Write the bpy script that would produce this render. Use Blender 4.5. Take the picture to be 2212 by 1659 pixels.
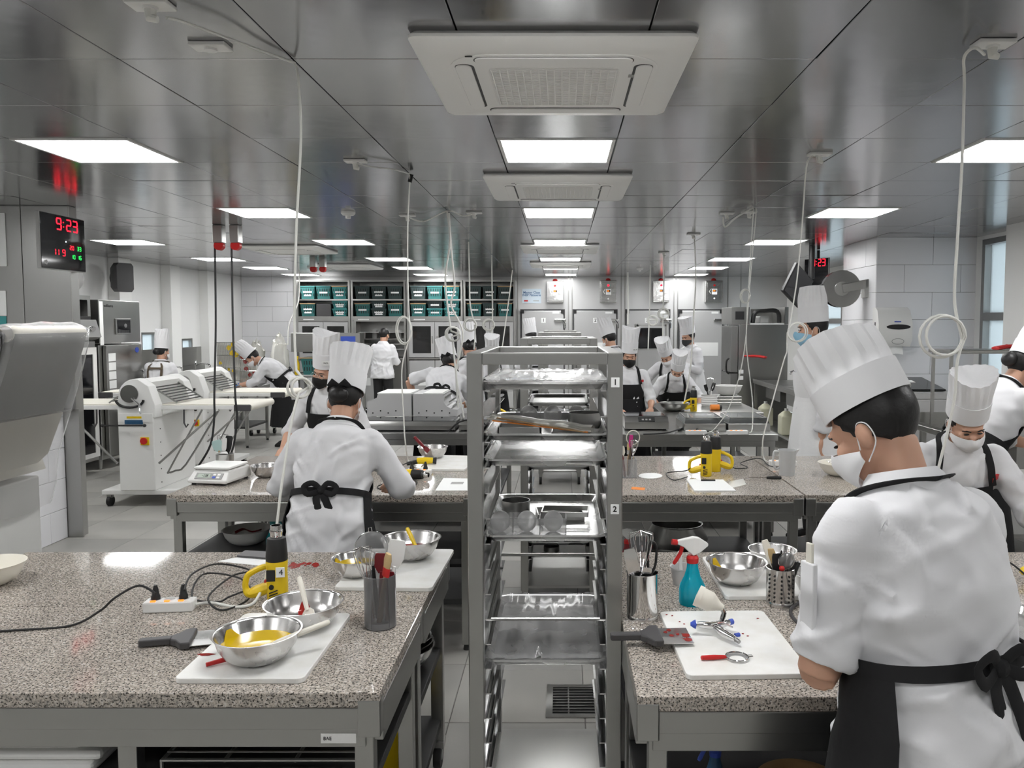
import bpy, bmesh, math, random
import numpy as np
from mathutils import Vector, Matrix, noise, Euler
random.seed(7)
for o in list(bpy.data.objects): bpy.data.objects.remove(o)
SC = bpy.context.scene
COL = SC.collection
PI = math.pi
# ------------------------------------------------------------------ camera
F, CXP, HOR, EYE, PITCH = 1720.0, 1215.0, 700.0, 1.75, math.radians(3.6)
CYP = HOR + F*math.tan(PITCH)
cam = bpy.data.cameras.new('camera'); camo = bpy.data.objects.new('camera', cam); COL.objects.link(camo)
camo.location = (0, 0, EYE); camo.rotation_euler = (PI/2 - PITCH, 0, 0)
cam.sensor_width = 36; cam.sensor_fit = 'HORIZONTAL'; cam.lens = F/2212*36
cam.shift_x = -(CXP-1106)/2212; cam.shift_y = (CYP-829.5)/2212; cam.clip_start = .05
SC.camera = camo
# ------------------------------------------------------------------ world / exposure
w = bpy.data.worlds.new('world'); SC.world = w; w.use_nodes = True
w.node_tree.nodes['Background'].inputs[0].default_value = (.93, .97, 1, 1)
w.node_tree.nodes['Background'].inputs[1].default_value = 3.0
vs = SC.view_settings
vs.view_transform = 'Standard'; vs.look = 'None'; vs.gamma = 1; vs.use_curve_mapping = False; vs.exposure = 0.0
LIGHT = 21.0
cy = SC.cycles; cy.max_bounces = 6; cy.diffuse_bounces = 4; cy.glossy_bounces = 4; cy.transmission_bounces = 4; cy.transparent_max_bounces = 10; cy.use_adaptive_sampling = True; cy.adaptive_threshold = .1; cy.adaptive_min_samples = 16; cy.time_limit = 1000
# ------------------------------------------------------------------ pixel helpers (2212 x 1659 frame)
def ray(px, py):
    a, b = (px-CXP)/F, (py-CYP)/F
    c, s = math.cos(PITCH), math.sin(PITCH)
    return Vector((a, c - b*s, -s - b*c))
def P(px, py, d):
    r = ray(px, py); return Vector((0, 0, EYE)) + r*(d/r.y)
def PZ(px, py, z):
    r = ray(px, py); return Vector((0, 0, EYE)) + r*((z-EYE)/r.z)
def V(*a): return Vector(a)
# ------------------------------------------------------------------ materials
M = {}
def mat(name, col, rough=.5, metal=0, spec=.5, trans=0, emit=0, alpha=1, coat=0, sss=0, bump=None, ior=1.45, aniso=None):
    m = bpy.data.materials.new(name); m.use_nodes = True
    nt = m.node_tree; b = nt.nodes['Principled BSDF']; I = b.inputs
    I['Base Color'].default_value = (*col, 1); I['Roughness'].default_value = rough; I['Metallic'].default_value = metal
    I['Specular IOR Level'].default_value = spec; I['Transmission Weight'].default_value = trans; I['Alpha'].default_value = alpha
    I['Coat Weight'].default_value = coat; I['Subsurface Weight'].default_value = sss; I['IOR'].default_value = ior
    if sss: I['Subsurface Radius'].default_value = (.02, .008, .004)
    if emit: I['Emission Color'].default_value = (*col, 1); I['Emission Strength'].default_value = emit
    if bump:
        sc, st, di = bump[:3]; stretch = bump[3] if len(bump) > 3 else (1, 1, 1)
        tc = nt.nodes.new('ShaderNodeTexCoord'); mp = nt.nodes.new('ShaderNodeMapping'); mp.inputs['Scale'].default_value = stretch
        n = nt.nodes.new('ShaderNodeTexNoise'); n.inputs['Scale'].default_value = sc; n.inputs['Detail'].default_value = 4
        bp = nt.nodes.new('ShaderNodeBump'); bp.inputs['Strength'].default_value = st; bp.inputs['Distance'].default_value = di
        nt.links.new(tc.outputs['Object'], mp.inputs[0]); nt.links.new(mp.outputs[0], n.inputs[0])
        nt.links.new(n.outputs[0], bp.inputs['Height']); nt.links.new(bp.outputs[0], I['Normal'])
    M[name] = m; return m
def ridged(name, sc, st, di):
    nt = M[name].node_tree; n = [q for q in nt.nodes if q.type == 'TEX_NOISE'][0]; n.noise_type = 'RIDGED_MULTIFRACTAL'; n.inputs['Scale'].default_value = sc; n.inputs['Detail'].default_value = 2.0
    n.inputs['Distortion'].default_value = .6; b = [q for q in nt.nodes if q.type == 'BUMP'][0]; b.inputs['Strength'].default_value = st; b.inputs['Distance'].default_value = di
def vary(name, sc, lo, hi, key='Roughness', stretch=(1, 1, 1)):
    nt = M[name].node_tree; b = nt.nodes['Principled BSDF']
    tc = nt.nodes.new('ShaderNodeTexCoord'); mp = nt.nodes.new('ShaderNodeMapping'); mp.inputs['Scale'].default_value = stretch
    n = nt.nodes.new('ShaderNodeTexNoise'); n.inputs['Scale'].default_value = sc; n.inputs['Detail'].default_value = 3
    r = nt.nodes.new('ShaderNodeValToRGB'); r.color_ramp.elements[0].position = .35; r.color_ramp.elements[1].position = .65
    lo = lo if isinstance(lo, tuple) else (lo,)*3; hi = hi if isinstance(hi, tuple) else (hi,)*3
    r.color_ramp.elements[0].color = (*lo, 1); r.color_ramp.elements[1].color = (*hi, 1)
    nt.links.new(tc.outputs['Object'], mp.inputs[0]); nt.links.new(mp.outputs[0], n.inputs[0]); nt.links.new(n.outputs[0], r.inputs[0])
    nt.links.new(r.outputs[0], b.inputs[key])
mat('steel', (.43, .43, .415), .30, 1)
mat('steel_dark', (.36, .36, .35), .34, 1)
mat('chrome', (.72, .72, .72), .1, 1)
mat('bowl_steel', (.62, .61, .60), .2, 1); vary('bowl_steel', 12, .16, .3)
mat('tray', (.68, .68, .67), .24, 1); vary('tray', 7, .18, .36)
mat('tray_dark', (.12, .12, .12), .4, 1)
mat('ceiling', (.38, .38, .39), .17, 1, bump=(1.1, .25, .02)); 
mat('ceiling_gap', (.05, .05, .05), .8)
mat('floor', (.40, .39, .36), .42, bump=(60, .1, .002)); vary('floor', 1.3, (.34, .335, .315), (.43, .42, .39), 'Base Color')
mat('grout', (.17, .165, .155), .9)
mat('wall', (.80, .80, .79), .6)
mat('wall_tile', (.80, .80, .82), .28)
mat('white_paint', (.84, .84, .82), .45)
mat('white_enamel', (.72, .72, .70), .3)
mat('white_plastic', (.80, .80, .78), .35)
mat('ac_white', (.88, .88, .86), .45)
mat('grey_plastic', (.35, .35, .34), .45)
mat('cream', (.80, .77, .68), .4)
mat('belt', (.80, .77, .68), .55)
mat('board', (.83, .83, .80), .4); vary('board', 14, (.78, .77, .73), (.85, .85, .83), 'Base Color')
mat('black', (.015, .015, .015), .45)
mat('black_gloss', (.01, .01, .012), .06)
mat('rubber', (.02, .02, .02), .6)
mat('cable', (.72, .72, .68), .5)
mat('light', (1, 1, 1), .5, emit=LIGHT)
mat('cloth', (.75, .75, .765), .85, spec=.2, bump=(7, .55, .03)); ridged('cloth', 6.5, .9, .035)
mat('hat', (.80, .80, .81), .9, spec=.15)
mat('hat_band', (.79, .79, .80), .9, spec=.15)
mat('apron', (.018, .018, .019), .8, spec=.25, bump=(10, .3, .02))
mat('apron_white', (.82, .82, .82), .85, spec=.2, bump=(9, .3, .02))
mat('brown', (.10, .075, .05), .8)
mat('skin', (.62, .36, .25), .5, sss=.08)
mat('hair', (.012, .011, .011), .45, bump=(60, .4, .004))
mat('mask_white', (.85, .85, .86), .85)
mat('mask_black', (.012, .012, .012), .75)
mat('mask_blue', (.30, .55, .72), .8)
mat('yellow', (.80, .56, .012), .35)
mat('red', (.55, .02, .02), .4)
mat('dark_red', (.16, .012, .016), .35)
mat('glaze_red', (.30, .02, .015), .15)
mat('glaze_yellow', (.62, .42, .01), .1)
mat('orange', (.9, .28, .04), .5)
mat('orange_lit', (1, .25, .03), .4, emit=1.2)
mat('blue', (.05, .10, .5), .4)
mat('blue_glove', (.03, .16, .55), .5)
mat('teal', (.05, .30, .30), .5)
mat('basket', (.035, .16, .155), .5)
mat('basket_light', (.05, .27, .27), .5)
mat('basket_dark', (.04, .065, .065), .5)
mat('wood', (.50, .33, .17), .55, bump=(30, .2, .003, (1, 8, 1)))
mat('bristle', (.55, .40, .20), .8)
mat('cooler', (.66, .66, .66), .34, .4)
mat('cooler_door', (.52, .52, .52), .4, .35)
mat('paper', (.86, .87, .86), .8)
mat('paper_blue', (.66, .76, .84), .7)
mat('ink', (.02, .02, .02), .7)
mat('ink_blue', (.06, .16, .34), .7)
mat('led_red', (1, .01, .03), .5, emit=2.6)
mat('led_green', (.02, 1, .12), .5, emit=1.6)
mat('led_white', (.8, .9, 1), .5, emit=2)
mat('lcd', (.45, .52, .45), .3)
mat('grey_paint', (.50, .50, .50), .45)
mat('grey_film', (.30, .30, .29), .35)
mat('chrome_soft', (.60, .60, .59), .22, 1, bump=(5, .3, .02))
mat('mask_grey', (.05, .05, .052), .75)
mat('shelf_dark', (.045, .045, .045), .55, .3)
mat('navy', (.03, .10, .20), .4)
def clear(name, col, op, rough=.06):
    """thin clear plastic / film: glossy skin mixed with plain transparency"""
    m = bpy.data.materials.new(name); m.use_nodes = True; nt = m.node_tree
    for n in list(nt.nodes): nt.nodes.remove(n)
    out = nt.nodes.new('ShaderNodeOutputMaterial'); mx = nt.nodes.new('ShaderNodeMixShader')
    tr = nt.nodes.new('ShaderNodeBsdfTransparent'); pr = nt.nodes.new('ShaderNodeBsdfPrincipled')
    fr = nt.nodes.new('ShaderNodeFresnel'); ad = nt.nodes.new('ShaderNodeMath'); ad.operation = 'ADD'; ad.use_clamp = True
    fr.inputs[0].default_value = 1.45; ad.inputs[1].default_value = op
    tr.inputs[0].default_value = (*[.5+.5*c for c in col], 1)
    pr.inputs['Base Color'].default_value = (*col, 1); pr.inputs['Roughness'].default_value = rough
    nt.links.new(fr.outputs[0], ad.inputs[0]); nt.links.new(ad.outputs[0], mx.inputs[0])
    nt.links.new(tr.outputs[0], mx.inputs[1]); nt.links.new(pr.outputs[0], mx.inputs[2]); nt.links.new(mx.outputs[0], out.inputs[0])
    M[name] = m; return m
clear('acrylic', (.8, .8, .8), .16)
clear('film', (.85, .85, .85), .12)
clear('film_milky', (.78, .77, .72), .30, .12)
clear('bottle_blue', (.0, .60, .78), .42)
clear('egg', (.92, .92, .92), .42, .2)
clear('bottle_teal', (.0, .30, .34), .7)
clear('jug', (.78, .79, .79), .55, .2)
clear('cup_clear', (.45, .45, .46), .22)
clear('glass', (.5, .52, .52), .10, .02)
clear('glass_dark', (.05, .05, .05), .55, .04)
clear('window_glass', (.85, .90, .92), .10, .03)
clear('tub', (.8, .8, .8), .4, .2)
clear('sieve_mesh', (.25, .25, .25), .45, .4)
clear('liquid', (.6, .62, .3), .5, .1)
# granite: tan-grey grains with dark flecks
g = mat('granite', (.4, .38, .36), .06, spec=.55); nt = g.node_tree; b = nt.nodes['Principled BSDF']
tc = nt.nodes.new('ShaderNodeTexCoord')
def gnode(kind, sc, **kw):
    n = nt.nodes.new(kind); n.inputs['Scale'].default_value = sc
    for k, v in kw.items(): n.inputs[k].default_value = v
    nt.links.new(tc.outputs['Object'], n.inputs['Vector']); return n
def gramp(src, stops):
    r = nt.nodes.new('ShaderNodeValToRGB'); e = r.color_ramp.elements
    for k, (p, c) in enumerate(stops):
        q = e[k] if k < 2 else e.new(p)
        q.position = p; q.color = (*c, 1)
    nt.links.new(src, r.inputs[0]); return r.outputs[0]
n1 = gnode('ShaderNodeTexNoise', 115, Detail=3.0, Roughness=.65); n2 = gnode('ShaderNodeTexNoise', 200, Detail=2.0); n3 = gnode('ShaderNodeTexNoise', 5, Detail=2.0)
base = gramp(n1.outputs[0], [(.33, (.22, .205, .19)), (.44, (.40, .365, .325)), (.54, (.56, .49, .42)), (.66, (.66, .63, .60))])
fleck = gramp(n2.outputs[0], [(.38, (.10, .098, .095)), (.47, (1, 1, 1))])
big = gramp(n3.outputs[0], [(.35, (.88, .88, .88)), (.65, (1, 1, 1))])
mx = nt.nodes.new('ShaderNodeMix'); mx.data_type = 'RGBA'; mx.blend_type = 'MULTIPLY'; mx.inputs[0].default_value = 1
mx2 = nt.nodes.new('ShaderNodeMix'); mx2.data_type = 'RGBA'; mx2.blend_type = 'MULTIPLY'; mx2.inputs[0].default_value = 1
nt.links.new(base, mx.inputs[6]); nt.links.new(fleck, mx.inputs[7]); nt.links.new(mx.outputs[2], mx2.inputs[6]); nt.links.new(big, mx2.inputs[7])
nt.links.new(mx2.outputs[2], b.inputs['Base Color'])
# ------------------------------------------------------------------ mesh building
class MB:
    def __init__(s): s.v = []; s.f = []; s.mi = []; s.m = 0; s.X = None
    def add(s, vs, fs):
        k = len(s.v)
        if s.X is not None: vs = [s.X @ Vector(q) for q in vs]
        s.v += [tuple(q) for q in vs]
        for f in fs: s.f.append([i+k for i in f]); s.mi.append(s.m)
        return s
    def box(s, x0, x1, y0, y1, z0, z1):
        vs = [(x, y, z) for x in (x0, x1) for y in (y0, y1) for z in (z0, z1)]
        return s.add(vs, [(0, 1, 3, 2), (4, 6, 7, 5), (0, 4, 5, 1), (2, 3, 7, 6), (0, 2, 6, 4), (1, 5, 7, 3)])
    def cbox(s, c, sx, sy, sz):
        return s.box(c[0]-sx/2, c[0]+sx/2, c[1]-sy/2, c[1]+sy/2, c[2]-sz/2, c[2]+sz/2)
    def loft(s, rings, closed=True, caps=True):
        n = len(rings[0]); vs = [q for r in rings for q in r]; fs = []
        for i in range(len(rings)-1):
            for j in range(n if closed else n-1):
                a, b2 = i*n+j, i*n+(j+1) % n
                fs.append((a, b2, b2+n, a+n))
        if caps and closed: fs.append(tuple(range(n-1, -1, -1))); fs.append(tuple((len(rings)-1)*n+j for j in range(n)))
        return s.add(vs, fs)
    def lathe(s, prof, n=24, c=(0, 0, 0), caps=True, sx=1, sy=1):
        rings = [[(c[0]+sx*r*math.cos(2*PI*j/n), c[1]+sy*r*math.sin(2*PI*j/n), c[2]+z) for j in range(n)] for r, z in prof]
        return s.loft(rings, True, caps)
    def tube(s, pts, r, n=8, caps=True, flat=None, up=None):
        pts = [Vector(q) for q in pts]; R = r if isinstance(r, (list, tuple)) else [r]*len(pts)
        rings = []; prev = Vector(up) if up else None
        for i, q in enumerate(pts):
            t = (pts[min(i+1, len(pts)-1)] - pts[max(i-1, 0)])
            if t.length < 1e-9: t = Vector((0, 0, 1))
            t.normalize()
            if prev is None: prev = t.orthogonal()
            nrm = prev - t*prev.dot(t)
            if nrm.length < 1e-6: nrm = t.orthogonal()
            nrm.normalize(); prev = nrm; bn = t.cross(nrm); fl = flat or 1
            rings.append([tuple(q + (nrm*math.cos(2*PI*j/n)*fl + bn*math.sin(2*PI*j/n))*R[i]) for j in range(n)])
        return s.loft(rings, True, caps)
    def cyl(s, p0, p1, r0, r1=None, n=16): return s.tube([p0, p1], [r0, r0 if r1 is None else r1], n)
    def sphere(s, c, r, n=14, m=9, R=None):
        rx, ry, rz = r if isinstance(r, (tuple, list)) else (r, r, r); rings = []
        c = Vector(c)
        for i in range(m+1):
            a = -PI/2 + PI*i/m; k = max(math.cos(a), .02)
            ring = [Vector((rx*k*math.cos(2*PI*j/n), ry*k*math.sin(2*PI*j/n), rz*math.sin(a))) for j in range(n)]
            rings.append([tuple(c + (R @ q if R else q)) for q in ring])
        return s.loft(rings)
    def grid(s, rows, thick=0, nrm=None):
        """open sheet of points, optionally thickened"""
        if not thick: return s.loft(rows, False, False)
        n = len(rows[0]); m = len(rows); A = [[Vector(q) for q in r] for r in rows]; B = []
        for i in range(m):
            rb = []
            for j in range(n):
                du = A[i][min(j+1, n-1)] - A[i][max(j-1, 0)]; dv = A[min(i+1, m-1)][j] - A[max(i-1, 0)][j]
                q = du.cross(dv)
                if q.length > 1e-12: q.normalize()
                rb.append(A[i][j] + q*thick)
            B.append(rb)
        vs = [q for r in A for q in r] + [q for r in B for q in r]; k = n*m; fs = []
        for i in range(m-1):
            for j in range(n-1):
                a = i*n+j; fs.append((a, a+n, a+n+1, a+1)); fs.append((a+k, a+k+1, a+k+n+1, a+k+n))
        for j in range(n-1): fs.append((j, j+1, j+1+k, j+k)); a = (m-1)*n+j; fs.append((a, a+k, a+k+1, a+1))
        for i in range(m-1): a = i*n; fs.append((a, a+k, a+k+n, a+n)); a = i*n+n-1; fs.append((a, a+n, a+n+k, a+k))
        return s.add(vs, fs)
    def prism(s, poly, z0, z1):
        n = len(poly)
        return s.add([(x, y, z0) for x, y in poly] + [(x, y, z1) for x, y in poly],
                     [tuple(range(n-1, -1, -1)), tuple(range(n, 2*n))] + [(i, (i+1) % n, n+(i+1) % n, n+i) for i in range(n)])
    def mesh(s, name, mats, bevel=0, smooth=35, seg=2):
        me = bpy.data.meshes.new(name); me.from_pydata(s.v, [], s.f)
        for m in (mats if isinstance(mats, (list, tuple)) else [mats]): me.materials.append(M[m])
        if any(s.mi): me.polygons.foreach_set('material_index', s.mi)
        bm = bmesh.new(); bm.from_mesh(me)
        bmesh.ops.recalc_face_normals(bm, faces=bm.faces)
        if bevel:
            ed = [e for e in bm.edges if len(e.link_faces) == 2 and e.calc_face_angle(0) > .6]
            bmesh.ops.bevel(bm, geom=ed, offset=bevel, segments=seg, profile=.5, affect='EDGES', clamp_overlap=True)
        bm.to_mesh(me); bm.free()
        if bevel and smooth == 35: smooth = 0
        if smooth:
            me.polygons.foreach_set('use_smooth', [True]*len(me.polygons)); me.set_sharp_from_angle(angle=math.radians(smooth))
        return me
    def build(s, name, mats, parent=None, bevel=0, smooth=35, loc=None, rot=None, label=None, seg=2):
        o = bpy.data.objects.new(name, s.mesh(name, mats, bevel, smooth, seg)); COL.objects.link(o)
        if parent: o.parent = parent
        if loc is not None: o.location = loc
        if rot is not None: o.rotation_euler = rot
        if label: o['label'] = label
        return o
def link(name, me, parent=None, loc=None, rot=None, scale=None):
    o = bpy.data.objects.new(name, me); COL.objects.link(o)
    if parent: o.parent = parent
    if loc is not None: o.location = loc
    if rot is not None: o.rotation_euler = rot
    if scale is not None: o.scale = scale
    return o
def T(name, label, cat, loc=(0, 0, 0), rz=0, group=None, rot=None):
    o = bpy.data.objects.new(name, None); COL.objects.link(o); o.empty_display_size = .1
    o.location = loc; o.rotation_euler = rot if rot else (0, 0, rz); o['label'] = label; o['category'] = cat
    if group: o['group'] = group
    return o
def tag(o, label, cat, group=None):
    o['label'] = label; o['category'] = cat
    if group: o['group'] = group
    return o
def struct(o): o['kind'] = 'structure'; return o
def dup(root, loc, rz=None, label=None, group=None):
    r = root.copy(); COL.objects.link(r); r.location = loc
    if rz is not None: r.rotation_euler = (0, 0, rz)
    if label: r['label'] = label
    if group: r['group'] = group
    for ch in list(root.children):
        c = ch.copy(); COL.objects.link(c); c.parent = r
        for g_ in ch.children: d = g_.copy(); COL.objects.link(d); d.parent = c
    return r
def spline(pts, k=6):
    pts = [Vector(q) for q in pts]; out = []
    for i in range(len(pts)-1):
        a, b_, c, d = pts[max(i-1, 0)], pts[i], pts[i+1], pts[min(i+2, len(pts)-1)]
        for j in range(k):
            t = j/k
            out.append(.5*((2*b_) + (c-a)*t + (2*a-5*b_+4*c-d)*t*t + (3*b_-a-3*c+d)*t*t*t))
    return out + [pts[-1]]
def text(s, size, m, parent, loc, rot=(PI/2, 0, 0), name='lettering', ext=.0006, align='CENTER', sx=1, bold=0):
    cu = bpy.data.curves.new(name, 'FONT'); cu.body = s; cu.size = size; cu.extrude = ext; cu.align_x = align; cu.align_y = 'CENTER'
    cu.offset = bold; cu.resolution_u = 3
    to = bpy.data.objects.new(name, cu); COL.objects.link(to)
    me = bpy.data.meshes.new_from_object(to); bpy.data.objects.remove(to)
    me.materials.clear(); me.materials.append(M[m])
    return link(name, me, parent, loc, rot, (sx, 1, 1))
ORD = ['first', 'second', 'third', 'fourth', 'fifth', 'sixth', 'seventh', 'eighth', 'ninth', 'tenth', 'eleventh', 'twelfth', 'thirteenth']
# ================================================================== THE ROOM
XL, XR, YF, YB, H = -6.5, 4.55, -3.2, 16.2, 2.70
# floor: grout bed and large tiles
fl = MB().box(XL, XR, YF, YB, -.10, -.004).build('floor', 'grout'); struct(fl)
tl = MB().box(-.298, .298, -.298, .298, -.02, 0).mesh('floor_tile', 'floor', bevel=.002, seg=1)
cells = []
nx, ny = int((XR-XL)/.6)+1, int((YB-YF)/.6)+1
for i in range(nx):
    for j in range(ny):
        x, y = XL+.3+.6*i, YF+.3+.6*j
        if x > XR-.29 or y > YB-.29: continue
        cells.append((x, y))
def fkey(c): return math.hypot(c[0], c[1]) if c[1] > 1.0 else 100-c[1]
cells.sort(key=fkey)
for x, y in cells[:290]: link('floor_tile', tl, fl, (x, y, 0))
rb = MB()
for x, y in cells[290:]: rb.box(x-.298, x+.298, y-.298, y+.298, -.02, 0)
o = rb.build('distant_floor_tiles', 'floor', fl, smooth=0); o['kind'] = 'stuff'
# ceiling
ce = MB().box(XL, XR, YF, YB, H+.02, H+.10).build('ceiling', 'ceiling_gap'); struct(ce)
PX_, PY_ = .626, .61
CX0, CY0 = -.344, 2.925
AISLE = -.031
LX = {'c': AISLE, 'l': AISLE-4*PX_, 'll': AISLE-8*PX_, 'r': AISLE+4*PX_}
def row(k): return CY0 + PY_*k + PY_/2
lights = []
for k in (-6, -2, 2, 6, 10, 14, 17): lights += [(c, k) for c in ('c', 'l', 'r')]
for k in (-6, -2, 2, 6, 10, 14, 17, 20): lights.append(('ll', k))
lights += [('c', 20), ('l', 20), ('r', 20)]
lset = set()
for c, k in lights: lset.add((round((LX[c]-AISLE)/PX_), k))
pm = MB().box(-PX_/2+.0022, PX_/2-.0022, -PY_/2+.0018, PY_/2-.0018, 0, .012).mesh('ceiling_panel', 'ceiling', bevel=.002, seg=1)
cells = []
for i in range(-10, 8):
    for k in range(-10, 22):
        x, y = AISLE+PX_*i, row(k)
        if x-PX_/2 < XL-.35 or x+PX_/2 > XR+.35 or y+PY_/2 > YB+.3: continue
        if (i, k) in lset: continue
        cells.append((x, y))
cells.sort(key=lambda c: math.hypot(c[0]*.6, c[1]-3.0) + (60 if c[1] < 2.2 else 0))
for x, y in cells[:295]:
    link('ceiling_panel', pm, ce, (x, y, H), (random.gauss(0, .0022), random.gauss(0, .0022), 0))
rb = MB()
for x, y in cells[295:]: rb.box(x-PX_/2+.002, x+PX_/2-.002, y-PY_/2+.002, y+PY_/2-.002, H, H+.012)
o = rb.build('distant_ceiling_panels', 'ceiling', ce, smooth=0); o['kind'] = 'stuff'
# recessed light panels
lf = MB()
a, b_ = .305, .298
for x0, x1, y0, y1 in ((-a, a, -b_, -b_+.018), (-a, a, b_-.018, b_), (-a, -a+.018, -b_, b_), (a-.018, a, -b_, b_)): lf.box(x0, x1, y0, y1, -.006, .012)
lfm = lf.mesh('light_frame', 'white_plastic')
ldm = MB().box(-a+.018, a-.018, -b_+.018, b_-.018, -.002, .008).mesh('light_diffuser', 'light')
NAMEC = {'c': 'over the central aisle', 'l': 'left of the central aisle', 'll': 'nearest the left wall', 'r': 'right of the central aisle'}
cnt = {}
for c, k in sorted(lights, key=lambda q: q[1]):
    vis = row(k) > 3
    if vis: cnt[c] = cnt.get(c, 0)+1
    lab = (f'{ORD[cnt[c]-1]} square ceiling light from the camera in the row {NAMEC[c]}' if vis else f'square ceiling light {"just above" if k > -4 else "well behind"} the camera {NAMEC[c]}')
    t = T('ceiling_light', lab, 'ceiling light', (LX[c], row(k), H), 0, 'square ceiling light panels')
    link('light_frame', lfm, t); link('light_diffuser', ldm, t)
# walls -------------------------------------------------------------
def wall(name, *b, m='wall'): return struct(MB().box(*b).build(name, m, smooth=0))
wall('wall_front', XL, XR, YF-.1, YF, 0, H)
wall('wall_back', XL-.1, XR+.2, YB, YB+.1, 0, H, m='cooler')
# left wall with small window openings between pilasters
wins_l = [(10.55, 10.95, .78, 1.50), (12.3, 12.75, 1.02, 1.62), (13.6, 14.0, .95, 1.5)]
mb = MB(); prev = YF
for y0, y1, z0, z1 in wins_l:
    mb.box(XL-.1, XL, prev, y0, 0, H); mb.box(XL-.1, XL, y0, y1, 0, z0); mb.box(XL-.1, XL, y0, y1, z1, H); prev = y1
mb.box(XL-.1, XL, prev, YB, 0, H)
wl = struct(mb.build('wall_left', 'wall', smooth=0))
for k, y in enumerate((8.7, 10.1, 11.45, 12.95, 14.3)):
    MB().box(XL, XL+.16, y, y+.32, 0, H).build('pilaster', 'white_paint', wl, bevel=.004)
MB().box(XL, XL+.03, 9.2, 9.9, 0, 2.1).build('wall_panel', 'white_paint', wl, bevel=.004)
MB().box(XL, XL+.012, 12.2, YB-.1, .95, 1.35).build('splash_panel', 'steel', wl)
def window(name, x, y0, y1, z0, z1, mull=None, m='steel_dark', th=.05, dep=.10, s=-1):
    f = MB()
    xa, xb = sorted((x, x+s*dep))
    f.box(xa, xb, y0, y0+th, z0, z1); f.box(xa, xb, y1-th, y1, z0, z1)
    f.box(xa, xb, y0+th, y1-th, z0, z0+th); f.box(xa, xb, y0+th, y1-th, z1-th, z1)
    for z in (mull or []): f.box(xa, xb, y0+th, y1-th, z-th*.7, z+th*.7)
    r = struct(f.build(name, m, bevel=.003))
    zs = [z0] + (mull or []) + [z1]
    for i in range(len(zs)-1):
        MB().box(x+s*dep*.5-.004, x+s*dep*.5+.004, y0+th*.8, y1-th*.8, zs[i]+th*.7, zs[i+1]-th*.7).build('pane', 'window_glass', r)
    return r
for k, q in enumerate(wins_l): window(f'window_{k+1}', XL, *q, th=.035)
# right wall with its tall window, pier and column
RW = (8.15, 8.70, .95, 2.66); RB = (10.4, 12.0, 1.0, 2.55); RC = (13.0, 14.6, 1.0, 2.55)
mb = MB(); prev = YF
for y0, y1, z0, z1 in (RW, RB, RC):
    mb.box(XR, XR+.1, prev, y0, 0, H); mb.box(XR, XR+.1, y0, y1, 0, z0); mb.box(XR, XR+.1, y0, y1, z1, H); prev = y1
mb.box(XR, XR+.1, prev, YB, 0, H)
struct(mb.build('wall_right', 'white_paint', smooth=0))
window('window_4', XR, *RW, mull=[1.83], th=.06, dep=.14, s=1)
window('window_5', XR, *RB, mull=[1.8], th=.06, dep=.12, s=1)
window('window_6', XR, *RC, mull=[1.8], th=.06, dep=.12, s=1)
wall('wall_column', 4.28, XR, 6.3, 7.75, 0, H, m='white_paint')
# tiled pier on the right
pier = struct(MB().box(3.46, XR, 8.82, 9.85, 0, H).build('wall_pier', 'grout', smooth=0))
tw, thh = .62, .298
def tile_face(par, orient, a0, a1, fixed, rows, off=0, z_top=H):
    for r in range(rows):
        z1 = z_top - r*(thh+.003); z0 = max(z1-thh, 0)
        if z1 < .02: break
        p = a0 - (tw*.5 if (r+off) % 2 else 0)
        while p < a1-.01:
            q0, q1 = max(p, a0), min(p+tw-.003, a1)
            if q1-q0 > .02:
                if orient == 'y': b = (q0, q1, fixed-.008, fixed, z0, z1)
                else: b = (fixed-.008, fixed, q0, q1, z0, z1)
                MB().box(*b).build('wall_tile', 'wall_tile', par, bevel=.0025, seg=1)
            p += tw
tile_face(pier, 'y', 3.455, XR, 8.82, 9)
tile_face(pier, 'x', 8.82, 9.85, 3.46, 9, 1)
# back wall on the left is tiled
bt = struct(MB().box(XL, -5.45, YB-.012, YB-.002, 0, H).build('wall_back_left', 'grout', smooth=0))
tile_face(bt, 'y', XL+.003, -5.45, YB-.012, 9)
# stainless clad column and tiled half wall at the left
pil = struct(MB().box(-5.35, -3.98, 6.48, 6.57, 0, H).build('wall_clad_pillar', 'steel_dark', smooth=0))
for x0, x1 in ((-5.35, -4.79), (-4.785, -4.36), (-4.355, -3.975)):
    MB().box(x0, x1, 6.468, 6.48, 0, H-.004).build('cladding_sheet', 'steel_dark' , pil, bevel=.002, seg=1)
MB().box(-3.98, -3.968, 6.47, 6.57, 0, H-.004).build('cladding_sheet', 'steel', pil, bevel=.002, seg=1)
MB().box(-4.07, -3.94, 6.455, 6.468, 0, 1.06).build('corner_plate', 'steel', pil, bevel=.002)
hw = struct(MB().box(-4.9, -4.075, 5.0, 6.45, 0, 1.245).build('wall_half', 'grout', smooth=0))
for r in range(5):
    z1 = 1.245-r*.25
    p = 5.0 - (.31 if r % 2 else 0)
    while p < 6.44:
        q0, q1 = max(p, 5.0), min(p+.617, 6.45)
        if q1-q0 > .02: MB().box(-4.075, -4.065, q0, q1, max(z1-.247, .002), z1).build('wall_tile', 'wall_tile', hw, bevel=.0025, seg=1)
        p += .62
MB().box(-4.92, -4.06, 4.98, 6.45, 1.245, 1.275).build('coping', 'white_enamel', hw, bevel=.004)
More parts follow.
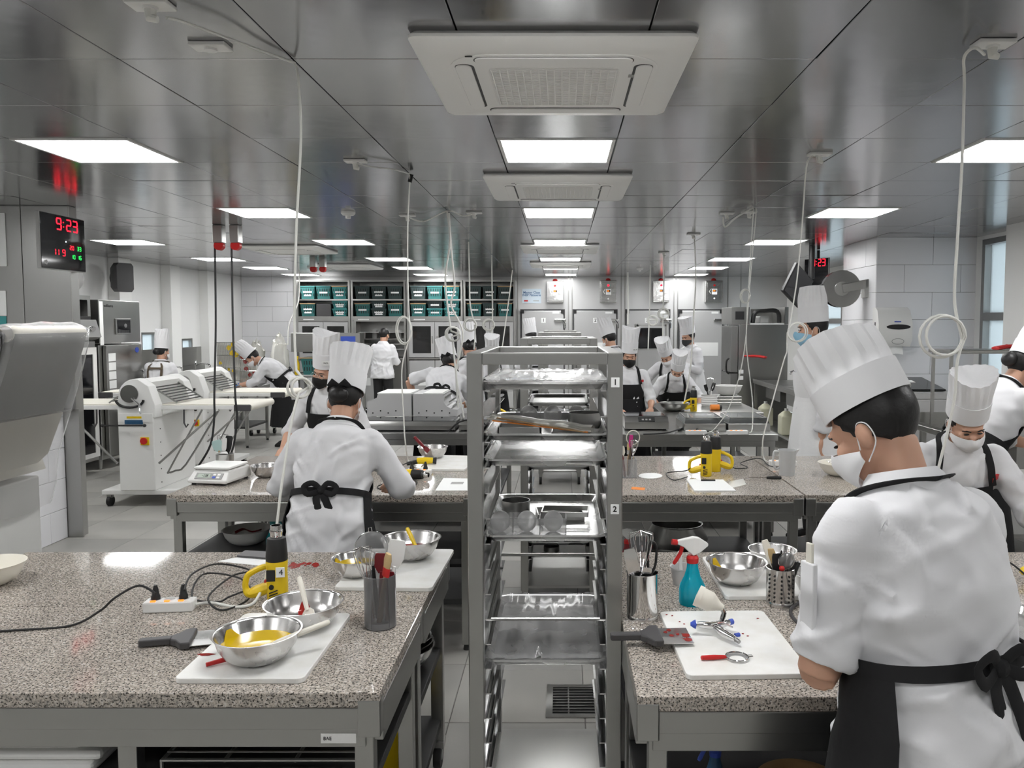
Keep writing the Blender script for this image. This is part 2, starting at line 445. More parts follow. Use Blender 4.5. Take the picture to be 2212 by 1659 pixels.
# floor drain
dr = T('floor_drain', 'square steel floor drain grate seen through the front rack', 'drain', (.085, 3.60, 0))
f = MB()
for b in ((-.16, .16, -.16, -.13), (-.16, .16, .13, .16), (-.16, -.13, -.13, .13), (.13, .16, -.13, .13)): f.box(*b, -.004, .006)
f.build('frame', 'steel', dr)
MB().box(-.13, .13, -.13, .13, -.004, .001).build('pit', 'black', dr)
for k in range(9): MB().box(-.13, .13, -.112+k*.028, -.106+k*.028, .001, .006).build('bar', 'steel_dark', dr)
for x in (-.06, .09): MB().box(x, x+.006, -.13, .13, .001, .005).build('bar', 'steel_dark', dr)
# ---------------------------------------------------------------- ceiling cassettes
def cassette(x, y, label, det=True):
    t = T('air_conditioner', label, 'air conditioner', (x, y, H), 0, 'ceiling cassette air conditioners')
    s = .475
    def rr(s, r, n=5):
        out = []
        for cx, cy, a0 in ((s-r, s-r, 0), (-s+r, s-r, 90), (-s+r, -s+r, 180), (s-r, -s+r, 270)):
            for k in range(n): a = math.radians(a0+90*k/(n-1)); out.append((cx+r*math.cos(a), cy+r*math.sin(a)))
        return out
    p = MB(); p.loft([[(a, b, z) for a, b in rr(k, .03)] for k, z in ((s-.012, 0), (s, -.012), (s, -.022), (s-.02, -.034), (.365, -.044), (.36, -.044))])
    p.build('panel', 'ac_white', t)
    q = MB(); q.loft([[(a, b, z) for a, b in rr(k, .14, 7)] for k, z in ((.366, -.040), (.366, -.0455), (.362, -.047), (.36, -.047))])
    q.build('inner_panel', 'ac_white', t)
    for k in range(4):
        R = Matrix.Rotation(k*PI/2, 4, 'Z')
        n = 12; pts = []
        L, wd = .245, .034
        for j in range(n+1): a = -PI/2+PI*j/n; pts.append((L+wd*.9*math.cos(a), .315+wd*math.sin(a)))
        for j in range(n+1): a = PI/2+PI*j/n; pts.append((-L+wd*.9*math.cos(a), .315+wd*math.sin(a)))
        sl = MB(); sl.X = R; sl.prism(pts, -.0478, -.042); sl.build('slot', 'black', t)
        pts2 = [(a_*.985, .319+(b2-.315)*.84) for a_, b2 in pts]
        v = MB(); v.X = R; v.prism(pts2, -.0525, -.044); v.build('vane', 'ac_white', t, bevel=.002)
    if det:
        MB().prism(rr(.235, .045), -.0485, -.044).build('filter', 'white_plastic', t)
        mn = MB()
        for k in range(17): a = -.222+k*.0278; mn.box(a-.0018, a+.0018, -.228, .228, -.053, -.0475)
        mn.build('grille', 'ac_white', t)
        mn = MB()
        for k in range(29): a = -.224+k*.016; mn.box(-.228, .228, a-.0022, a+.0022, -.0515, -.0475)
        mn.build('grille', 'ac_white', t)
        MB().box(-.3, -.275, -.36, -.352, -.0485, -.047).build('logo_mark', 'ink', t)
        MB().box(.27, .29, -.16, -.13, -.0485, -.047).build('logo_mark', 'grey_plastic', t)
    return t
cassette(-.03, 3.11, 'nearest white ceiling cassette air conditioner above the tray rack')
cassette(-.03, 5.55, 'second white ceiling cassette air conditioner over the central aisle')
cassette(-.03, 10.0, 'third white ceiling cassette air conditioner over the central aisle', False)
cassette(-.03, 12.7, 'farthest white ceiling cassette air conditioner over the central aisle', False)
cassette(-3.42, 10.1, 'white cassette air conditioner left of the aisle, nearer of two', False)
cassette(-3.5, 13.1, 'white cassette air conditioner left of the aisle, farther of two', False)
# ================================================================== WORK TABLES
TZ = .85
def granite_table(label, x0, x1, y0, y1, shelves=(.30,), front_rail=True, castors=False, tagplate=None, legs=None, group='granite topped work tables', dark=False):
    t = T('work_table', label, 'table', ((x0+x1)/2, (y0+y1)/2, 0), 0, group)
    a, b = (x1-x0)/2, (y1-y0)/2
    MB().box(-a, a, -b, b, TZ-.038, TZ).build('granite_slab', 'granite', t, bevel=.003)
    zt = TZ-.038
    for y, s in ((-b+.004, 1), (b-.004, -1)):
        MB().box(-a+.006, a-.006, min(y, y+s*.03), max(y, y+s*.03), zt-.058, zt-.002).build('apron_rail', 'steel', t, bevel=.003)
        MB().box(-a+.04, a-.04, min(y+s*.012, y+s*.04), max(y+s*.012, y+s*.04), zt-.108, zt-.06).build('lower_rail', 'steel', t, bevel=.003)
    for s in (-1, 1):
        MB().box(min(s*a, s*(a-.03)), max(s*a, s*(a-.03)), -b+.036, b-.036, zt-.100, zt-.002).build('side_rail', 'steel', t, bevel=.003)
        for s2 in (-1, 1):
            MB().box(min(s*(a+.0005), s*(a-.055)), max(s*(a+.0005), s*(a-.055)), min(s2*(b+.0012), s2*(b-.04)), max(s2*(b+.0012), s2*(b-.04)), zt-.075, zt+.02).build('corner_bracket', 'steel', t, bevel=.004)
    z0 = .11 if castors else .0
    for x in (legs if legs else (-a+.045, a-.045)):
        for y in (-b+.045, b-.045):
            MB().box(x-.024, x+.024, y-.02, y+.02, z0 if castors else .03, zt-.06).build('leg', 'steel', t, bevel=.003)
            if castors:
                w_ = MB(); w_.cyl((x-.014, y, .05), (x+.014, y, .05), .05, n=20); wh = w_.build('castor_wheel', 'rubber', t)
                MB().box(x-.026, x+.026, y-.03, y+.03, .085, .112).build('castor_fork', 'steel', t)
                MB().cyl((x-.016, y, .05), (x+.016, y, .05), .022, n=12).build('wheel_hub', 'grey_plastic', wh)
            else:
                MB().cyl((x, y, 0), (x, y, .032), .02, .014, n=12).build('foot', 'black', t)
    for z in shelves:
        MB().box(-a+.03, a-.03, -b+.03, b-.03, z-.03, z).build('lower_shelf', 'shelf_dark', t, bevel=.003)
    if tagplate:
        p = MB().box(tagplate[0]-.044, tagplate[0]+.044, -b+.0135, -b+.016, tagplate[1]-.0125, tagplate[1]+.0125).build('name_plate', 'white_plastic', t, bevel=.001)
        text('BAE', .012, 'ink', p, (tagplate[0]-.027, -b+.0128, tagplate[1]))
    return t
LEG_L = None
nl1 = granite_table('granite work table at the front left holding bowls on a white board', -2.12, -.447, 1.893, 2.492, shelves=(.60,), tagplate=(.79-.06, .728), legs=(-.79, .2, .79))
nl2 = granite_table('granite work table on castors behind the front left table', -2.12, -.447, 2.496, 3.10, shelves=(.20, .49), castors=True)
nr1 = granite_table('granite work table at the front right with spray gun on a board', .181, 2.35, 1.874, 2.484, shelves=(.45,), legs=(-1.03, 0, 1.03))
nr2 = granite_table('granite work table right of the front rack, behind the spray gun table', .185, 2.35, 2.488, 3.10, shelves=(.45,))
ml1 = granite_table('granite work table in the middle left row with the kitchen scale', -2.09, -.47, 4.15, 4.775, shelves=(.28, .50))
ml2 = granite_table('granite work table behind the kitchen scale table', -2.09, -.47, 4.779, 5.40, shelves=(.28,))
mr1 = granite_table('granite work table in the middle right row with clipboard and knife', .245, 1.275, 4.15, 4.775, shelves=(.30,))
mr2 = granite_table('granite work table right of the rack with two upright heat guns', .245, 1.275, 4.779, 5.40, shelves=(.30,))
mr3 = granite_table('granite work table at the far right of the middle row', 1.285, 2.02, 4.15, 5.40, shelves=(.30,))
def steel_table(label, x0, x1, y0, y1, z=.85, shelves=(.3,), m='steel'):
    t = T('steel_table', label, 'table', ((x0+x1)/2, (y0+y1)/2, 0), 0, 'stainless steel tables')
    a, b = (x1-x0)/2, (y1-y0)/2
    MB().box(-a, a, -b, b, z-.055, z).build('top', m, t, bevel=.004)
    for y in (-b+.01, b-.04): MB().box(-a+.03, a-.03, y, y+.03, z-.105, z-.056).build('rail', 'steel', t, bevel=.003)
    for x in (-a+.04, a-.04):
        for y in (-b+.04, b-.04):
            MB().box(x-.022, x+.022, y-.02, y+.02, .03, z-.056).build('leg', 'steel', t, bevel=.003)
            MB().cyl((x, y, 0), (x, y, .032), .02, .014, n=10).build('foot', 'black', t)
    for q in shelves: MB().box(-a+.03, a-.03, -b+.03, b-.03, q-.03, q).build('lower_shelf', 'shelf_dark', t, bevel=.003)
    return t
st1 = steel_table('stainless table carrying the row of induction cookers, right of the aisle', .42, 1.765, 6.47, 8.05)
st2 = steel_table('stainless table behind the induction cookers with a yellow heat gun', 1.0, 2.05, 8.06, 9.08)
st3 = steel_table('stainless table left of the aisle under two grey steel hoppers', -1.98, -.5, 6.55, 8.0, m='steel_dark')
# ================================================================== TRAY RACKS
TR_W, TR_D = .384, .60
def tray_mesh(w=TR_W, d=TR_D, h=.022, film=False):
    """rimmed baking tray, origin at the middle of the underside"""
    def rr(a, b, r, z, n=5):
        out = []
        for cx, cy, a0 in ((a-r, b-r, 0), (-a+r, b-r, 90), (-a+r, -b+r, 180), (a-r, -b+r, 270)):
            for k in range(n): q = math.radians(a0+90*k/(n-1)); out.append((cx+r*math.cos(q), cy+r*math.sin(q), z))
        return out
    a, b = w/2, d/2; m = MB()
    rings = [rr(a-.022, b-.022, .02, 0), rr(a-.008, b-.008, .03, h), rr(a-.001, b-.001, .033, h+.002), rr(a, b, .034, h-.004),
             rr(a-.003, b-.003, .034, h-.003), rr(a-.007, b-.007, .03, h-.001), rr(a-.0095, b-.0095, .03, h), rr(a-.0235, b-.0235, .02, .0018)]
    m.loft(rings, True, True)
    return m
TRAYM = tray_mesh().mesh('baking_tray', 'tray', smooth=50)
TRAYD = tray_mesh().mesh('baking_tray', 'steel_dark', smooth=50)
def rack(label, x0, x1, y0, y1, ztop, levels, rungs=(), tags=(), back_low=True):
    t = T('tray_rack', label, 'rack', ((x0+x1)/2, (y0+y1)/2, 0), 0, 'tall steel tray racks')
    a, b = (x1-x0)/2, (y1-y0)/2; p = .046
    for sx in (-1, 1):
        for sy in (-1, 1):
            MB().box(min(sx*a, sx*(a-p)), max(sx*a, sx*(a-p)), min(sy*b, sy*(b-p)), max(sy*b, sy*(b-p)), .12, ztop).build('post', 'steel', t, bevel=.003)
            x, y = sx*(a-p/2), sy*(b-p/2)
            MB().cyl((x-.013, y, .045), (x+.013, y, .045), .045, n=18).build('castor_wheel', 'rubber', t)
            MB().box(x-.018, x+.018, y-.02, y+.02, .08, .122).build('castor_fork', 'steel', t)
        MB().box(min(sx*a, sx*(a-p)), max(sx*a, sx*(a-p)), -b+p, b-p, ztop-.042, ztop).build('top_side_bar', 'steel', t, bevel=.003)
        MB().box(min(sx*a, sx*(a-p)), max(sx*a, sx*(a-p)), -b+p, b-p, .13, .16).build('base_side_bar', 'steel', t, bevel=.003)
    for sy in (-1, 1):
        MB().box(-a+p, a-p, min(sy*b, sy*(b-p*.7)), max(sy*b, sy*(b-p*.7)), ztop-.036, ztop).build('top_bar', 'steel', t, bevel=.003)
    MB().box(-a+p, a-p, -b+.005, b-.005, .135, .15).build('base_plate', 'steel', t)
    rm = MB()
    for z in levels:
        for sx in (-1, 1):
            xi = sx*(a-.034)
            r_ = MB()
            r_.box(min(xi, xi-sx*.003), max(xi, xi-sx*.003), -b+p, b-p, z-.004, z+.03)
            r_.box(min(xi, xi-sx*.030), max(xi, xi-sx*.030), -b+p, b-p, z-.004, z-.0005)
            r_.build('runner', 'chrome', t)
    for z, y in rungs: MB().cyl((-a+p, y, z), (a-p, y, z), .006, n=10).build('cross_rod', 'steel', t)
    for txt_, z in tags:
        q = MB().box(a-p*.5-.0125, a-p*.5+.0125, -b-.0015, -b-.0002, z-.0145, z+.0145).build('number_label', 'paper', t)
        text(txt_, .024, 'ink', q, (a-p*.5, -b-.0018, z), bold=.0006)
    return t
RX0, RX1, RY0, RY1, RZT = -.285, .180, 2.36, 3.065, 1.665

def tz(py, d=2.42): return P(1180, py, d).z
levels = []
z_tr = {'wrapped_top': tz(842), 'ring': tz(953), 'plain': tz(1012), 'mould': tz(1166), 'wrapped_low': tz(1427)}
step = .0787
for k in range(16):
    levels.append(z_tr['wrapped_top'] - step*k)
levels = [z for z in levels if z > .2]
def snap(z): return min(levels, key=lambda q: abs(q-z))
r1 = rack('nearest tall steel tray rack between the two front tables, labelled 1 and 2', RX0, RX1, RY0, RY1, RZT, levels,
          rungs=((P(1180, 1335, 2.45).z, -.27), (P(1180, 1207, 2.95).z, .29)), tags=(('1', P(1338, 826, 2.36).z), ('2', P(1335, 1100, 2.36).z)))
RXC, RYC = (RX0+RX1)/2, (RY0+RY1)/2
ty = RY0+.30+.052
def tray(label, x, y, z, me=None, group='baking trays in the racks'):
    return tag(link('baking_tray', me or TRAYM, None, (x, y, z)), label, 'tray', group)
def film_sheet(label, x, y, z, w=.385, d=.602, seed=0, sag=.014):
    rnd = random.Random(seed); n = 46; rows = []
    cr = [(rnd.uniform(-w/2, w/2), rnd.uniform(-.06, .06), rnd.uniform(.0015, .004), rnd.uniform(.002, .006)) for _ in range(26)]
    for i in range(9):
        v = i/8; yy = -d/2+d*v; rw = []
        for j in range(n+1):
            u = j/n; xx = -w/2+w*u
            zz = .0295 - sag*(math.sin(PI*u)*math.sin(PI*v))**.6
            for c0, sl, am, wd in cr: zz += am*math.exp(-((xx-c0-sl*(v-.5))/wd)**2)
            rw.append((xx, yy, zz))
        rows.append(rw)
    m = MB(); m.grid(rows)
    m.grid([[(xx, -d/2-.0015*(k > 0), q) for xx, _, q0 in [rows[0][j] for j in range(0, n+1, 2)] for q in [q0-.012*k]] for k in range(4)])
    o = m.build('cling_film', 'film', smooth=60); o.location = (x, y, z)
    return tag(o, label, 'film')
z = snap(z_tr['wrapped_top']); tray('topmost baking tray of the nearest rack, wrapped in clear film', RXC, ty, z); film_sheet('clear cling film over the topmost tray of the nearest rack', RXC, ty, z, seed=1)
ZR = snap(z_tr['ring']); tray('baking tray in the nearest rack holding a cake ring and acrylic mould', RXC, ty, ZR)
ZP = snap(z_tr['plain']); 
if ZP == ZR: ZP = levels[levels.index(ZR)+1]
tray('bare empty baking tray in the nearest rack, third from the top', RXC, ty, ZP)
ZM = snap(z_tr['mould']); tray('baking tray in the nearest rack holding three clear egg moulds', RXC, ty, ZM)
ZW = snap(z_tr['wrapped_low']); tray('lowest baking tray of the nearest rack, wrapped in clear film', RXC, ty, ZW); film_sheet('clear cling film over the lowest tray of the nearest rack', RXC, ty, ZW, seed=2)
# things on the rack trays
def ring(label, x, y, z, r, h, m='steel_dark'):
    o = MB(); n = 32
    o.lathe([(r, 0), (r, h), (r-.0016, h), (r-.0016, 0), (r, 0)], n, caps=False)
    return tag(o.build('cake_ring', m, loc=(x, y, z)), label, 'cake ring', 'steel cake rings')
def egg_mould(label, x, y, z, w=.255, d=.085, h=.052, rz=0):
    t = T('egg_mould', label, 'mould', (x, y, z), rz, 'clear acrylic egg moulds'); th = .0025
    for b in ((-w/2, w/2, -d/2, -d/2+th), (-w/2, w/2, d/2-th, d/2), (-w/2, -w/2+th, -d/2, d/2), (w/2-th, w/2, -d/2, d/2), (-w/6-th/2, -w/6+th/2, -d/2, d/2), (w/6-th/2, w/6+th/2, -d/2, d/2)):
        MB().box(*b, 0, h).build('acrylic_wall', 'acrylic', t)
    for k in (-1, 0, 1):
        MB().sphere((k*w/3, 0, .034), (.032, .030, .034), 16, 10).build('egg_shell', 'egg', t)
    return t
def frame_mould(label, x, y, z, w, d, h, rz=0, m='steel_dark', th=.004):
    o = MB()
    for b in ((-w/2, w/2, -d/2, -d/2+th), (-w/2, w/2, d/2-th, d/2), (-w/2, -w/2+th, -d/2, d/2), (w/2-th, w/2, -d/2, d/2)): o.box(*b, 0, h)
    return tag(o.build('frame_mould', m, loc=(x, y, z), rot=(0, 0, rz)), label, 'mould')
zz = ZR+.002
ring('black steel cake ring standing on the second tray of the nearest rack', .075, ty-.03, zz, .056, .058)
frame_mould('low rectangular steel frame left of the cake ring on a tray', -.14, ty-.10, zz, .14, .11, .022)
frame_mould('low rectangular steel frame right under the cake ring tray rim', .055, ty-.17, zz, .18, .10, .014)
egg_mould('clear three cell egg mould at the back of the cake ring tray', -.035, ty+.10, zz)
o = MB(); wr = random.Random(5)
for k in range(5):
    o.tube([(-.155+.004*k, -.006*k, .004+.003*k), (.155, .012-.008*k, .003)], .0022, 6)
og = o.build('skewers', 'wood', loc=(-.075, ty-.155, zz+.025), rot=(0, math.radians(4), math.radians(-20)))
tag(og, 'bundle of thin wooden sticks in a clear sleeve across the second tray', 'sticks')
sl = MB(); rows = [[(-.18+.36*i/12, .020*math.cos(q)+.004*math.sin(9*i), .014+.012*math.sin(q)+.002*math.sin(5*i)) for q in [2*PI*j/14 for j in range(15)]] for i in range(13)]
sl.grid(rows); sl.build('sleeve', 'film_milky', og)
MB().box(-.16, .17, -.016, -.010, .001, .005).build('red_strip', 'orange', og)
egg_mould('clear three cell egg mould at the front of the fourth tray', -.115, ty-.17, ZM+.002)
ring('steel cake ring standing at the back left of the egg mould tray', -.165, ty+.07, ZM+.002, .050, .05)
frame_mould('two stacked rectangular steel frames behind the front egg mould', -.01, ty+.03, ZM+.002, .16, .12, .022, .1, 'steel')
frame_mould('thin steel frame leaning on the stacked frames of the fourth tray', .01, ty-.02, ZM+.025, .16, .10, .016, -.06, 'steel')
# farther racks
def far_rack(label, xc, y0, w, ztop, trays, nlab):
    lv = [ztop-.10-.0787*k for k in range(18) if ztop-.10-.0787*k > .2]
    rack(label, xc-w/2, xc+w/2, y0, y0+.70, ztop, lv)
    for k, i in enumerate(trays):
        tray(f'{ORD[k]} baking tray from the top in the {nlab} rack', xc, y0+.35, lv[i], TRAYD if k % 2 else TRAYM)
    return lv
lv2 = far_rack('second steel tray rack in the aisle, behind the nearest one', -.022, 4.78, .465, 1.665, (2, 4, 8, 9, 13, 14, 15, 16), 'second')
far_rack('third steel tray rack in the aisle, counted from the camera', -.03, 8.6, .465, 1.66, (0, 3, 5), 'third')
far_rack('fourth steel tray rack in the aisle, counted from the camera', -.03, 11.2, .465, 1.66, (0, 2), 'fourth')
def tub(label, x, y, z, r=.062, h=.055):
    t = T('plastic_tub', label, 'tub', (x, y, z), 0, 'clear plastic tubs')
    MB().lathe([(r*.75, 0), (r, h), (r*.97, h), (r*.73, .002)], 20).build('bowl', 'tub', t)
    MB().lathe([(r*1.04, h), (r*1.04, h+.004), (r*.6, h+.008), (0.001, h+.009)], 20).build('lid', 'tub', t)
    return t
zq = lv2[15]+.002
tub('left of two lidded clear tubs low in the second rack', -.075, 5.0, zq); tub('right of two lidded clear tubs low in the second rack', .06, 5.0, zq)
film_sheet('dark tray film in the lower part of the second rack', -.022, 5.13, lv2[13], seed=4)
ring('round steel ring on the lowest tray of the second rack', -.07, 5.0, lv2[16]+.002, .05, .03)
# ================================================================== KITCHEN PROPS
def FR(p, d, up=(0, 0, 1)):
    """matrix whose +Z runs along d, origin p"""
    z = Vector(d).normalized(); x = Vector(up).cross(z)
    if x.length < 1e-4: x = Vector((1, 0, 0)).cross(z) if abs(z.x) < .9 else Vector((0, 1, 0)).cross(z)
    x.normalize(); y = z.cross(x)
    return Matrix(((x.x, y.x, z.x, p[0]), (x.y, y.y, z.y, p[1]), (x.z, y.z, z.z, p[2]), (0, 0, 0, 1)))
def TM(name, label, cat, mtx, group=None):
    t = T(name, label, cat, (0, 0, 0), 0, group); t.matrix_world = mtx; return t
def bowl(label, x, y, z, r, h, m='bowl_steel', fill=None, drips=None, group='mixing bowls', cat='bowl', base=.5, tilt=None):
    t = T('mixing_bowl', label, cat, (x, y, z), 0, group)
    if tilt: t.rotation_euler = tilt
    pr = [(r*base*.9, 0), (r*base, .002), (r*(base+.22), h*.22), (r*(base+.38), h*.55), (r*.96, h*.93), (r*.985, h), (r*1.02, h), (r*1.02, h-.004), (r*1.0, h-.005)]
    pin = [(r*.975, h*.985), (r*.945, h*.93), (r*(base+.355), h*.55), (r*(base+.195), h*.23), (r*base*.9, .006), (0.001, .004)]
    MB().lathe([(0.001, 0)]+pr[:7]+pin, 56, caps=False).build('shell', m, t, smooth=60)
    if fill:
        lv = fill[1]; rf = None
        for (ra, za), (rb, zb) in zip(pin[::-1], pin[::-1][1:]):
            if za <= h*lv <= zb: rf = ra+(rb-ra)*(h*lv-za)/(zb-za)
        q = MB(); n = 30; rnd = random.Random(label)
        q.loft([[((rf*k)*math.cos(2*PI*j/n), (rf*k)*math.sin(2*PI*j/n), h*lv+dz) for j in range(n)] for k, dz in ((.995, 0), (.8, .0005), (.02, .001))], True, True)
        q.build('filling', fill[0], t)
        ph = rnd.uniform(0, 6)
        zs = np.linspace(h*lv, h*.9, 6); rows = []
        def rin(zv):
            for (ra, za), (rb, zb) in zip(pin[::-1], pin[::-1][1:]):
                if za <= zv <= zb: return ra+(rb-ra)*(zv-za)/max(zb-za, 1e-6)
            return r*.94
        for j in range(2):
            s_ = MB(); a0 = ph+j*2.6; wd = rnd.uniform(.5, .9); hm = rnd.uniform(.55, .95); rows = []
            for i in range(7):
                v = i/6; zv = h*lv + (h*.92-h*lv)*v*hm; rows.append([((rin(zv)-.0012)*math.cos(a0+wd*(1-v*.75)*(k/8-.5)), (rin(zv)-.0012)*math.sin(a0+wd*(1-v*.75)*(k/8-.5)), zv) for k in range(9)])
            s_.grid(rows); s_.build('smear', fill[0], t)
    return t
def board(label, cs, z=TZ, th=.014, m='board'):
    """cutting board from three pixel corners on the table: front-left, front-right, back-right"""
    a, b, c = [PZ(*q, z+th) for q in cs]
    u = (b-a); wv = u.length; u.normalize(); n = Vector((-u.y, u.x, 0)); d = abs((c-b).dot(n)); ctr = a + u*wv/2 + n*d/2
    r = .018; pts = []
    for cx, cy, a0 in ((wv/2-r, d/2-r, 0), (-wv/2+r, d/2-r, 90), (-wv/2+r, -d/2+r, 180), (wv/2-r, -d/2+r, 270)):
        for k in range(6): q = math.radians(a0+18*k); pts.append((cx+r*math.cos(q), cy+r*math.sin(q)))
    o = MB().prism(pts, 0, th).build('cutting_board', m, loc=(ctr.x, ctr.y, z+.0003), rot=(0, 0, math.atan2(u.y, u.x)), bevel=.002)
    return tag(o, label, 'cutting board', 'white cutting boards')
def cup(label, x, y, z, r, h, m='bowl_steel', perf=False, sq=False):
    t = T('tool_cup', label, 'cup', (x, y, z), 0, 'tool cups')
    n = 32
    MB().lathe([(.001, 0), (r*.97, 0), (r, .004), (r, h*.12), (r*.985, h*.13), (r, h*.14), (r, h-.003), (r*1.04, h), (r*1.0, h+.001), (r*.95, h-.004), (r*.95, .005), (.001, .005)], n, caps=False).build('wall', m, t, smooth=50)
    if perf:
        hm = MB().cyl((0, 0, -.0006), (0, 0, .0012), .0034, n=10).mesh('hole', 'black')
        for g0 in (-2.25, -1.75, -1.2, -.75, -2.7):
            for k in range(7):
                zz = .022+k*.0135
                q = link('hole', hm, t); q.matrix_local = FR((r*math.cos(g0), r*math.sin(g0), zz), (math.cos(g0), math.sin(g0), 0))
    return t
def handle_tool(name, label, cat, p, d, L, hr, hm, parts, up=(0, -1, 0)):
    """tool with its handle at p running along d; parts(t, L) adds the head beyond the handle"""
    t = TM(name, label, cat, FR(p, d, up))
    MB().tube([(0, 0, 0), (0, 0, L*.04), (0, 0, L*.5), (0, 0, L*.9), (0, 0, L)], [hr*.6, hr, hr*1.1, hr*.85, hr*.7], 10).build('handle', hm, t)
    parts(t, L); return t
def whisk(label, p, d, L=.11, W=.11, r=.026, hm='chrome'):
    def pt(t, L):
        for k in range(6):
            a = PI*k/6; pts = []
            for j in range(17):
                q = PI*j/16; rr_ = r*math.sin(q)**.8*(1 if j <= 8 else -1) if 0 else r*math.cos(PI*j/16)
                s_ = math.sin(q)**.6
                # pear-shaped loop
                u = (j/16-.5)*2; side = -1 if u < 0 else 1
                w_ = r*math.sin(min(1, 1-abs(u))**.9*PI*.62)*1.05 if abs(u) > .02 else 0
                zz = L + W*(1-abs(u)**1.35)
                pts.append((side*w_*math.cos(a), side*w_*math.sin(a), zz))
            MB().tube(pts, .0011, 5).build('wire', 'chrome', t, smooth=0)
    return handle_tool('whisk', label, 'whisk', p, d, L, .0075, hm, pt)
def brush(label, p, d, L=.15, hm='wood', w=.016, bl=.045, bm='bristle', up=(0, -1, 0)):
    def pt(t, L):
        MB().tube([(0, 0, L-.004), (0, 0, L+.022)], w, 12, flat=.45).build('ferrule', 'red' if hm == 'red_f' else 'chrome', t)
        MB().tube([(0, 0, L+.02), (0, 0, L+.02+bl*.6), (0, 0, L+.02+bl)], [w*.92, w*1.08, w*.8], 12, flat=.42).build('bristles', bm, t)
    return handle_tool('pastry_brush', label, 'brush', p, d, L, .008, 'wood' if hm == 'red_f' else hm, pt, up)
def spatula(label, p, d, L=.16, m='cream', bm=None, w=.024, bl=.075, up=(0, -1, 0), hr=.0075):
    def pt(t, L):
        rows = []
        for i in range(7):
            v = i/6; ww = w*(.45+.55*min(1, v*3)) * (1 if v < .85 else .8)
            rows.append([(ww*(k/4*2-1), .0, L-.006+bl*v) for k in range(5)])
        MB().grid(rows, .005).build('blade', bm or m, t, bevel=.001)
    return handle_tool('spatula', label, 'spatula', p, d, L, hr, m, pt, up)
def sieve(label, p, d, L=.10, r=.03, hm='red', up=(0, -1, 0), tilt=0, hook=True, deep=.5):
    def pt(t, L):
        c = L + r*1.02
        n = 28; pts = [(r*math.cos(2*PI*j/n), 0, c + r*math.sin(2*PI*j/n)) for j in range(n+1)]
        MB().tube(pts, .0017, 6).build('rim', 'chrome', t)
        q = MB(); rows = []
        for i in range(6):
            k = i/5; rows.append([(r*math.cos(2*PI*j/n)*math.cos(k*PI/2*.999), r*deep*math.sin(k*PI/2), c+r*math.sin(2*PI*j/n)*math.cos(k*PI/2*.999)) for j in range(n+1)])
        q.grid(rows); q.build('mesh_bowl', 'sieve_mesh', t)
        if hook: MB().tube([(-.005, 0, c+r), (-.004, 0, c+r+.012), (.004, 0, c+r+.012), (.005, 0, c+r)], .0012, 5).build('hook', 'chrome', t)
    return handle_tool('sieve', label, 'sieve', p, d, L, .006, hm, pt, up)
def knife_handle(label, name, p, d, L=.12, m='black', tipm='chrome', cat='knife', bl=.10, w=.012):
    def pt(t, L): MB().tube([(0, 0, L), (0, 0, L+bl*.8), (0, 0, L+bl)], [w, w*.9, w*.3], 8, flat=.12).build('blade', tipm, t)
    return handle_tool(name, label, cat, p, d, L, .009, m, pt)
def scraper(label, loc, rz, blade=.10, bw=.115, hl=.085, stain=False):
    """wide bench scraper lying flat, handle towards -X"""
    t = T('scraper', label, 'scraper', loc, rz, 'wide black handled scrapers')
    MB().prism([(-.055-hl, -.009), (-.05-hl, -.013), (-.055, -.014), (-.055, .014), (-.05-hl, .013), (-.055-hl, .009)], .004, .022).build('grip', 'grey_dark', t, bevel=.005)
    MB().prism([(-.057, -.016), (-.04, -.03), (-.028, -bw/2+.006), (-.022, -bw/2), (.002, -bw/2), (.002, bw/2), (-.022, bw/2), (-.028, bw/2-.006), (-.04, .03), (-.057, .016)], .0025, .022).build('head', 'grey_dark', t, bevel=.004)
    MB().box(0, blade, -bw/2+.002, bw/2-.002, .010, .0115).build('blade', 'tray', t)
    if stain:
        rnd = random.Random(3)
        for k in range(6):
            cx, cy, r = rnd.uniform(.02, blade-.012), rnd.uniform(-.045, .04), rnd.uniform(.006, .014)
            if k > 3: cx = blade-.012; cy = -.03+.03*(k-4); r = .016
            pts = [(cx+r*(.7+.5*noise.noise((a*2, k, 0)))*math.cos(a), cy+r*(.6+.5*noise.noise((a*2, k, 3)))*math.sin(a)*1.3) for a in [2*PI*j/14 for j in range(14)]]
            MB().prism(pts, .0115, .0124).build('red_stain', 'glaze_red', t)
    return t
mat('grey_dark', (.065, .063, .065), .45)
